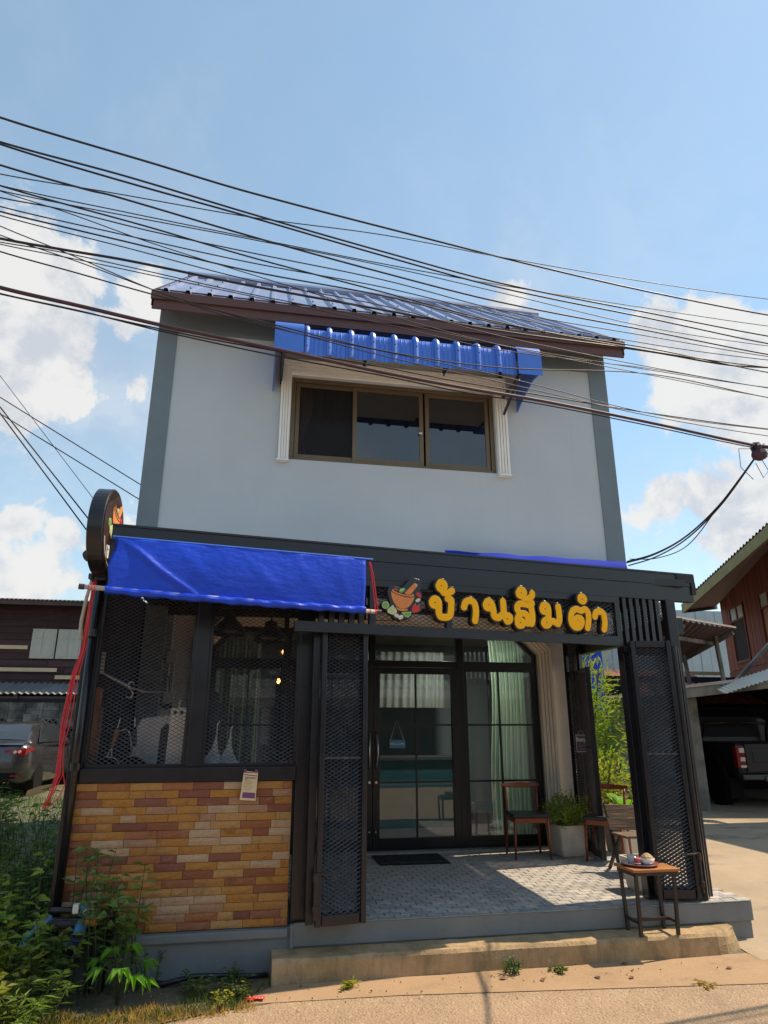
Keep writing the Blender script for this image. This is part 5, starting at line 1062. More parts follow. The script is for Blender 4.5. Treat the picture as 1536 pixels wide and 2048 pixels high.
for k in range(11):
    a = k * .9 + r.uniform(-.3, .3); el = r.uniform(.3, 1.2); L_ = r.uniform(.24, .36); b = Vector((4.48, 8.1, .68)); d = Vector((math.cos(a) * math.cos(el), math.sin(a) * math.cos(el), math.sin(el))); s_ = Vector((-math.sin(a), math.cos(a), 0)); P = []
    for i in range(6):
        t = i / 5; c_ = b + d * (.14 + L_ * t) + Vector((0, 0, -.16 * t * t)); w2 = .075 * math.sin(math.pi * min(1, .12 + t * .88)) ; P.append([tuple(c_ - s_ * w2 + Vector((0, 0, .02))), tuple(c_), tuple(c_ + s_ * w2 + Vector((0, 0, .02)))])
    m = MB(); m.grid(P); obj('leaf', m, 'leafbright' if k % 2 else 'leaflite', bl, smooth=True, fixn=False); 
    if k == 0: stm = MB()
    stm.tube([tuple(b - Vector((0, 0, .03))), tuple(b + d * .15)], .006, 5)
obj('stems', stm, 'stem', bl)
# closed notice on the dark post
ns = thing('closed_notice', 'small dark notice with white Thai lettering hung on the back post', 'sign', (3.9, 7.9, 1.54), R(14))
obj('board', MB().box(-.092, .092, -.006, .006, -.115, .105), 'signbrown', ns, local=True)
obj('border', MB().box(-.086, .086, -.0085, -.0065, .088, .092).box(-.086, .086, -.0085, -.0065, -.100, -.096).box(-.086, -.082, -.0085, -.0065, -.096, .088).box(.082, .086, -.0085, -.0065, -.096, .088), 'pvcgrey', ns, local=True)
obj('hanger', MB().tube([(-.05, 0, .10), (-.02, 0, .135), (.02, 0, .135), (.05, 0, .10)], .003, 5), 'steel', ns, local=True)
text_mesh('ร้านหยุด', .062, 'lettering', 'chalk', ns, (0, -.0075, .035), sx=.8, local=True)
obj('faded_print', MB().box(-.06, .06, -.0075, -.0066, -.045, -.03).box(-.05, .05, -.0075, -.0066, -.075, -.062), 'purple', ns, local=True)
# ------------------------------------------------------------------ pipes and weeds at the left end of the counter
pp = thing('drain_pipes', 'tangle of black, blue and taped water pipes at the left foot of the counter', 'pipes', (-1.05, 5.6, .4))
for pts, r_, mt_ in (([(-1.30, 5.62, .515), (-1.10, 5.60, .515)], .022, 'black'), ([(-1.30, 5.62, .455), (-1.02, 5.60, .455), (-.885, 5.60, .475)], .019, 'black'), ([(-.885, 5.60, .50), (-.885, 5.60, .445), (-.90, 5.60, .02)], .015, 'black'), ([(-.975, 5.60, .46), (-.985, 5.60, .02)], .014, 'black'), ([(-1.33, 5.62, .43), (-1.06, 5.6, .43)], .03, 'ink')):
    obj('pipe', MB().tube(pts, r_, 10), mt_, pp, smooth=True)
obj('elbow', MB().tube([(-.925, 5.6, .475), (-.87, 5.6, .475)], .026, 10).tube([(-.885, 5.6, .47), (-.885, 5.6, .545)], .024, 10), 'black', pp)
obj('blue_socket', MB().tube([(-1.085, 5.66, .46), (-1.075, 5.50, .375)], .038, 14, cap=False), 'pvcblue', pp, smooth=True); obj('socket_bore', MB().tube([(-1.076, 5.53, .39), (-1.075, 5.508, .379)], .031, 14), 'ink', pp)
obj('dark_outlet', MB().tube([(-1.12, 5.66, .37), (-1.12, 5.50, .29)], .042, 14, cap=False), 'ink', pp, smooth=True)
obj('taped_joint', MB().tube([(-1.055, 5.585, .455), (-.98, 5.585, .462), (-.955, 5.585, .46)], [.038, .05, .035], 10), 'pvcyellow', pp, smooth=True); obj('pale_ring', MB().tube([(-1.03 + .04 * math.cos(a), 5.57, .505 + .02 * math.sin(a)) for a in [2 * math.pi * k / 14 for k in range(15)]], .006, 6), 'pvcgrey', pp)
obj('blue_tape', MB().tube([(-1.10, 5.60, .535), (-1.05, 5.60, .53)], .022, 10), 'pvcblue', pp, smooth=True); obj('white_valve', MB().box(-1.145, -1.105, 5.56, 5.61, .50, .56), 'ceramic', pp, bev=.006)
bh = thing('blue_pipe', 'bright blue plastic pipe lying bent in the weeds at the left', 'pipe', (-1.43, 5.6, .4))
obj('pipe', MB().tube([(-1.27, 5.56, .49), (-1.345, 5.54, .44), (-1.40, 5.53, .385), (-1.425, 5.53, .345)], .018, 10), 'pvcblue', bh, smooth=True); obj('bend', MB().tube([(-1.425, 5.53, .352), (-1.44, 5.53, .335), (-1.39, 5.52, .325), (-1.36, 5.52, .322)], .018, 10), 'pvcblue', bh, smooth=True)
hs_ = thing('black_hose', 'black hose lying in the gutter beside the grey plinth', 'hose', (-.2, 5.68, .02)); obj('hose_run', MB().tube([(-.66, 5.70, .04), (-.5, 5.62, .03), (-.3, 5.64, .06), (-.1, 5.68, .04), (.1, 5.70, .02), (.22, 5.70, .02)], .018, 8), 'black', hs_, smooth=True)

def weed(lab, x, y, ns, h, spread, ll, lw, m, seed, group, z=None, per=16, lean=(0, 0), name='weed_plant', cat='plant', droop=.3):
    z = gz(x, y) if z is None else z; t = thing(name, lab, cat, (x, y, z), group=group); r = np.random.default_rng(seed); sm = MB(); Ps = []; Ds = []
    for k in range(ns):
        a = r.uniform(0, 2 * math.pi); b = np.array([x + r.normal() * spread * .35, y + r.normal() * spread * .35, z]); H_ = h * r.uniform(.55, 1.05); tip = b + np.array([math.cos(a) * spread * r.uniform(.2, 1) + lean[0], math.sin(a) * spread * r.uniform(.2, 1) + lean[1], H_]); mid = (b + tip) / 2 + np.array([0, 0, H_ * .12]) + r.normal(size=3) * .02 * h
        pts = [b, mid, tip]; sm.tube([tuple(p) for p in pts], [.0045, .0035, .0015], 4, cap=False)
        for q in range(per):
            s_ = r.uniform(.22, 1.02); p = (1 - s_) ** 2 * b + 2 * s_ * (1 - s_) * mid + s_ * s_ * tip; aa = q * 2.4 + r.uniform(-.4, .4); Ps.append(p + r.normal(size=3) * .006); Ds.append([math.cos(aa), math.sin(aa), .45 - droop * r.uniform(.2, 2)])
    Ps = np.array(Ps); Ds = np.array(Ds); n = len(Ps)
    obj('stems', sm, 'stem', t); obj('leaves', leaves_mb(Ps, Ds, ll * (.5 + .8 * r.random(n)), lw * (.6 + .7 * r.random(n)), seed=seed), m, t, kind='stuff', fixn=False)
    return t
GW = 'weeds crowding the left end of the shop'
weed('tall dark weeds rising against the black corner post', -1.50, 6.0, 20, 1.15, .28, .085, .028, 'leafdark', 1, GW)
weed('feathery dark green weeds at the far left below the parked car', -2.05, 7.0, 34, 1.15, .45, .11, .014, 'leafmid', 2, GW, per=26)
weed('fine grassy green weeds between the car and the corner post', -1.85, 6.3, 32, 1.05, .40, .11, .014, 'leafdark', 3, GW, per=26)
weed('leafy weeds covering the lower stone bricks beside the pipes', -1.0, 5.62, 18, .88, .24, .085, .034, 'leafdark', 4, GW)
weed('drooping broad-leaved weed over the right end of the pipes', -.83, 5.60, 9, .78, .16, .11, .042, 'leafdark', 5, GW)
weed('bright pointed-leaf weeds at the left edge behind the blue pipe', -1.55, 5.62, 15, .80, .25, .095, .036, 'leaflite', 6, GW)
weed('sunlit pointed-leaf weeds standing in front of the blue pipe', -1.28, 5.44, 12, .55, .20, .09, .036, 'leaflite', 7, GW)
weed('dense low yellow-green weeds in the bottom left corner', -1.42, 5.28, 22, .36, .24, .06, .028, 'leafgold', 8, GW)
weed('dark undergrowth behind the drain pipes', -1.30, 5.72, 14, .45, .25, .08, .03, 'leafdark', 9, GW)
weed('tall dark weed bank left of the corner post', -2.6, 6.2, 22, .95, .5, .11, .022, 'leafdark', 10, GW, per=22)
weed('weed bank at the far left edge beneath the car', -2.9, 8.2, 24, .85, .6, .12, .02, 'leafmid', 15, GW, per=22)
weed('fine-leaved weed growing against the middle of the grey plinth', -.62, 5.62, 6, .34, .12, .035, .014, 'leafmid', 11, GW, per=26)
weed('yellow-flowering weeds under the red cords', -1.72, 7.5, 12, .75, .25, .06, .03, 'leafgold', 12, GW)
weed('tall feathery weeds at the left frame edge in front of the car', -2.35, 6.6, 34, 1.15, .45, .12, .016, 'leafmid', 16, GW, per=28)
weed('mid-height weeds filling the gap beside the lower corner post', -1.62, 6.25, 18, .75, .25, .09, .024, 'leafdark', 17, GW, per=22)
weed('leafy yellow-green weeds at the left edge below the blue pipe', -1.62, 5.42, 12, .48, .22, .075, .032, 'leafgold', 18, GW)
weed('sunlit yellow-green leaves poking in at the bottom left corner', -1.50, 5.0, 16, .42, .22, .07, .03, 'leafgold', 19, GW)
weed('sunlit grassy weeds in the bottom left verge', -1.22, 5.02, 16, .26, .22, .09, .012, 'leaflite', 20, GW, per=20)
weed('small seedling clump beside the puddle below the pipes', -1.05, 5.38, 5, .22, .14, .06, .028, 'leafmid', 13, GW, per=8)
# bright lobed-leaf plant at the foot of the plinth
bp = thing('lobed_leaf_plant', 'bright green plant with large lobed leaves below the grey plinth', 'plant', (-.76, 5.36, 0)); r = random.Random(12); sm = MB()
for k, (dx, dy, hz_, az, L_) in enumerate([(.10, -.10, .20, -.7, .13), (.14, -.02, .26, .2, .13), (.02, -.12, .25, -1.4, .12), (-.10, -.06, .24, 3.0, .12), (-.06, .0, .33, 2.2, .10), (.05, .03, .34, .8, .11), (.17, -.08, .17, -.3, .11), (-.14, .02, .27, 2.8, .09)]):
    b = Vector((-.76 + dx, 5.36 + dy, hz_)); sm.tube([(-.76, 5.36, 0), (-.76 + dx * .4, 5.36 + dy * .4, hz_ * .8), tuple(b)], .004, 5); m = MB()
    for q in (-1.2, -.65, 0, .65, 1.2):
        a = az + q; d = Vector((math.cos(a), math.sin(a), -.15)); s_ = Vector((-math.sin(a), math.cos(a), 0)); l_ = L_ * (1 - .2 * abs(q)); c_ = [b, b + d * l_ * .5 + Vector((0, 0, .012)), b + d * l_ + Vector((0, 0, -.03 - .02 * abs(q)))]
        m.add([tuple(c_[0]), tuple(c_[1] + s_ * l_ * .17), tuple(c_[2]), tuple(c_[1] - s_ * l_ * .17)], [(0, 1, 2), (0, 2, 3)])
    obj('leaf', m, 'leafbright', bp, fixn=False)
obj('stems', sm, 'stem', bp)
# little tufts along the step and road edge
for i, (x, y, n, h, s_, mt_, lab) in enumerate([(2.02, 5.46, 10, .10, .09, 'leafmid', 'small weed tuft at the foot of the step below the table side'), (2.32, 5.40, 5, .04, .05, 'grass', 'tiny weed tuft right of the larger tuft along the step'), (.78, 5.38, 6, .06, .05, 'leafgold', 'small dry grass tuft on the gutter near the step end'), (.05, 5.36, 9, .09, .12, 'grass', 'low grass patch left of the step end'), (-.12, 5.30, 10, .10, .12, 'leafgold', 'yellowish tuft on the dirt before the plinth'), (.0, 5.60, 9, .13, .12, 'leafmid', 'green weed patch in the gutter below the plinth'), (-.32, 5.52, 9, .11, .14, 'leafmid', 'leafy low patch by the black hose'), (3.2, 4.96, 4, .02, .05, 'drygrass', 'dead sprig lying on the road seam at the right'), (4.75, 5.75, 6, .04, .12, 'drygrass', 'dry grass at the driveway edge past the step')]):
    weed(lab, x, y, n, h, s_, .04, .014, mt_, 40 + i, 'small weeds along the step and gutter', z=max(.006, gz(x, y)), per=14, name='weed_tuft')
def grass(name, lab, n, box, h, m, seed, mask=None):
    r = np.random.default_rng(seed); P = np.stack([r.uniform(box[0], box[1], n), r.uniform(box[2], box[3], n), np.zeros(n)], 1)
    if mask is not None: P = P[mask(P)]
    P[:, 2] = [gz(a, b) for a, b in P[:, :2]]; k = len(P); D = r.normal(size=(k, 3)) * .45; D[:, 2] = 1
    o = obj(name, leaves_mb(P, D, h * (.4 + .9 * r.random(k)), .0065 * (.6 + .8 * r.random(k)), seed=seed), m, None, kind='stuff', fixn=False); o['label'] = lab; o['category'] = 'grass'; return o
edge_ = lambda P: (P[:, 1] > 4.93 + .30 * (P[:, 0] + .7) + .05 * np.sin(P[:, 0] * 14)) | (P[:, 0] < -.75)
grass('dry_grass', 'straw coloured dry grass along the road edge at bottom left', 5200, (-2.3, .15, 4.75, 5.3), .055, 'drygrass', 3, lambda P: (P[:, 1] < 5.22 - .10 * (P[:, 0] + .6) + .06 * np.sin(P[:, 0] * 9)) & (P[:, 1] > 4.92 + .22 * np.maximum(0, P[:, 0] + .75)))
grass('roadside_grass', 'short green grass on the verge at bottom left', 3600, (-2.6, .1, 4.9, 5.5), .07, 'grass', 4, lambda P: (P[:, 1] > 5.0 + .2 * np.maximum(0, P[:, 0] + .75)) & (np.sin(P[:, 0] * 7) * np.cos(P[:, 1] * 9) > -.35) & ~((P[:, 0] > -1.25) & (P[:, 0] < -.35) & (P[:, 1] > 5.17)))
grass('yard_grass', 'rough grass on the vacant plot at the left', 9000, (-9, -1.6, 5.8, 15), .16, 'leafmid', 5)
m = MB(); r = random.Random(31)                         # dry leaves, twigs and pebbles
for k in range(46):
    x = r.uniform(-.9, 3.6); y = (5.20 + .28 * r.random()) if x > .2 else r.uniform(5.15, 5.6); a = r.uniform(0, 6.3); l_ = r.uniform(.006, .03) if r.random() < .88 else .07; d = Vector((math.cos(a), math.sin(a), 0)); s_ = Vector((-math.sin(a), math.cos(a), 0)) * l_ * .28; p = Vector((x, y, .012))
    m.add([tuple(p), tuple(p + d * l_ * .5 + s_ + Vector((0, 0, .008))), tuple(p + d * l_ + Vector((0, 0, .004))), tuple(p + d * l_ * .5 - s_ + Vector((0, 0, .012)))], [(0, 1, 2), (0, 2, 3)])
o = obj('leaf_litter', m, 'deadleaf', None, kind='stuff', fixn=False); o['label'] = 'dead leaves scattered along the gutter before the step'
m = MB()
for k in range(60):
    x = r.uniform(-1.25, 3.8); y = r.uniform(4.9, 5.48) if x > .2 else r.uniform(5.25, 5.62); q = r.uniform(.002, .007); m.lathe([(q * .3, 0), (q, q * .5), (q * .7, q), (q * .15, q * 1.15)], (x, y, .008), 6)
o = obj('pebbles', m, 'nosing', None, kind='stuff'); o['label'] = 'pebbles on the gutter and dirt'
rg = thing('red_rag', 'crumpled red scrap lying on the dirt before the step', 'scrap', (.13, 5.28, .01)); m = MB(); m.grid([[(.07 + .12 * i / 6, 5.25 + .05 * j / 3 + .01 * math.sin(i * 2), .012 + .018 * abs(math.sin(i * 1.7 + j))) for i in range(7)] for j in range(4)]); obj('cloth', m, 'red', rg)
ct_ = thing('carton_scrap', 'torn orange cardboard lying in the weeds beside the car', 'cardboard', (-2.1, 8.2, .9)); obj('sheet', MB().prism([(-2.30, 1.02), (-2.12, 1.06), (-2.07, 1.12), (-2.2, 1.10), (-2.30, 1.06)], lambda p: (p[0], 8.2 + (p[1] - 1.0) * .9, p[1]), lambda p: (p[0], 8.21 + (p[1] - 1.0) * .9, p[1] + .02)), 'carton', ct_)

# greenery past the side opening
GB = 'greenery beside the porch'
def shrubb(lab, x, y, z, hgt, rad, n, ll, lw, m, seed, m2=None, name='garden_shrub', stem=.02):
    t = thing(name, lab, 'shrub', (x, y, z), group=GB); crown(t, n, (x, y, z + hgt * .58), (rad, rad, hgt * .48), ll, lw, m, seed, .3)
    if m2: crown(t, n // 3, (x, y, z + hgt * .62), (rad * 1.05, rad * 1.05, hgt * .5), ll, lw, m2, seed + 1, .75)
    mm = MB(); r = random.Random(seed)
    for k in range(6): a = r.uniform(0, 6.28); mm.tube([(x, y, z), (x + rad * .3 * math.cos(a), y + rad * .3 * math.sin(a), z + hgt * .5), (x + rad * .7 * math.cos(a), y + rad * .7 * math.sin(a), z + hgt * .9)], [stem, stem * .7, stem * .3], 5)
    obj('stems', mm, 'stem', t); return t
shrubb('bamboo-like shrub with narrow sunlit leaves past the side opening', 5.05, 10.1, .29, 2.5, .55, 1600, .15, .026, 'leaflite', 61, 'leafgold')
shrubb('yellow-green leafy bush below the bamboo past the side opening', 4.85, 9.3, .29, 1.05, .40, 900, .09, .03, 'leafgold', 63, 'leaflite')
shrubb('light green shoot rising above the bamboo by the blue tarpaulin', 5.15, 10.9, .29, 3.2, .33, 420, .17, .035, 'leaflite', 65)
shrubb('dark green bush closing the gap behind the bamboo', 6.1, 11.9, .29, 2.2, .7, 1200, .12, .04, 'leafdark', 67)
shrubb('reddish brown leaved bush low beside the pot', 5.3, 9.0, .29, .8, .3, 420, .08, .03, 'deadleaf', 69)
tq = thing('hanging_tarpaulin', 'blue tarpaulin hanging behind the bamboo past the side opening', 'tarpaulin', (5.9, 12.4, 2.3)); m = MB(); m.grid([[(4.7 + 2.0 * i / 16, 12.4 + .04 * math.sin(i * 1.3 + j), 1.9 + 1.5 * j / 5) for i in range(17)] for j in range(6)]); obj('sheet', m, 'tarp', tq, smooth=True)
yw = thing('yard_wall', 'low mossy wall in the yard behind the bamboo', 'wall', (6, 14, .28)); obj('wall_face', MB().box(3.6, 7.4, 13.5, 13.7, .2, 2.0), 'oldcement', yw)

# ------------------------------------------------------------------ left neighbour
ln = thing('wooden_house', 'old dark wooden house with pale shutters behind the vacant plot', 'house', (-8, 20, .36))
LY = 20.; obj('wall_core', MB().box(-15, .5, LY + .03, LY + 6, .3, 4.95), 'darkwood', ln)
pl = MB().add([(0, 0, 0), (1, 0, 0), (1, -.035, 0), (0, -.035, 0), (0, 0, .178), (1, 0, .178), (1, -.012, .178), (0, -.012, .178)], [(0, 1, 2, 3), (4, 7, 6, 5), (3, 2, 6, 7), (0, 3, 7, 4), (1, 5, 6, 2)])
t_ = obj('plank', pl, 'darkwood', ln, local=True); pme_ = t_.data; bpy.data.objects.remove(t_); r = random.Random(2)
for j in range(13):
    z = 2.72 + j * .178; xs_ = [-15, -11.5 + r.uniform(-.6, .6), -7.6 + r.uniform(-.8, .8), -5.2 + r.uniform(-.5, .5), -2.6, .5]
    for a, b in zip(xs_[:-1], xs_[1:]): piece('plank', pme_, ln, (a, LY + .028, z), (0, 0, 0), (b - a - .01, 1, 1))
for x0 in (-6.02, -5.36):
    s_ = obj('shutter', MB().box(x0, x0 + .62, LY - .05, LY - .015, 3.46, 4.26), 'shutter', ln, bev=.006)
    obj('shutter_panel', MB().box(x0 + .05, x0 + .28, LY - .062, LY - .05, 3.52, 3.94).box(x0 + .05, x0 + .28, LY - .062, LY - .05, 4.0, 4.20).box(x0 + .34, x0 + .57, LY - .062, LY - .05, 3.52, 3.94).box(x0 + .34, x0 + .57, LY - .062, LY - .05, 4.0, 4.20), 'shutter', s_)
for x0, x1, z in ((-9, -6.09, 3.70), (-9, -5.27, 3.11), (-5.29, -4.2, 2.92)): obj('batten', MB().box(x0, x1, LY - .06, LY - .012, z, z + .10), 'batten', ln)
obj('roof', corrugated((-15, LY - .7, 4.95), (1, 0, 0), 16, (0, 3.6, .55), 3.65, (0, -.1, 1), .11, .02, 'sine', nseg=4), 'rusttin', ln); obj('eave_board', MB().box(-15, 1.0, LY - .66, LY - .62, 4.82, 4.95), 'rusttin', ln)
obj('lean_to_roof', corrugated((-15, LY - 1.0, 2.50), (1, 0, 0), 15.5, (0, 1.0, .32), 1.05, (0, -.3, 1), .16, .022, 'sine', nseg=4), 'tin', ln); m = MB().box(-15, .5, LY - .92, LY - .84, 2.34, 2.44).box(-15, .5, LY - .5, LY - .42, 2.46, 2.56)
for k in range(11): m.bar((-14 + k * 1.35, LY - 1.0, 2.42), (-14 + k * 1.35, LY, 2.66), .08, .10)
obj('purlin', m, 'rusttin', ln)
bw_ = thing('block_wall', 'mossy old concrete block wall with rows of pierced vent blocks', 'wall', (-7, 18.9, .36))
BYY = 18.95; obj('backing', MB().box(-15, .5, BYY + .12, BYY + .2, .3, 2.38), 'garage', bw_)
sb_ = MB().box(-.195, .195, 0, .12, -.093, .093); vb = MB()
vb.box(-.195, .195, 0, .1, .072, .093).box(-.195, .195, 0, .1, -.093, -.072).box(-.195, -.172, 0, .1, -.072, .072).box(.172, .195, 0, .1, -.072, .072)
for a, b in (((-.17, -.07), (0, .07)), ((0, .07), (.17, -.07)), ((-.17, .07), (0, -.07)), ((0, -.07), (.17, .07))): vb.bar((a[0], .05, a[1]), (b[0], .05, b[1]), .10, .022, (0, 0, 1))
o1 = obj('block', sb_, 'block', bw_, local=True); o2 = obj('vent_block', vb, 'block', bw_, local=True); b1, b2 = o1.data, o2.data; bpy.data.objects.remove(o1); bpy.data.objects.remove(o2); r = random.Random(6)
for j in range(10):
    for i in range(23):
        x = -8.6 + i * .4 + (.2 if j % 2 and False else 0)
        vent = j in (6, 7, 4, 5, 2, 3) and not (i in (8,) or (j == 7 and i in (7, 10, 11)) or r.random() < .05)
        piece('vent_block' if vent else 'block', b2 if vent else b1, bw_, (x, BYY, .46 + j * .192), (0, 0, r.uniform(-.01, .01)))
obj('patched_render', MB().box(-5.62, -5.30, BYY - .03, BYY, .5, 2.0), 'oldcement', bw_)

# ------------------------------------------------------------------ parked sedan (rear and right side towards the street)
def wheel(c, x, y, z, r_, w_, axis='x'):
    wv = obj('wheel', MB().lathe([(r_ * .6, -w_ / 2), (r_ * .95, -w_ / 2), (r_, -w_ * .3), (r_, w_ * .3), (r_ * .95, w_ / 2), (r_ * .6, w_ / 2)], (x, y, z), 24, axis), 'tyre', c, local=True)
    obj('rim', MB().lathe([(r_ * .6, -w_ * .46), (r_ * .3, -w_ * .2), (r_ * .3, w_ * .2), (r_ * .6, w_ * .46)], (x, y, z), 16, axis), 'rim', wv, local=True); return wv
sd_ = thing('parked_sedan', 'dark grey sedan parked on the plot at left showing its red tail lamp', 'car', (-5.22, 15.4, .36), R(-1))
rings = []
for y, w_, zb, zs, tk in ((0, .60, .42, .93, .06), (.04, .74, .36, .98, .07), (.14, .84, .30, 1.02, .09), (.35, .885, .24, 1.03, .1), (.95, .90, .22, .99, .1), (1.8, .905, .20, .95, .1), (2.8, .90, .20, .93, .1), (3.5, .885, .22, .90, .1), (4.1, .84, .26, .82, .1), (4.38, .70, .32, .70, .08), (4.45, .55, .38, .62, .05)):
    rings.append([(-w_ * .86, y, zb), (-w_ * .97, y, zb + .09), (-w_, y, zb + .30), (-w_ * .985, y, zs - .18), (-w_ * .95, y, zs - .06), (-w_ * .84, y, zs), (0, y, zs + .012), (w_ * .84, y, zs), (w_ * .95, y, zs - .06), (w_ * .985, y, zs - .18), (w_, y, zb + .30), (w_ * .97, y, zb + .09), (w_ * .86, y, zb)])
obj('body', MB().loft(rings), 'carpaint', sd_, local=True, smooth=True)
rings = []
for y, wb_, wt, zt in ((.42, .74, .70, 1.035), (.62, .76, .66, 1.14), (1.05, .79, .61, 1.36), (1.4, .80, .60, 1.425), (2.0, .80, .60, 1.45), (2.5, .79, .61, 1.42), (2.9, .77, .63, 1.27), (3.35, .74, .68, .97)):
    rings.append([(-wb_ - .04, y, .93), (-wb_, y, min(zt, 1.0)), (-wt - .02, y, zt - .045 if zt > 1.08 else zt - .01), (-wt + .08, y, zt), (0, y, zt + .015), (wt - .08, y, zt), (wt + .02, y, zt - .045 if zt > 1.08 else zt - .01), (wb_, y, min(zt, 1.0)), (wb_ + .04, y, .93)])
obj('cabin', MB().loft(rings), 'carpaint', sd_, local=True, smooth=True)
obj('rear_window', MB().loft([[(-.60, .50, 1.083), (-.3, .485, 1.098), (.3, .485, 1.098), (.60, .50, 1.083)], [(-.57, .78, 1.238), (-.28, .77, 1.255), (.28, .77, 1.255), (.57, .78, 1.238)], [(-.53, 1.08, 1.385), (-.26, 1.07, 1.395), (.26, 1.07, 1.395), (.53, 1.08, 1.385)]], close=False, cap=False), 'carglass', sd_, local=True)
for sx in (-1, 1):
    obj('side_window', MB().prism([(.78, 1.03), (3.05, 1.01), (2.55, 1.34), (1.9, 1.385), (1.25, 1.35)], lambda p: (sx * (.823 - (p[1] - 1.0) * .46), p[0], p[1]), lambda p: (sx * (.805 - (p[1] - 1.0) * .46), p[0], p[1])), 'carglass', sd_, local=True)
    obj('tail_lamp', MB().loft([[(sx * .40, -.01, .86), (sx * .40, -.01, .895), (sx * .40, .03, .90)], [(sx * .62, -.008, .80), (sx * .62, .008, .915), (sx * .62, .05, .92)], [(sx * .78, .06, .80), (sx * .78, .07, .94), (sx * .76, .12, .945)], [(sx * .885, .28, .90), (sx * .885, .28, .945), (sx * .86, .30, .948)]]), 'taillamp', sd_, local=True)
    obj('lamp_lens', MB().lathe([(.03, -.018), (.03, .0)], (sx * .60, -.005, .862), 10, 'y').lathe([(.03, -.018), (.03, .0)], (sx * .68, .012, .868), 10, 'y'), 'lampclear', sd_, local=True)
    obj('mirror', MB().box(sx * 1.0 - .11, sx * 1.0 + .11, 2.78, 2.88, .98, 1.12), 'carpaint', sd_, local=True, bev=.03)
    for y in (.72, 3.55): wheel(sd_, sx * .80, y, .31, .31, .2)
    obj('reflector', MB().box(sx * .62 - .09, sx * .62 + .09, .0, .035, .40, .43), 'taillamp', sd_, local=True); obj('exhaust', MB().tube([(sx * .50, .0, .28), (sx * .50, .12, .28)], .04, 12, cap=False), 'chrome', sd_, local=True)
obj('boot_spoiler', MB().loft([[(-.72, .03, .995), (-.72, .16, 1.045), (-.72, .2, 1.02)], [(0, -.03, 1.01), (0, .12, 1.06), (0, .2, 1.035)], [(.72, .03, .995), (.72, .16, 1.045), (.72, .2, 1.02)]]), 'carpaint', sd_, local=True)
obj('number_plate', MB().box(-.2, .2, -.006, .004, .68, .80), 'lampclear', sd_, local=True); obj('bumper_trim', MB().loft([[(-.66, .005, .36), (-.66, .005, .47), (-.6, .1, .47), (-.6, .1, .36)], [(0, -.03, .34), (0, -.03, .48), (0, .1, .48), (0, .1, .34)], [(.66, .005, .36), (.66, .005, .47), (.6, .1, .47), (.6, .1, .36)]]), 'tyre', sd_, local=True)

# ------------------------------------------------------------------ right neighbour: wooden house, carport, pickup
WP = Vector((15.85, 20.7, 0)); WD = Vector((-math.sin(R(21)), -math.cos(R(21)), 0)); WN = Vector((-math.cos(R(21)), math.sin(R(21)), 0))
rh_ = thing('plank_house', 'red-brown plank house with green edged eaves beyond the carport at right', 'house', tuple(WP + Vector((0, 0, .28))))
def wp(a, o, z): return tuple(WP + WD * a + WN * o + Vector((0, 0, z)))
def wbox(m, a0, a1, o0, o1, z0, z1):
    vs = [wp(a, o, z) for z in (z0, z1) for a, o in ((a0, o0), (a1, o0), (a1, o1), (a0, o1))]; return m.add(vs, [(0, 3, 2, 1), (4, 5, 6, 7), (0, 1, 5, 4), (1, 2, 6, 5), (2, 3, 7, 6), (3, 0, 4, 7)])
m = MB(); wbox(m, 0, 10, -.4, -.03, .3, 6.9); obj('wall_core', m, 'redwood', rh_)
r = random.Random(4); a = 0; WIN = ((.95, 2.35), (3.75, 5.2))
while a < 7.5:
    bwid = .17; segs = [(3.45, 6.85)]
    for w0, w1 in WIN:
        if a + bwid > w0 and a < w1: segs = [(3.45, 3.62), (5.45, 6.85)]
    for z0, z1 in segs:
        m = MB(); wbox(m, a + .004, a + bwid - .006, -.03, r.uniform(.0, .012), z0, z1); obj('board', m, 'redwood', rh_)
    a += bwid
for k in range(6): m = MB(); wbox(m, 0, 8, -.03, .022 - .003 * (k % 2), 2.3 + k * .19, 2.48 + k * .19); obj('weatherboard', m, 'redwood', rh_)
for i, (w0, w1) in enumerate(WIN):
    m = MB(); wbox(m, w0, w0 + .07, -.03, .05, 3.62, 5.45); wbox(m, w1 - .07, w1, -.03, .05, 3.62, 5.45); wbox(m, w0, w1, -.03, .045, 5.38, 5.45); wbox(m, w0, w1, -.03, .06, 3.62, 3.70); wbox(m, w0, w1, -.03, .04, 4.95, 5.0); wbox(m, (w0 + w1) / 2 - .05, (w0 + w1) / 2 + .05, -.03, .042, 5.0, 5.38)
    wv = obj('window', m, 'redwood', rh_); m = MB(); wbox(m, w0 + .07, w1 - .07, -.02, -.01, 3.70, 4.95); obj('opening', m, 'garage' if i == 0 else 'handlewood', wv)
    m = MB(); wbox(m, w0 + .07, (w0 + w1) / 2 - .05, .0, .012, 5.0, 5.38); wbox(m, (w0 + w1) / 2 + .05, w1 - .07, .0, .012, 5.0, 5.38); obj('pane', m, 'bluetin', wv)
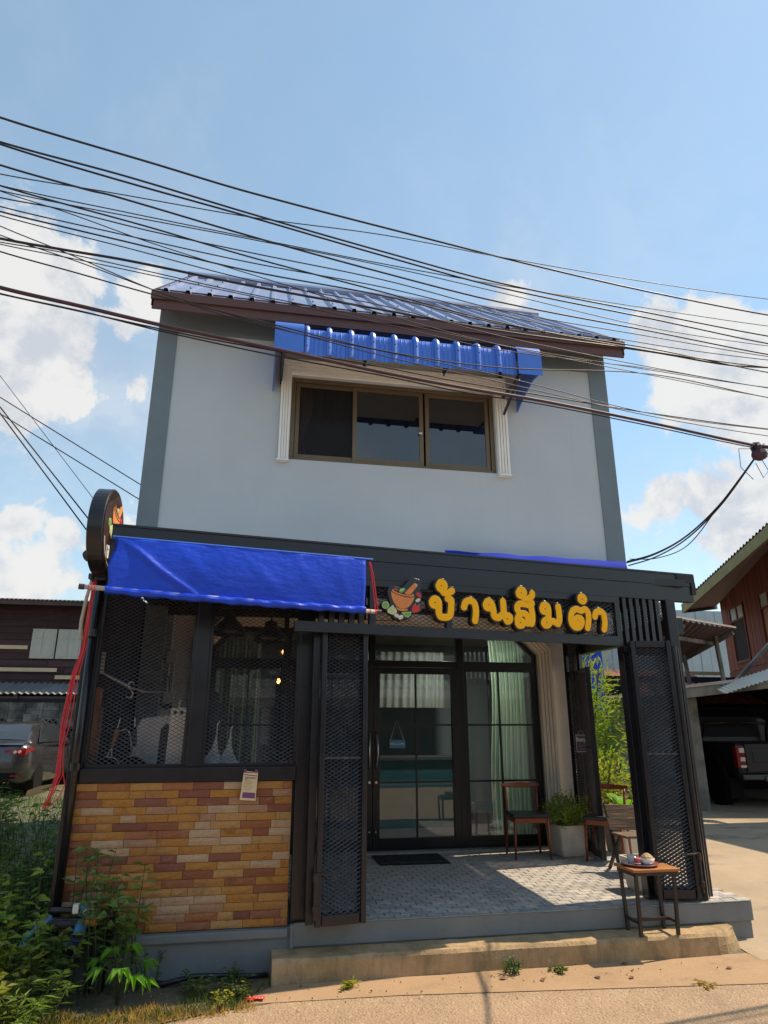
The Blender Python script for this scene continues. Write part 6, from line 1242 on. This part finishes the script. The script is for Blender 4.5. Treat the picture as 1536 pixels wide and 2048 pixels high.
# sloping eave of the plank house: soffit, fascia, corrugated edge
E1, E2 = Vector((12.161, 17.5, 4.899)), Vector((10.9, 12.2, 5.75)); I1, I2 = Vector(wp(-.35, .02, 5.75)), Vector(wp(8.8, .02, 6.9))
m = MB(); m.add([tuple(E1), tuple(E2), tuple(I2), tuple(I1)], [(0, 1, 2, 3)]); m.add([tuple(p + Vector((0, 0, .06))) for p in (E1, E2, I2, I1)], [(3, 2, 1, 0)]); obj('soffit', m, 'soffit', rh_)
ed = (E2 - E1).normalized(); up_ = Vector((0, 0, 1))
m = MB().bar(E1 + up_ * .06, E2 + up_ * .06, .05, .26); obj('fascia', m, 'olive', rh_)
obj('roof', corrugated(E1 + up_ * .26 - ed * .1, ed, (E2 - E1).length + .2, (I1 - E1) + up_ * .2, 5, up_, .17, .03, 'sine', nseg=5), 'brownroof', rh_)
m = MB().bar(Vector(I1) + Vector((0, 0, -.05)), E1, .06, .12); obj('end_fascia', m, 'brownroof', rh_)
# corrugated canopy on posts behind the porch
cy = thing('tin_canopy', 'brown tin canopy on thin steel posts between the porch and plank house', 'canopy', (7.2, 10.8, 2.2))
q = [Vector((6.22, 9.6, 3.385)), Vector((9.131, 11.6, 3.519)), Vector((8.712, 13.0, 3.025)), Vector((7.758, 12.4, 3.124))]
m = MB(); n_ = 40; 
def bil(u, v): return q[0] * (1 - u) * (1 - v) + q[1] * u * (1 - v) + q[2] * u * v + q[3] * (1 - u) * v
m.grid([[tuple(bil(i / n_, j / 4) + Vector((0, 0, .02 * math.sin(i * 2.2)))) for i in range(n_ + 1)] for j in range(5)]); sh2 = obj('roof_sheet', m, 'rusttin', cy); md = sh2.modifiers.new('t', 'SOLIDIFY'); md.thickness = .01
obj('edge_flashing', MB().bar(q[0] + Vector((0, 0, .03)), q[1] + Vector((0, 0, .03)), .05, .03), 'soffit', cy)
obj('rafter', MB().bar(bil(.05, .35) - Vector((0, 0, .06)), bil(.98, .35) - Vector((0, 0, .06)), .05, .07).bar(bil(.3, .05) - Vector((0, 0, .06)), bil(.3, .95) - Vector((0, 0, .06)), .05, .06).bar(bil(.98, .02) - Vector((0, 0, .06)), bil(.98, .98) - Vector((0, 0, .06)), .05, .08), 'oldcement', cy)
for pa, pb in (((8.634, 12.6, 3.129), (8.725, 12.6, 2.172)), ((8.748, 11.7, 3.388), (8.804, 11.7, 2.328))): obj('post', MB().bar(pa, pb, .06, .06, (0, 1, 0)), 'oldcement', cy)
# pale sheet wall and clay tiled roof further back
sw = thing('sheet_wall', 'pale blue-grey sheet metal wall behind the tin canopy', 'wall', (12, 24, .3)); r = random.Random(1)
for k in range(18): x = 13.0 + k * .42; obj('panel', MB().box(x, x + .40, 24 - r.uniform(0, .03), 24.05, .3, 6.1), 'bluetin', sw)
obj('column', MB().box(15.2, 15.75, 23.75, 23.9, .3, 5.6), 'brownroof', sw)
tr_ = thing('clay_tile_roof', 'low red clay tiled roof seen under the tin canopy', 'roof', (11, 18, 2)); T0, T1 = Vector((10.031, 15.0, 2.354)), Vector((11.533, 15.0, 2.494)); TU = Vector((0, 3.4, 1.0)); r = random.Random(8)
tl = MB(); tl.add([(-.5, 0, 0), (0, 0, .05), (.5, 0, 0), (-.5, 1, .03), (0, 1, .08), (.5, 1, .03)], [(0, 1, 4, 3), (1, 2, 5, 4)]); t_ = obj('tile', tl, 'tile', tr_, local=True); tme = t_.data; bpy.data.objects.remove(t_)
rx = math.atan2(TU.z, TU.y)
for j in range(9):
    for i in range(13):
        p = Vector((T0.x - .3 + i * .22 + (.11 if j % 2 else 0), 15.0, T0.z - .15)) + TU * (j / 9); piece('tile', tme, tr_, tuple(p), (rx, 0, r.uniform(-.05, .05)), (.21, .44, 1))
obj('ridge', MB().bar(Vector((T0.x - .4, 15, T0.z - .15)) + TU, Vector((T1.x + 2.2, 15, T0.z - .15)) + TU, .12, .10), 'batten', tr_)
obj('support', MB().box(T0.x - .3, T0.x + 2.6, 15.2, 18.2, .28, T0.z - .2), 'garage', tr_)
dh = thing('distant_house', 'small distant house roof with cream band glimpsed over the canopy', 'house', (17, 30, .3)); c0, c1_ = Vector((19.533, 30.0, 6.369)), Vector((20.677, 30.0, 6.745))
obj('wall', MB().box(c0.x - 2, c1_.x - .3, 30, 33, .3, c1_.z - .2), 'batten', dh); obj('roof', MB().box(c0.x - 2.4, c1_.x + .2, 29.5, 33.5, c1_.z - .55, c1_.z - .12), 'fascia', dh); obj('top_band', MB().box(c0.x - 2.2, c1_.x - .4, 29.8, 33, c1_.z - .1, c1_.z + .75), 'soffit', dh)
# unseen canopy added past the frame to cast shade on the drive
sc_ = thing('shade_canopy', 'unseen tin roofed shelter on posts added to shade the drive', 'canopy', (11, 9.2, .28)); rf2 = obj('roof', corrugated((9.5, 7.9, 5.2), (1, 0, 0), 4.5, (0, 1, .03), 2.7, (0, 0, 1), .25, .02), 'rusttin', sc_)
for px_, py_ in ((9.7, 8.0), (9.7, 10.0), (13.8, 8.0), (13.8, 10.0)): obj('post', MB().box(px_ - .05, px_ + .05, py_ - .05, py_ + .05, .2, 5.18), 'oldcement', sc_)
# carport
cpt = thing('carport', 'dark carport with a mossy concrete post sheltering the pickup', 'carport', (9, 12, .28)); CZ = .285
PB = (7.989, 11.753, 0.285)
obj('post', MB().prism([(PB[0] - .13, PB[1] - .12), (PB[0] + .13, PB[1] - .12), (PB[0] + .13, PB[1] + .12), (PB[0] - .13, PB[1] + .12)], lambda p: (p[0], p[1], CZ), lambda p: (p[0], p[1], 2.22)), 'oldcement', cpt, bev=.015)
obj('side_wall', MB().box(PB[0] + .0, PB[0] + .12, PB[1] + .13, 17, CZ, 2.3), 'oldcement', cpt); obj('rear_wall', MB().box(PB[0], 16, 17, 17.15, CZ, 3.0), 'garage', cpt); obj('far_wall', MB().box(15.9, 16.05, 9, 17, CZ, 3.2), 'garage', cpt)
fl_ = MB(); a, b = Vector((PB[0] - .45, PB[1] - .45, 2.27)), Vector((13.5, 10.2, 2.95)); obj('front_beam', MB().bar(a, b, .10, .16), 'oldcement', cpt)
obj('gutter', MB().bar(a + Vector((0, -.06, .12)), b + Vector((0, -.06, .12)), .09, .05), 'soffit', cpt)
m = MB(); m.grid([[tuple(a), (17.5, 9.5, 3.25)], [(PB[0] - .3, 17.1, 2.32), (17.5, 17.1, 3.3)]]); rf = obj('roof', m, 'rusttin', cpt); rf.modifiers.new('t', 'SOLIDIFY').thickness = .03
ta, tb_ = Vector((8.079, 10.9, 2.262)), Vector((8.922, 10.4, 2.565)); obj('tin_flap', corrugated(ta + Vector((0, -.12, .0)), tb_ - ta, (tb_ - ta).length, (.25, 1.0, .30), .5, (0, -.3, 1), .075, .014, 'sine', nseg=4), 'bluetin', cpt)
ba, bb = (9.737, 12.938, 2.4), (10.753, 12.328, 3.584); obj('brace', MB().bar(ba, bb, .07, .07, (0, 1, 0)), 'oldcement', cpt)
pu = thing('pickup_truck', 'dark pickup truck with red tail lamps backed under the carport', 'pickup', (9.72, 11.62, .285), R(-6))
rings = []
for y, w_, zb, zs in ((0, .84, .62, 1.10), (.03, .885, .58, 1.13), (.12, .90, .56, 1.14), (.8, .92, .55, 1.14), (1.55, .92, .55, 1.14)):
    rings.append([(-w_ * .97, y, zb), (-w_, y, zb + .15), (-w_, y, zs - .08), (-w_ * .97, y, zs), (w_ * .97, y, zs), (w_, y, zs - .08), (w_, y, zb + .15), (w_ * .97, y, zb)])
obj('bed', MB().loft(rings), 'pickpaint', pu, local=True, smooth=False, bev=.012)
rings = []
for y, w_, z0, z1 in ((1.6, .86, .6, 1.12), (1.62, .84, .6, 1.60), (2.0, .80, .6, 1.78), (2.9, .80, .6, 1.80), (3.5, .84, .6, 1.30), (5.0, .86, .55, 1.08), (5.25, .75, .55, .95)): rings.append([(-.91, y, z0), (-.92, y, 1.05 if z1 > 1.06 else z1 - .02), (-w_, y, z1 - .05), (-w_ + .1, y, z1), (w_ - .1, y, z1), (w_, y, z1 - .05), (.92, y, 1.05 if z1 > 1.06 else z1 - .02), (.91, y, z0)])
obj('cab', MB().loft(rings), 'pickpaint', pu, local=True, smooth=False, bev=.01)
obj('rear_window', MB().prism([(-.68, 1.22), (.68, 1.22), (.62, 1.62), (-.62, 1.62)], lambda p: (p[0], 1.60, p[1]), lambda p: (p[0], 1.63 + (p[1] - 1.2) * .2, p[1])), 'garage', pu, local=True); obj('tailgate', MB().box(-.73, .73, -.035, -.004, .64, 1.12).box(-.60, .60, -.045, -.034, .80, .98), 'pickpaint', pu, local=True, bev=.012); obj('gate_handle', MB().box(-.13, .13, -.06, -.036, 1.0, 1.06), 'chrome', pu, local=True, bev=.006)
for sx in (-1, 1):
    l_ = obj('tail_lamp', MB().box(sx * .82 - .085, sx * .82 + .085, -.03, .09, .70, 1.09), 'taillamp', pu, local=True, bev=.02); obj('lamp_lens', MB().box(sx * .80 - .05, sx * .80 + .05, -.036, -.029, .97, 1.05).box(sx * .80 - .04, sx * .80 + .05, -.036, -.029, .82, .89).box(sx * .80 - .05, sx * .80 + .06, -.034, -.029, .71, .75), 'lampclear', l_, local=True)
    for y in (.78, 4.2): wheel(pu, sx * .80, y, .38, .38, .26)
    obj('wheel_arch', MB().tube([(sx * .93, .78 + .46 * math.cos(t), .42 + .46 * math.sin(t)) for t in [math.pi * k / 10 for k in range(11)]], .035, 6), 'tyre', pu, local=True)
    obj('mud_flap', MB().box(sx * .80 - .13, sx * .80 + .13, .28, .30, .16, .52), 'tyre', pu, local=True); obj('roll_bar', MB().tube([(sx * .72, 1.5, 1.12), (sx * .66, 1.35, 1.48), (0, 1.33, 1.52)], .03, 8), 'pickpaint', pu, local=True, smooth=True)
obj('bumper', MB().box(-.90, .90, -.14, .02, .50, .60).box(-.5, .5, -.17, -.12, .47, .57), 'panmetal', pu, local=True, bev=.02); obj('number_plate', MB().box(-.18, .18, -.052, -.046, .66, .78), 'lampclear', pu, local=True)

# ------------------------------------------------------------------ overhead cables
def cable(lab, pts, r_, m='cable', group='cables strung across the front of the house', ext=True):
    P = [Vector(p) for p in pts]
    if ext: P = [P[0] + (P[0] - P[1]).normalized() * 9 + Vector((0, 0, .35))] + P + [P[-1] + (P[-1] - P[-2]).normalized() * 14 + Vector((0, 0, .3))]
    t_ = [0.]
    for i in range(1, len(P)): t_.append(t_[-1] + (P[i] - P[i - 1]).length)
    T_ = [(P[min(i + 1, len(P) - 1)] - P[max(i - 1, 0)]) / (t_[min(i + 1, len(P) - 1)] - t_[max(i - 1, 0)]) for i in range(len(P))]
    S = [P[0]]
    for i in range(len(P) - 1):
        h_ = t_[i + 1] - t_[i]; n = 10
        for k in range(1, n + 1):
            u = k / n; S.append(P[i] * (2 * u ** 3 - 3 * u * u + 1) + T_[i] * h_ * (u ** 3 - 2 * u * u + u) + P[i + 1] * (3 * u * u - 2 * u ** 3) + T_[i + 1] * h_ * (u ** 3 - u * u))
    o = obj('overhead_cable', MB().tube(S, r_, 6), m, None, smooth=True); return tag(o, lab, 'cable', group)
C1 = [
 ('topmost black cable crossing the open sky', [(-1.541, 3.191, 4.925), (-0.739, 3.323, 4.883), (-0.19, 3.413, 4.855), (0.96, 3.601, 4.851), (1.859, 3.749, 4.858), (2.798, 3.903, 4.888), (3.993, 4.099, 4.965)], .008),
 ('second black cable from the top, upper of a close pair', [(-1.535, 3.233, 4.799), (-0.897, 3.338, 4.781), (-0.183, 3.455, 4.735), (0.68, 3.596, 4.694), (1.525, 3.735, 4.672), (2.803, 3.945, 4.731), (3.992, 4.14, 4.792)], .0075),
 ('lower cable of the close pair near the top', [(-1.551, 3.272, 4.821), (-0.985, 3.365, 4.78), (-0.184, 3.496, 4.745), (0.688, 3.639, 4.697), (1.541, 3.779, 4.669), (2.828, 3.99, 4.716), (4.022, 4.186, 4.753)], .0075),
 ('thick cable kinked where it meets a thin wire at left', [(-1.547, 3.313, 4.716), (-1.088, 3.389, 4.691), (-0.982, 3.406, 4.693), (-0.177, 3.538, 4.638), (0.696, 3.681, 4.597), (1.552, 3.822, 4.581), (2.844, 4.033, 4.635), (4.044, 4.23, 4.679)], .0075),
 ('thin highest wire that runs out flat at right', [(-1.468, 3.162, 4.523), (-0.939, 3.249, 4.574), (-0.177, 3.374, 4.64), (0.664, 3.512, 4.755), (1.502, 3.649, 4.817), (2.777, 3.858, 4.938), (3.982, 4.056, 5.087)], .004),
 ('cable starting as a pair at left, under the kinked cable', [(-1.545, 3.355, 4.614), (-1.215, 3.409, 4.591), (-0.756, 3.484, 4.565), (-0.17, 3.58, 4.517), (0.704, 3.723, 4.477), (1.56, 3.864, 4.444), (2.85, 4.075, 4.486), (4.062, 4.274, 4.584)], .0065),
 ('fine wire splitting upward from the paired cable at left', [(-1.509, 3.278, 4.549), (-0.881, 3.382, 4.567), (-0.175, 3.497, 4.594), (0.688, 3.639, 4.634), (1.542, 3.779, 4.69), (2.842, 3.992, 4.808), (4.062, 4.192, 4.929)], .0042),
 ('fine wire just below the splitting wire', [(-1.512, 3.295, 4.53), (-0.882, 3.398, 4.556), (-0.175, 3.514, 4.596), (0.691, 3.656, 4.632), (1.546, 3.796, 4.641), (2.829, 4.006, 4.647), (4.036, 4.204, 4.743)], .0042),
 ('medium wire crossing the paired cable mid-sky', [(-1.55, 3.395, 4.567), (-1.249, 3.444, 4.582), (-0.763, 3.524, 4.572), (-0.174, 3.62, 4.581), (0.712, 3.766, 4.606), (1.584, 3.909, 4.579), (2.902, 4.125, 4.651), (4.133, 4.327, 4.726)], .005),
 ('wire running above the roof ridge at left', [(-1.558, 3.434, 4.539), (-0.904, 3.542, 4.535), (-0.172, 3.662, 4.539), (0.72, 3.808, 4.579), (1.599, 3.952, 4.568), (2.925, 4.17, 4.613), (4.171, 4.374, 4.724)], .005),
 ('cable dipping to the roof ridge at middle', [(-1.571, 3.473, 4.537), (-1.262, 3.524, 4.528), (-0.909, 3.582, 4.521), (-0.17, 3.703, 4.506), (0.728, 3.85, 4.542), (1.612, 3.995, 4.523), (2.951, 4.215, 4.603), (4.189, 4.418, 4.63)], .0065),
 ('thin wire just clearing the blue roof', [(-1.549, 3.436, 4.48), (-0.895, 3.543, 4.449), (-0.164, 3.663, 4.41), (0.72, 3.808, 4.433), (1.589, 3.951, 4.392), (2.894, 4.165, 4.403), (4.108, 4.364, 4.445)], .0045),
 ('thick maroon cable passing over the roof sheets', [(-1.561, 3.516, 4.388), (-1.229, 3.57, 4.402), (-0.905, 3.624, 4.421), (-0.165, 3.745, 4.428), (0.736, 3.893, 4.46), (1.627, 4.039, 4.493), (2.979, 4.261, 4.606), (3.755, 4.388, 4.644), (4.246, 4.468, 4.713)], .0105),
 ('steep fine wire crossing the others above the left gable', [(-1.574, 3.432, 4.642), (-1.235, 3.487, 4.601), (-0.763, 3.565, 4.522), (-0.167, 3.663, 4.454), (0.72, 3.808, 4.37), (1.584, 3.95, 4.318), (2.883, 4.163, 4.331), (4.087, 4.36, 4.353)], .004),
 ('wire crossing the left roof corner', [(-1.564, 3.532, 4.376), (-1.284, 3.578, 4.393), (-0.905, 3.64, 4.39), (-0.162, 3.762, 4.377), (0.739, 3.91, 4.393), (1.627, 4.055, 4.387), (2.967, 4.275, 4.446), (4.218, 4.48, 4.522)], .0045),
 ('second wire crossing the left roof corner', [(-1.569, 3.548, 4.374), (-1.153, 3.616, 4.378), (-0.677, 3.694, 4.376), (-0.162, 3.778, 4.374), (0.742, 3.926, 4.372), (1.631, 4.072, 4.356), (2.982, 4.294, 4.471), (4.236, 4.499, 4.529)], .0042),
 ('wire sweeping from the left cloud down across the fascia', [(-1.607, 3.59, 4.529), (-1.253, 3.648, 4.443), (-0.764, 3.729, 4.313), (-0.402, 3.788, 4.238), (0.171, 3.882, 4.198), (0.752, 3.977, 4.189), (1.64, 4.123, 4.172), (2.96, 4.339, 4.094), (4.197, 4.542, 4.152)], .0045),
 ('second sweeping wire over the fascia and awning', [(-1.605, 3.607, 4.48), (-1.171, 3.678, 4.406), (-0.678, 3.759, 4.307), (-0.154, 3.845, 4.24), (0.755, 3.994, 4.164), (1.644, 4.14, 4.132), (2.969, 4.357, 4.082), (4.2, 4.559, 4.1)], .0045),
 ('cable crossing the left corner of the fascia', [(-1.568, 3.564, 4.336), (-1.174, 3.629, 4.298), (-0.725, 3.702, 4.253), (-0.215, 3.786, 4.223), (0.745, 3.943, 4.172), (1.63, 4.088, 4.221), (2.987, 4.311, 4.432), (4.232, 4.515, 4.445)], .006),
 ('thickest cable bundle running across the upstairs window', [(-1.562, 3.639, 4.148), (-1.141, 3.708, 4.125), (-0.661, 3.787, 4.097), (0.048, 3.903, 4.077), (0.76, 4.02, 4.051), (1.368, 4.119, 4.046), (1.982, 4.22, 4.055), (2.98, 4.384, 4.038), (4.002, 4.551, 4.002), (4.204, 4.584, 4.013)], .0165, 'cablewarm'),
 ('thin wire hugging the underside of the thick bundle', [(-1.563, 3.655, 4.119), (-1.142, 3.724, 4.102), (-0.66, 3.803, 4.065), (0.05, 3.92, 4.039), (0.763, 4.036, 4.034), (1.373, 4.137, 4.019), (1.988, 4.237, 4.035), (2.988, 4.401, 4.017), (3.96, 4.561, 3.989), (4.217, 4.603, 4.004)], .0065),
 ('cable rising off the bundle past the window at right', [(-0.66, 3.795, 4.074), (0.048, 3.911, 4.071), (0.519, 3.988, 4.096), (1.256, 4.109, 4.093), (1.863, 4.209, 4.104), (2.999, 4.395, 4.128), (4.251, 4.6, 4.188)], .0065),
]
for c_ in C1: cable(c_[0], c_[1], c_[2] * .82, c_[3] if len(c_) > 3 else 'cable')
jb = thing('cable_joint', 'maroon cable splice bundle where the drop wires leave at the right edge', 'cable joint', (4.096, 4.575, 3.946))
m = MB().lathe([(.02, -.05), (.055, -.03), (.065, 0), (.055, .035), (.02, .05)], (0, 0, -.02), 9); m.lathe([(.02, -.03), (.045, -.02), (.05, .01), (.03, .035)], (-.02, 0, .045), 8, 'x'); obj('clamp', m, 'cablewarm', jb, local=True)
m = MB(); r = random.Random(2)
for k in range(9):
    a = r.uniform(-2.6, 2.6); q = r.uniform(.03, .08); m.tube([(0, 0, 0), (q * math.cos(a), r.uniform(-.04, .04), q * math.sin(a)), (q * 1.5 * math.cos(a + .6), r.uniform(-.05, .05), q * 1.3 * math.sin(a + .6)), (.03 * math.cos(k), .01, .03)], .0035, 5)
m.tube([(-.05, 0, .03), (-.19, 0, .02), (-.2, 0, -.15), (-.1, 0, -.25)], .003, 5); m.tube([(.0, 0, -.03), (.06, 0, -.16), (.0, 0, -.23), (-.05, 0, -.1)], .003, 5); obj('loose_wires', m, 'cable', jb, local=True)
J = Vector(jb.location)
for k, (dz, dx, lab) in enumerate(((0, 0, 'steep drop cable from the splice to the porch, uppermost'), (.02, .03, 'second steep drop cable from the splice'), (-.03, .05, 'third steep drop cable from the splice'), (.05, .09, 'lowest slack drop cable from the splice'))):
    e = Vector((4.267, 7.1, 3.579)) + Vector((dx * .6, 0, dz)); mid = (J + e) / 2 + Vector((0, 0, -.22 - .10 * (k == 3))); mid2 = J * .75 + e * .25 + Vector((.0, 0, -.17)); mid3 = J * .25 + e * .75 + Vector((0, 0, -.15 - .07 * (k == 3)))
    cable(lab, [tuple(J), tuple(mid2), tuple(mid), tuple(mid3), tuple(e)], .0075 if k < 3 else .005, group='drop cables at the right of the house', ext=False)
for lab, pa, pb in (('upper drop wire reaching the left house corner', (-2.803, 6.3, 4.876), (-1.308, 7.2, 4.218)), ('lower drop wire reaching the left house corner', (-2.773, 6.3, 4.705), (-1.317, 7.2, 4.058)), ('thin steep wire behind the round sign', (-2.88, 6.3, 5.328), (-1.657, 7.0, 3.883)), ('drop wire to the top of the sign bracket', (-2.148, 4.8, 4.208), (-1.347, 5.45, 3.29)), ('drop wire to the lower sign bracket', (-2.144, 4.8, 4.18), (-1.368, 5.45, 3.219))):
    b = Vector(pb); a = Vector(pa); a = a + (a - b).normalized() * 12; cable(lab, [tuple(a), tuple((a * 2 + b) / 3), tuple((a + 2 * b) / 3), tuple(b)], .006 if 'thin' not in lab else .0035, group='drop wires at the left of the house', ext=False)
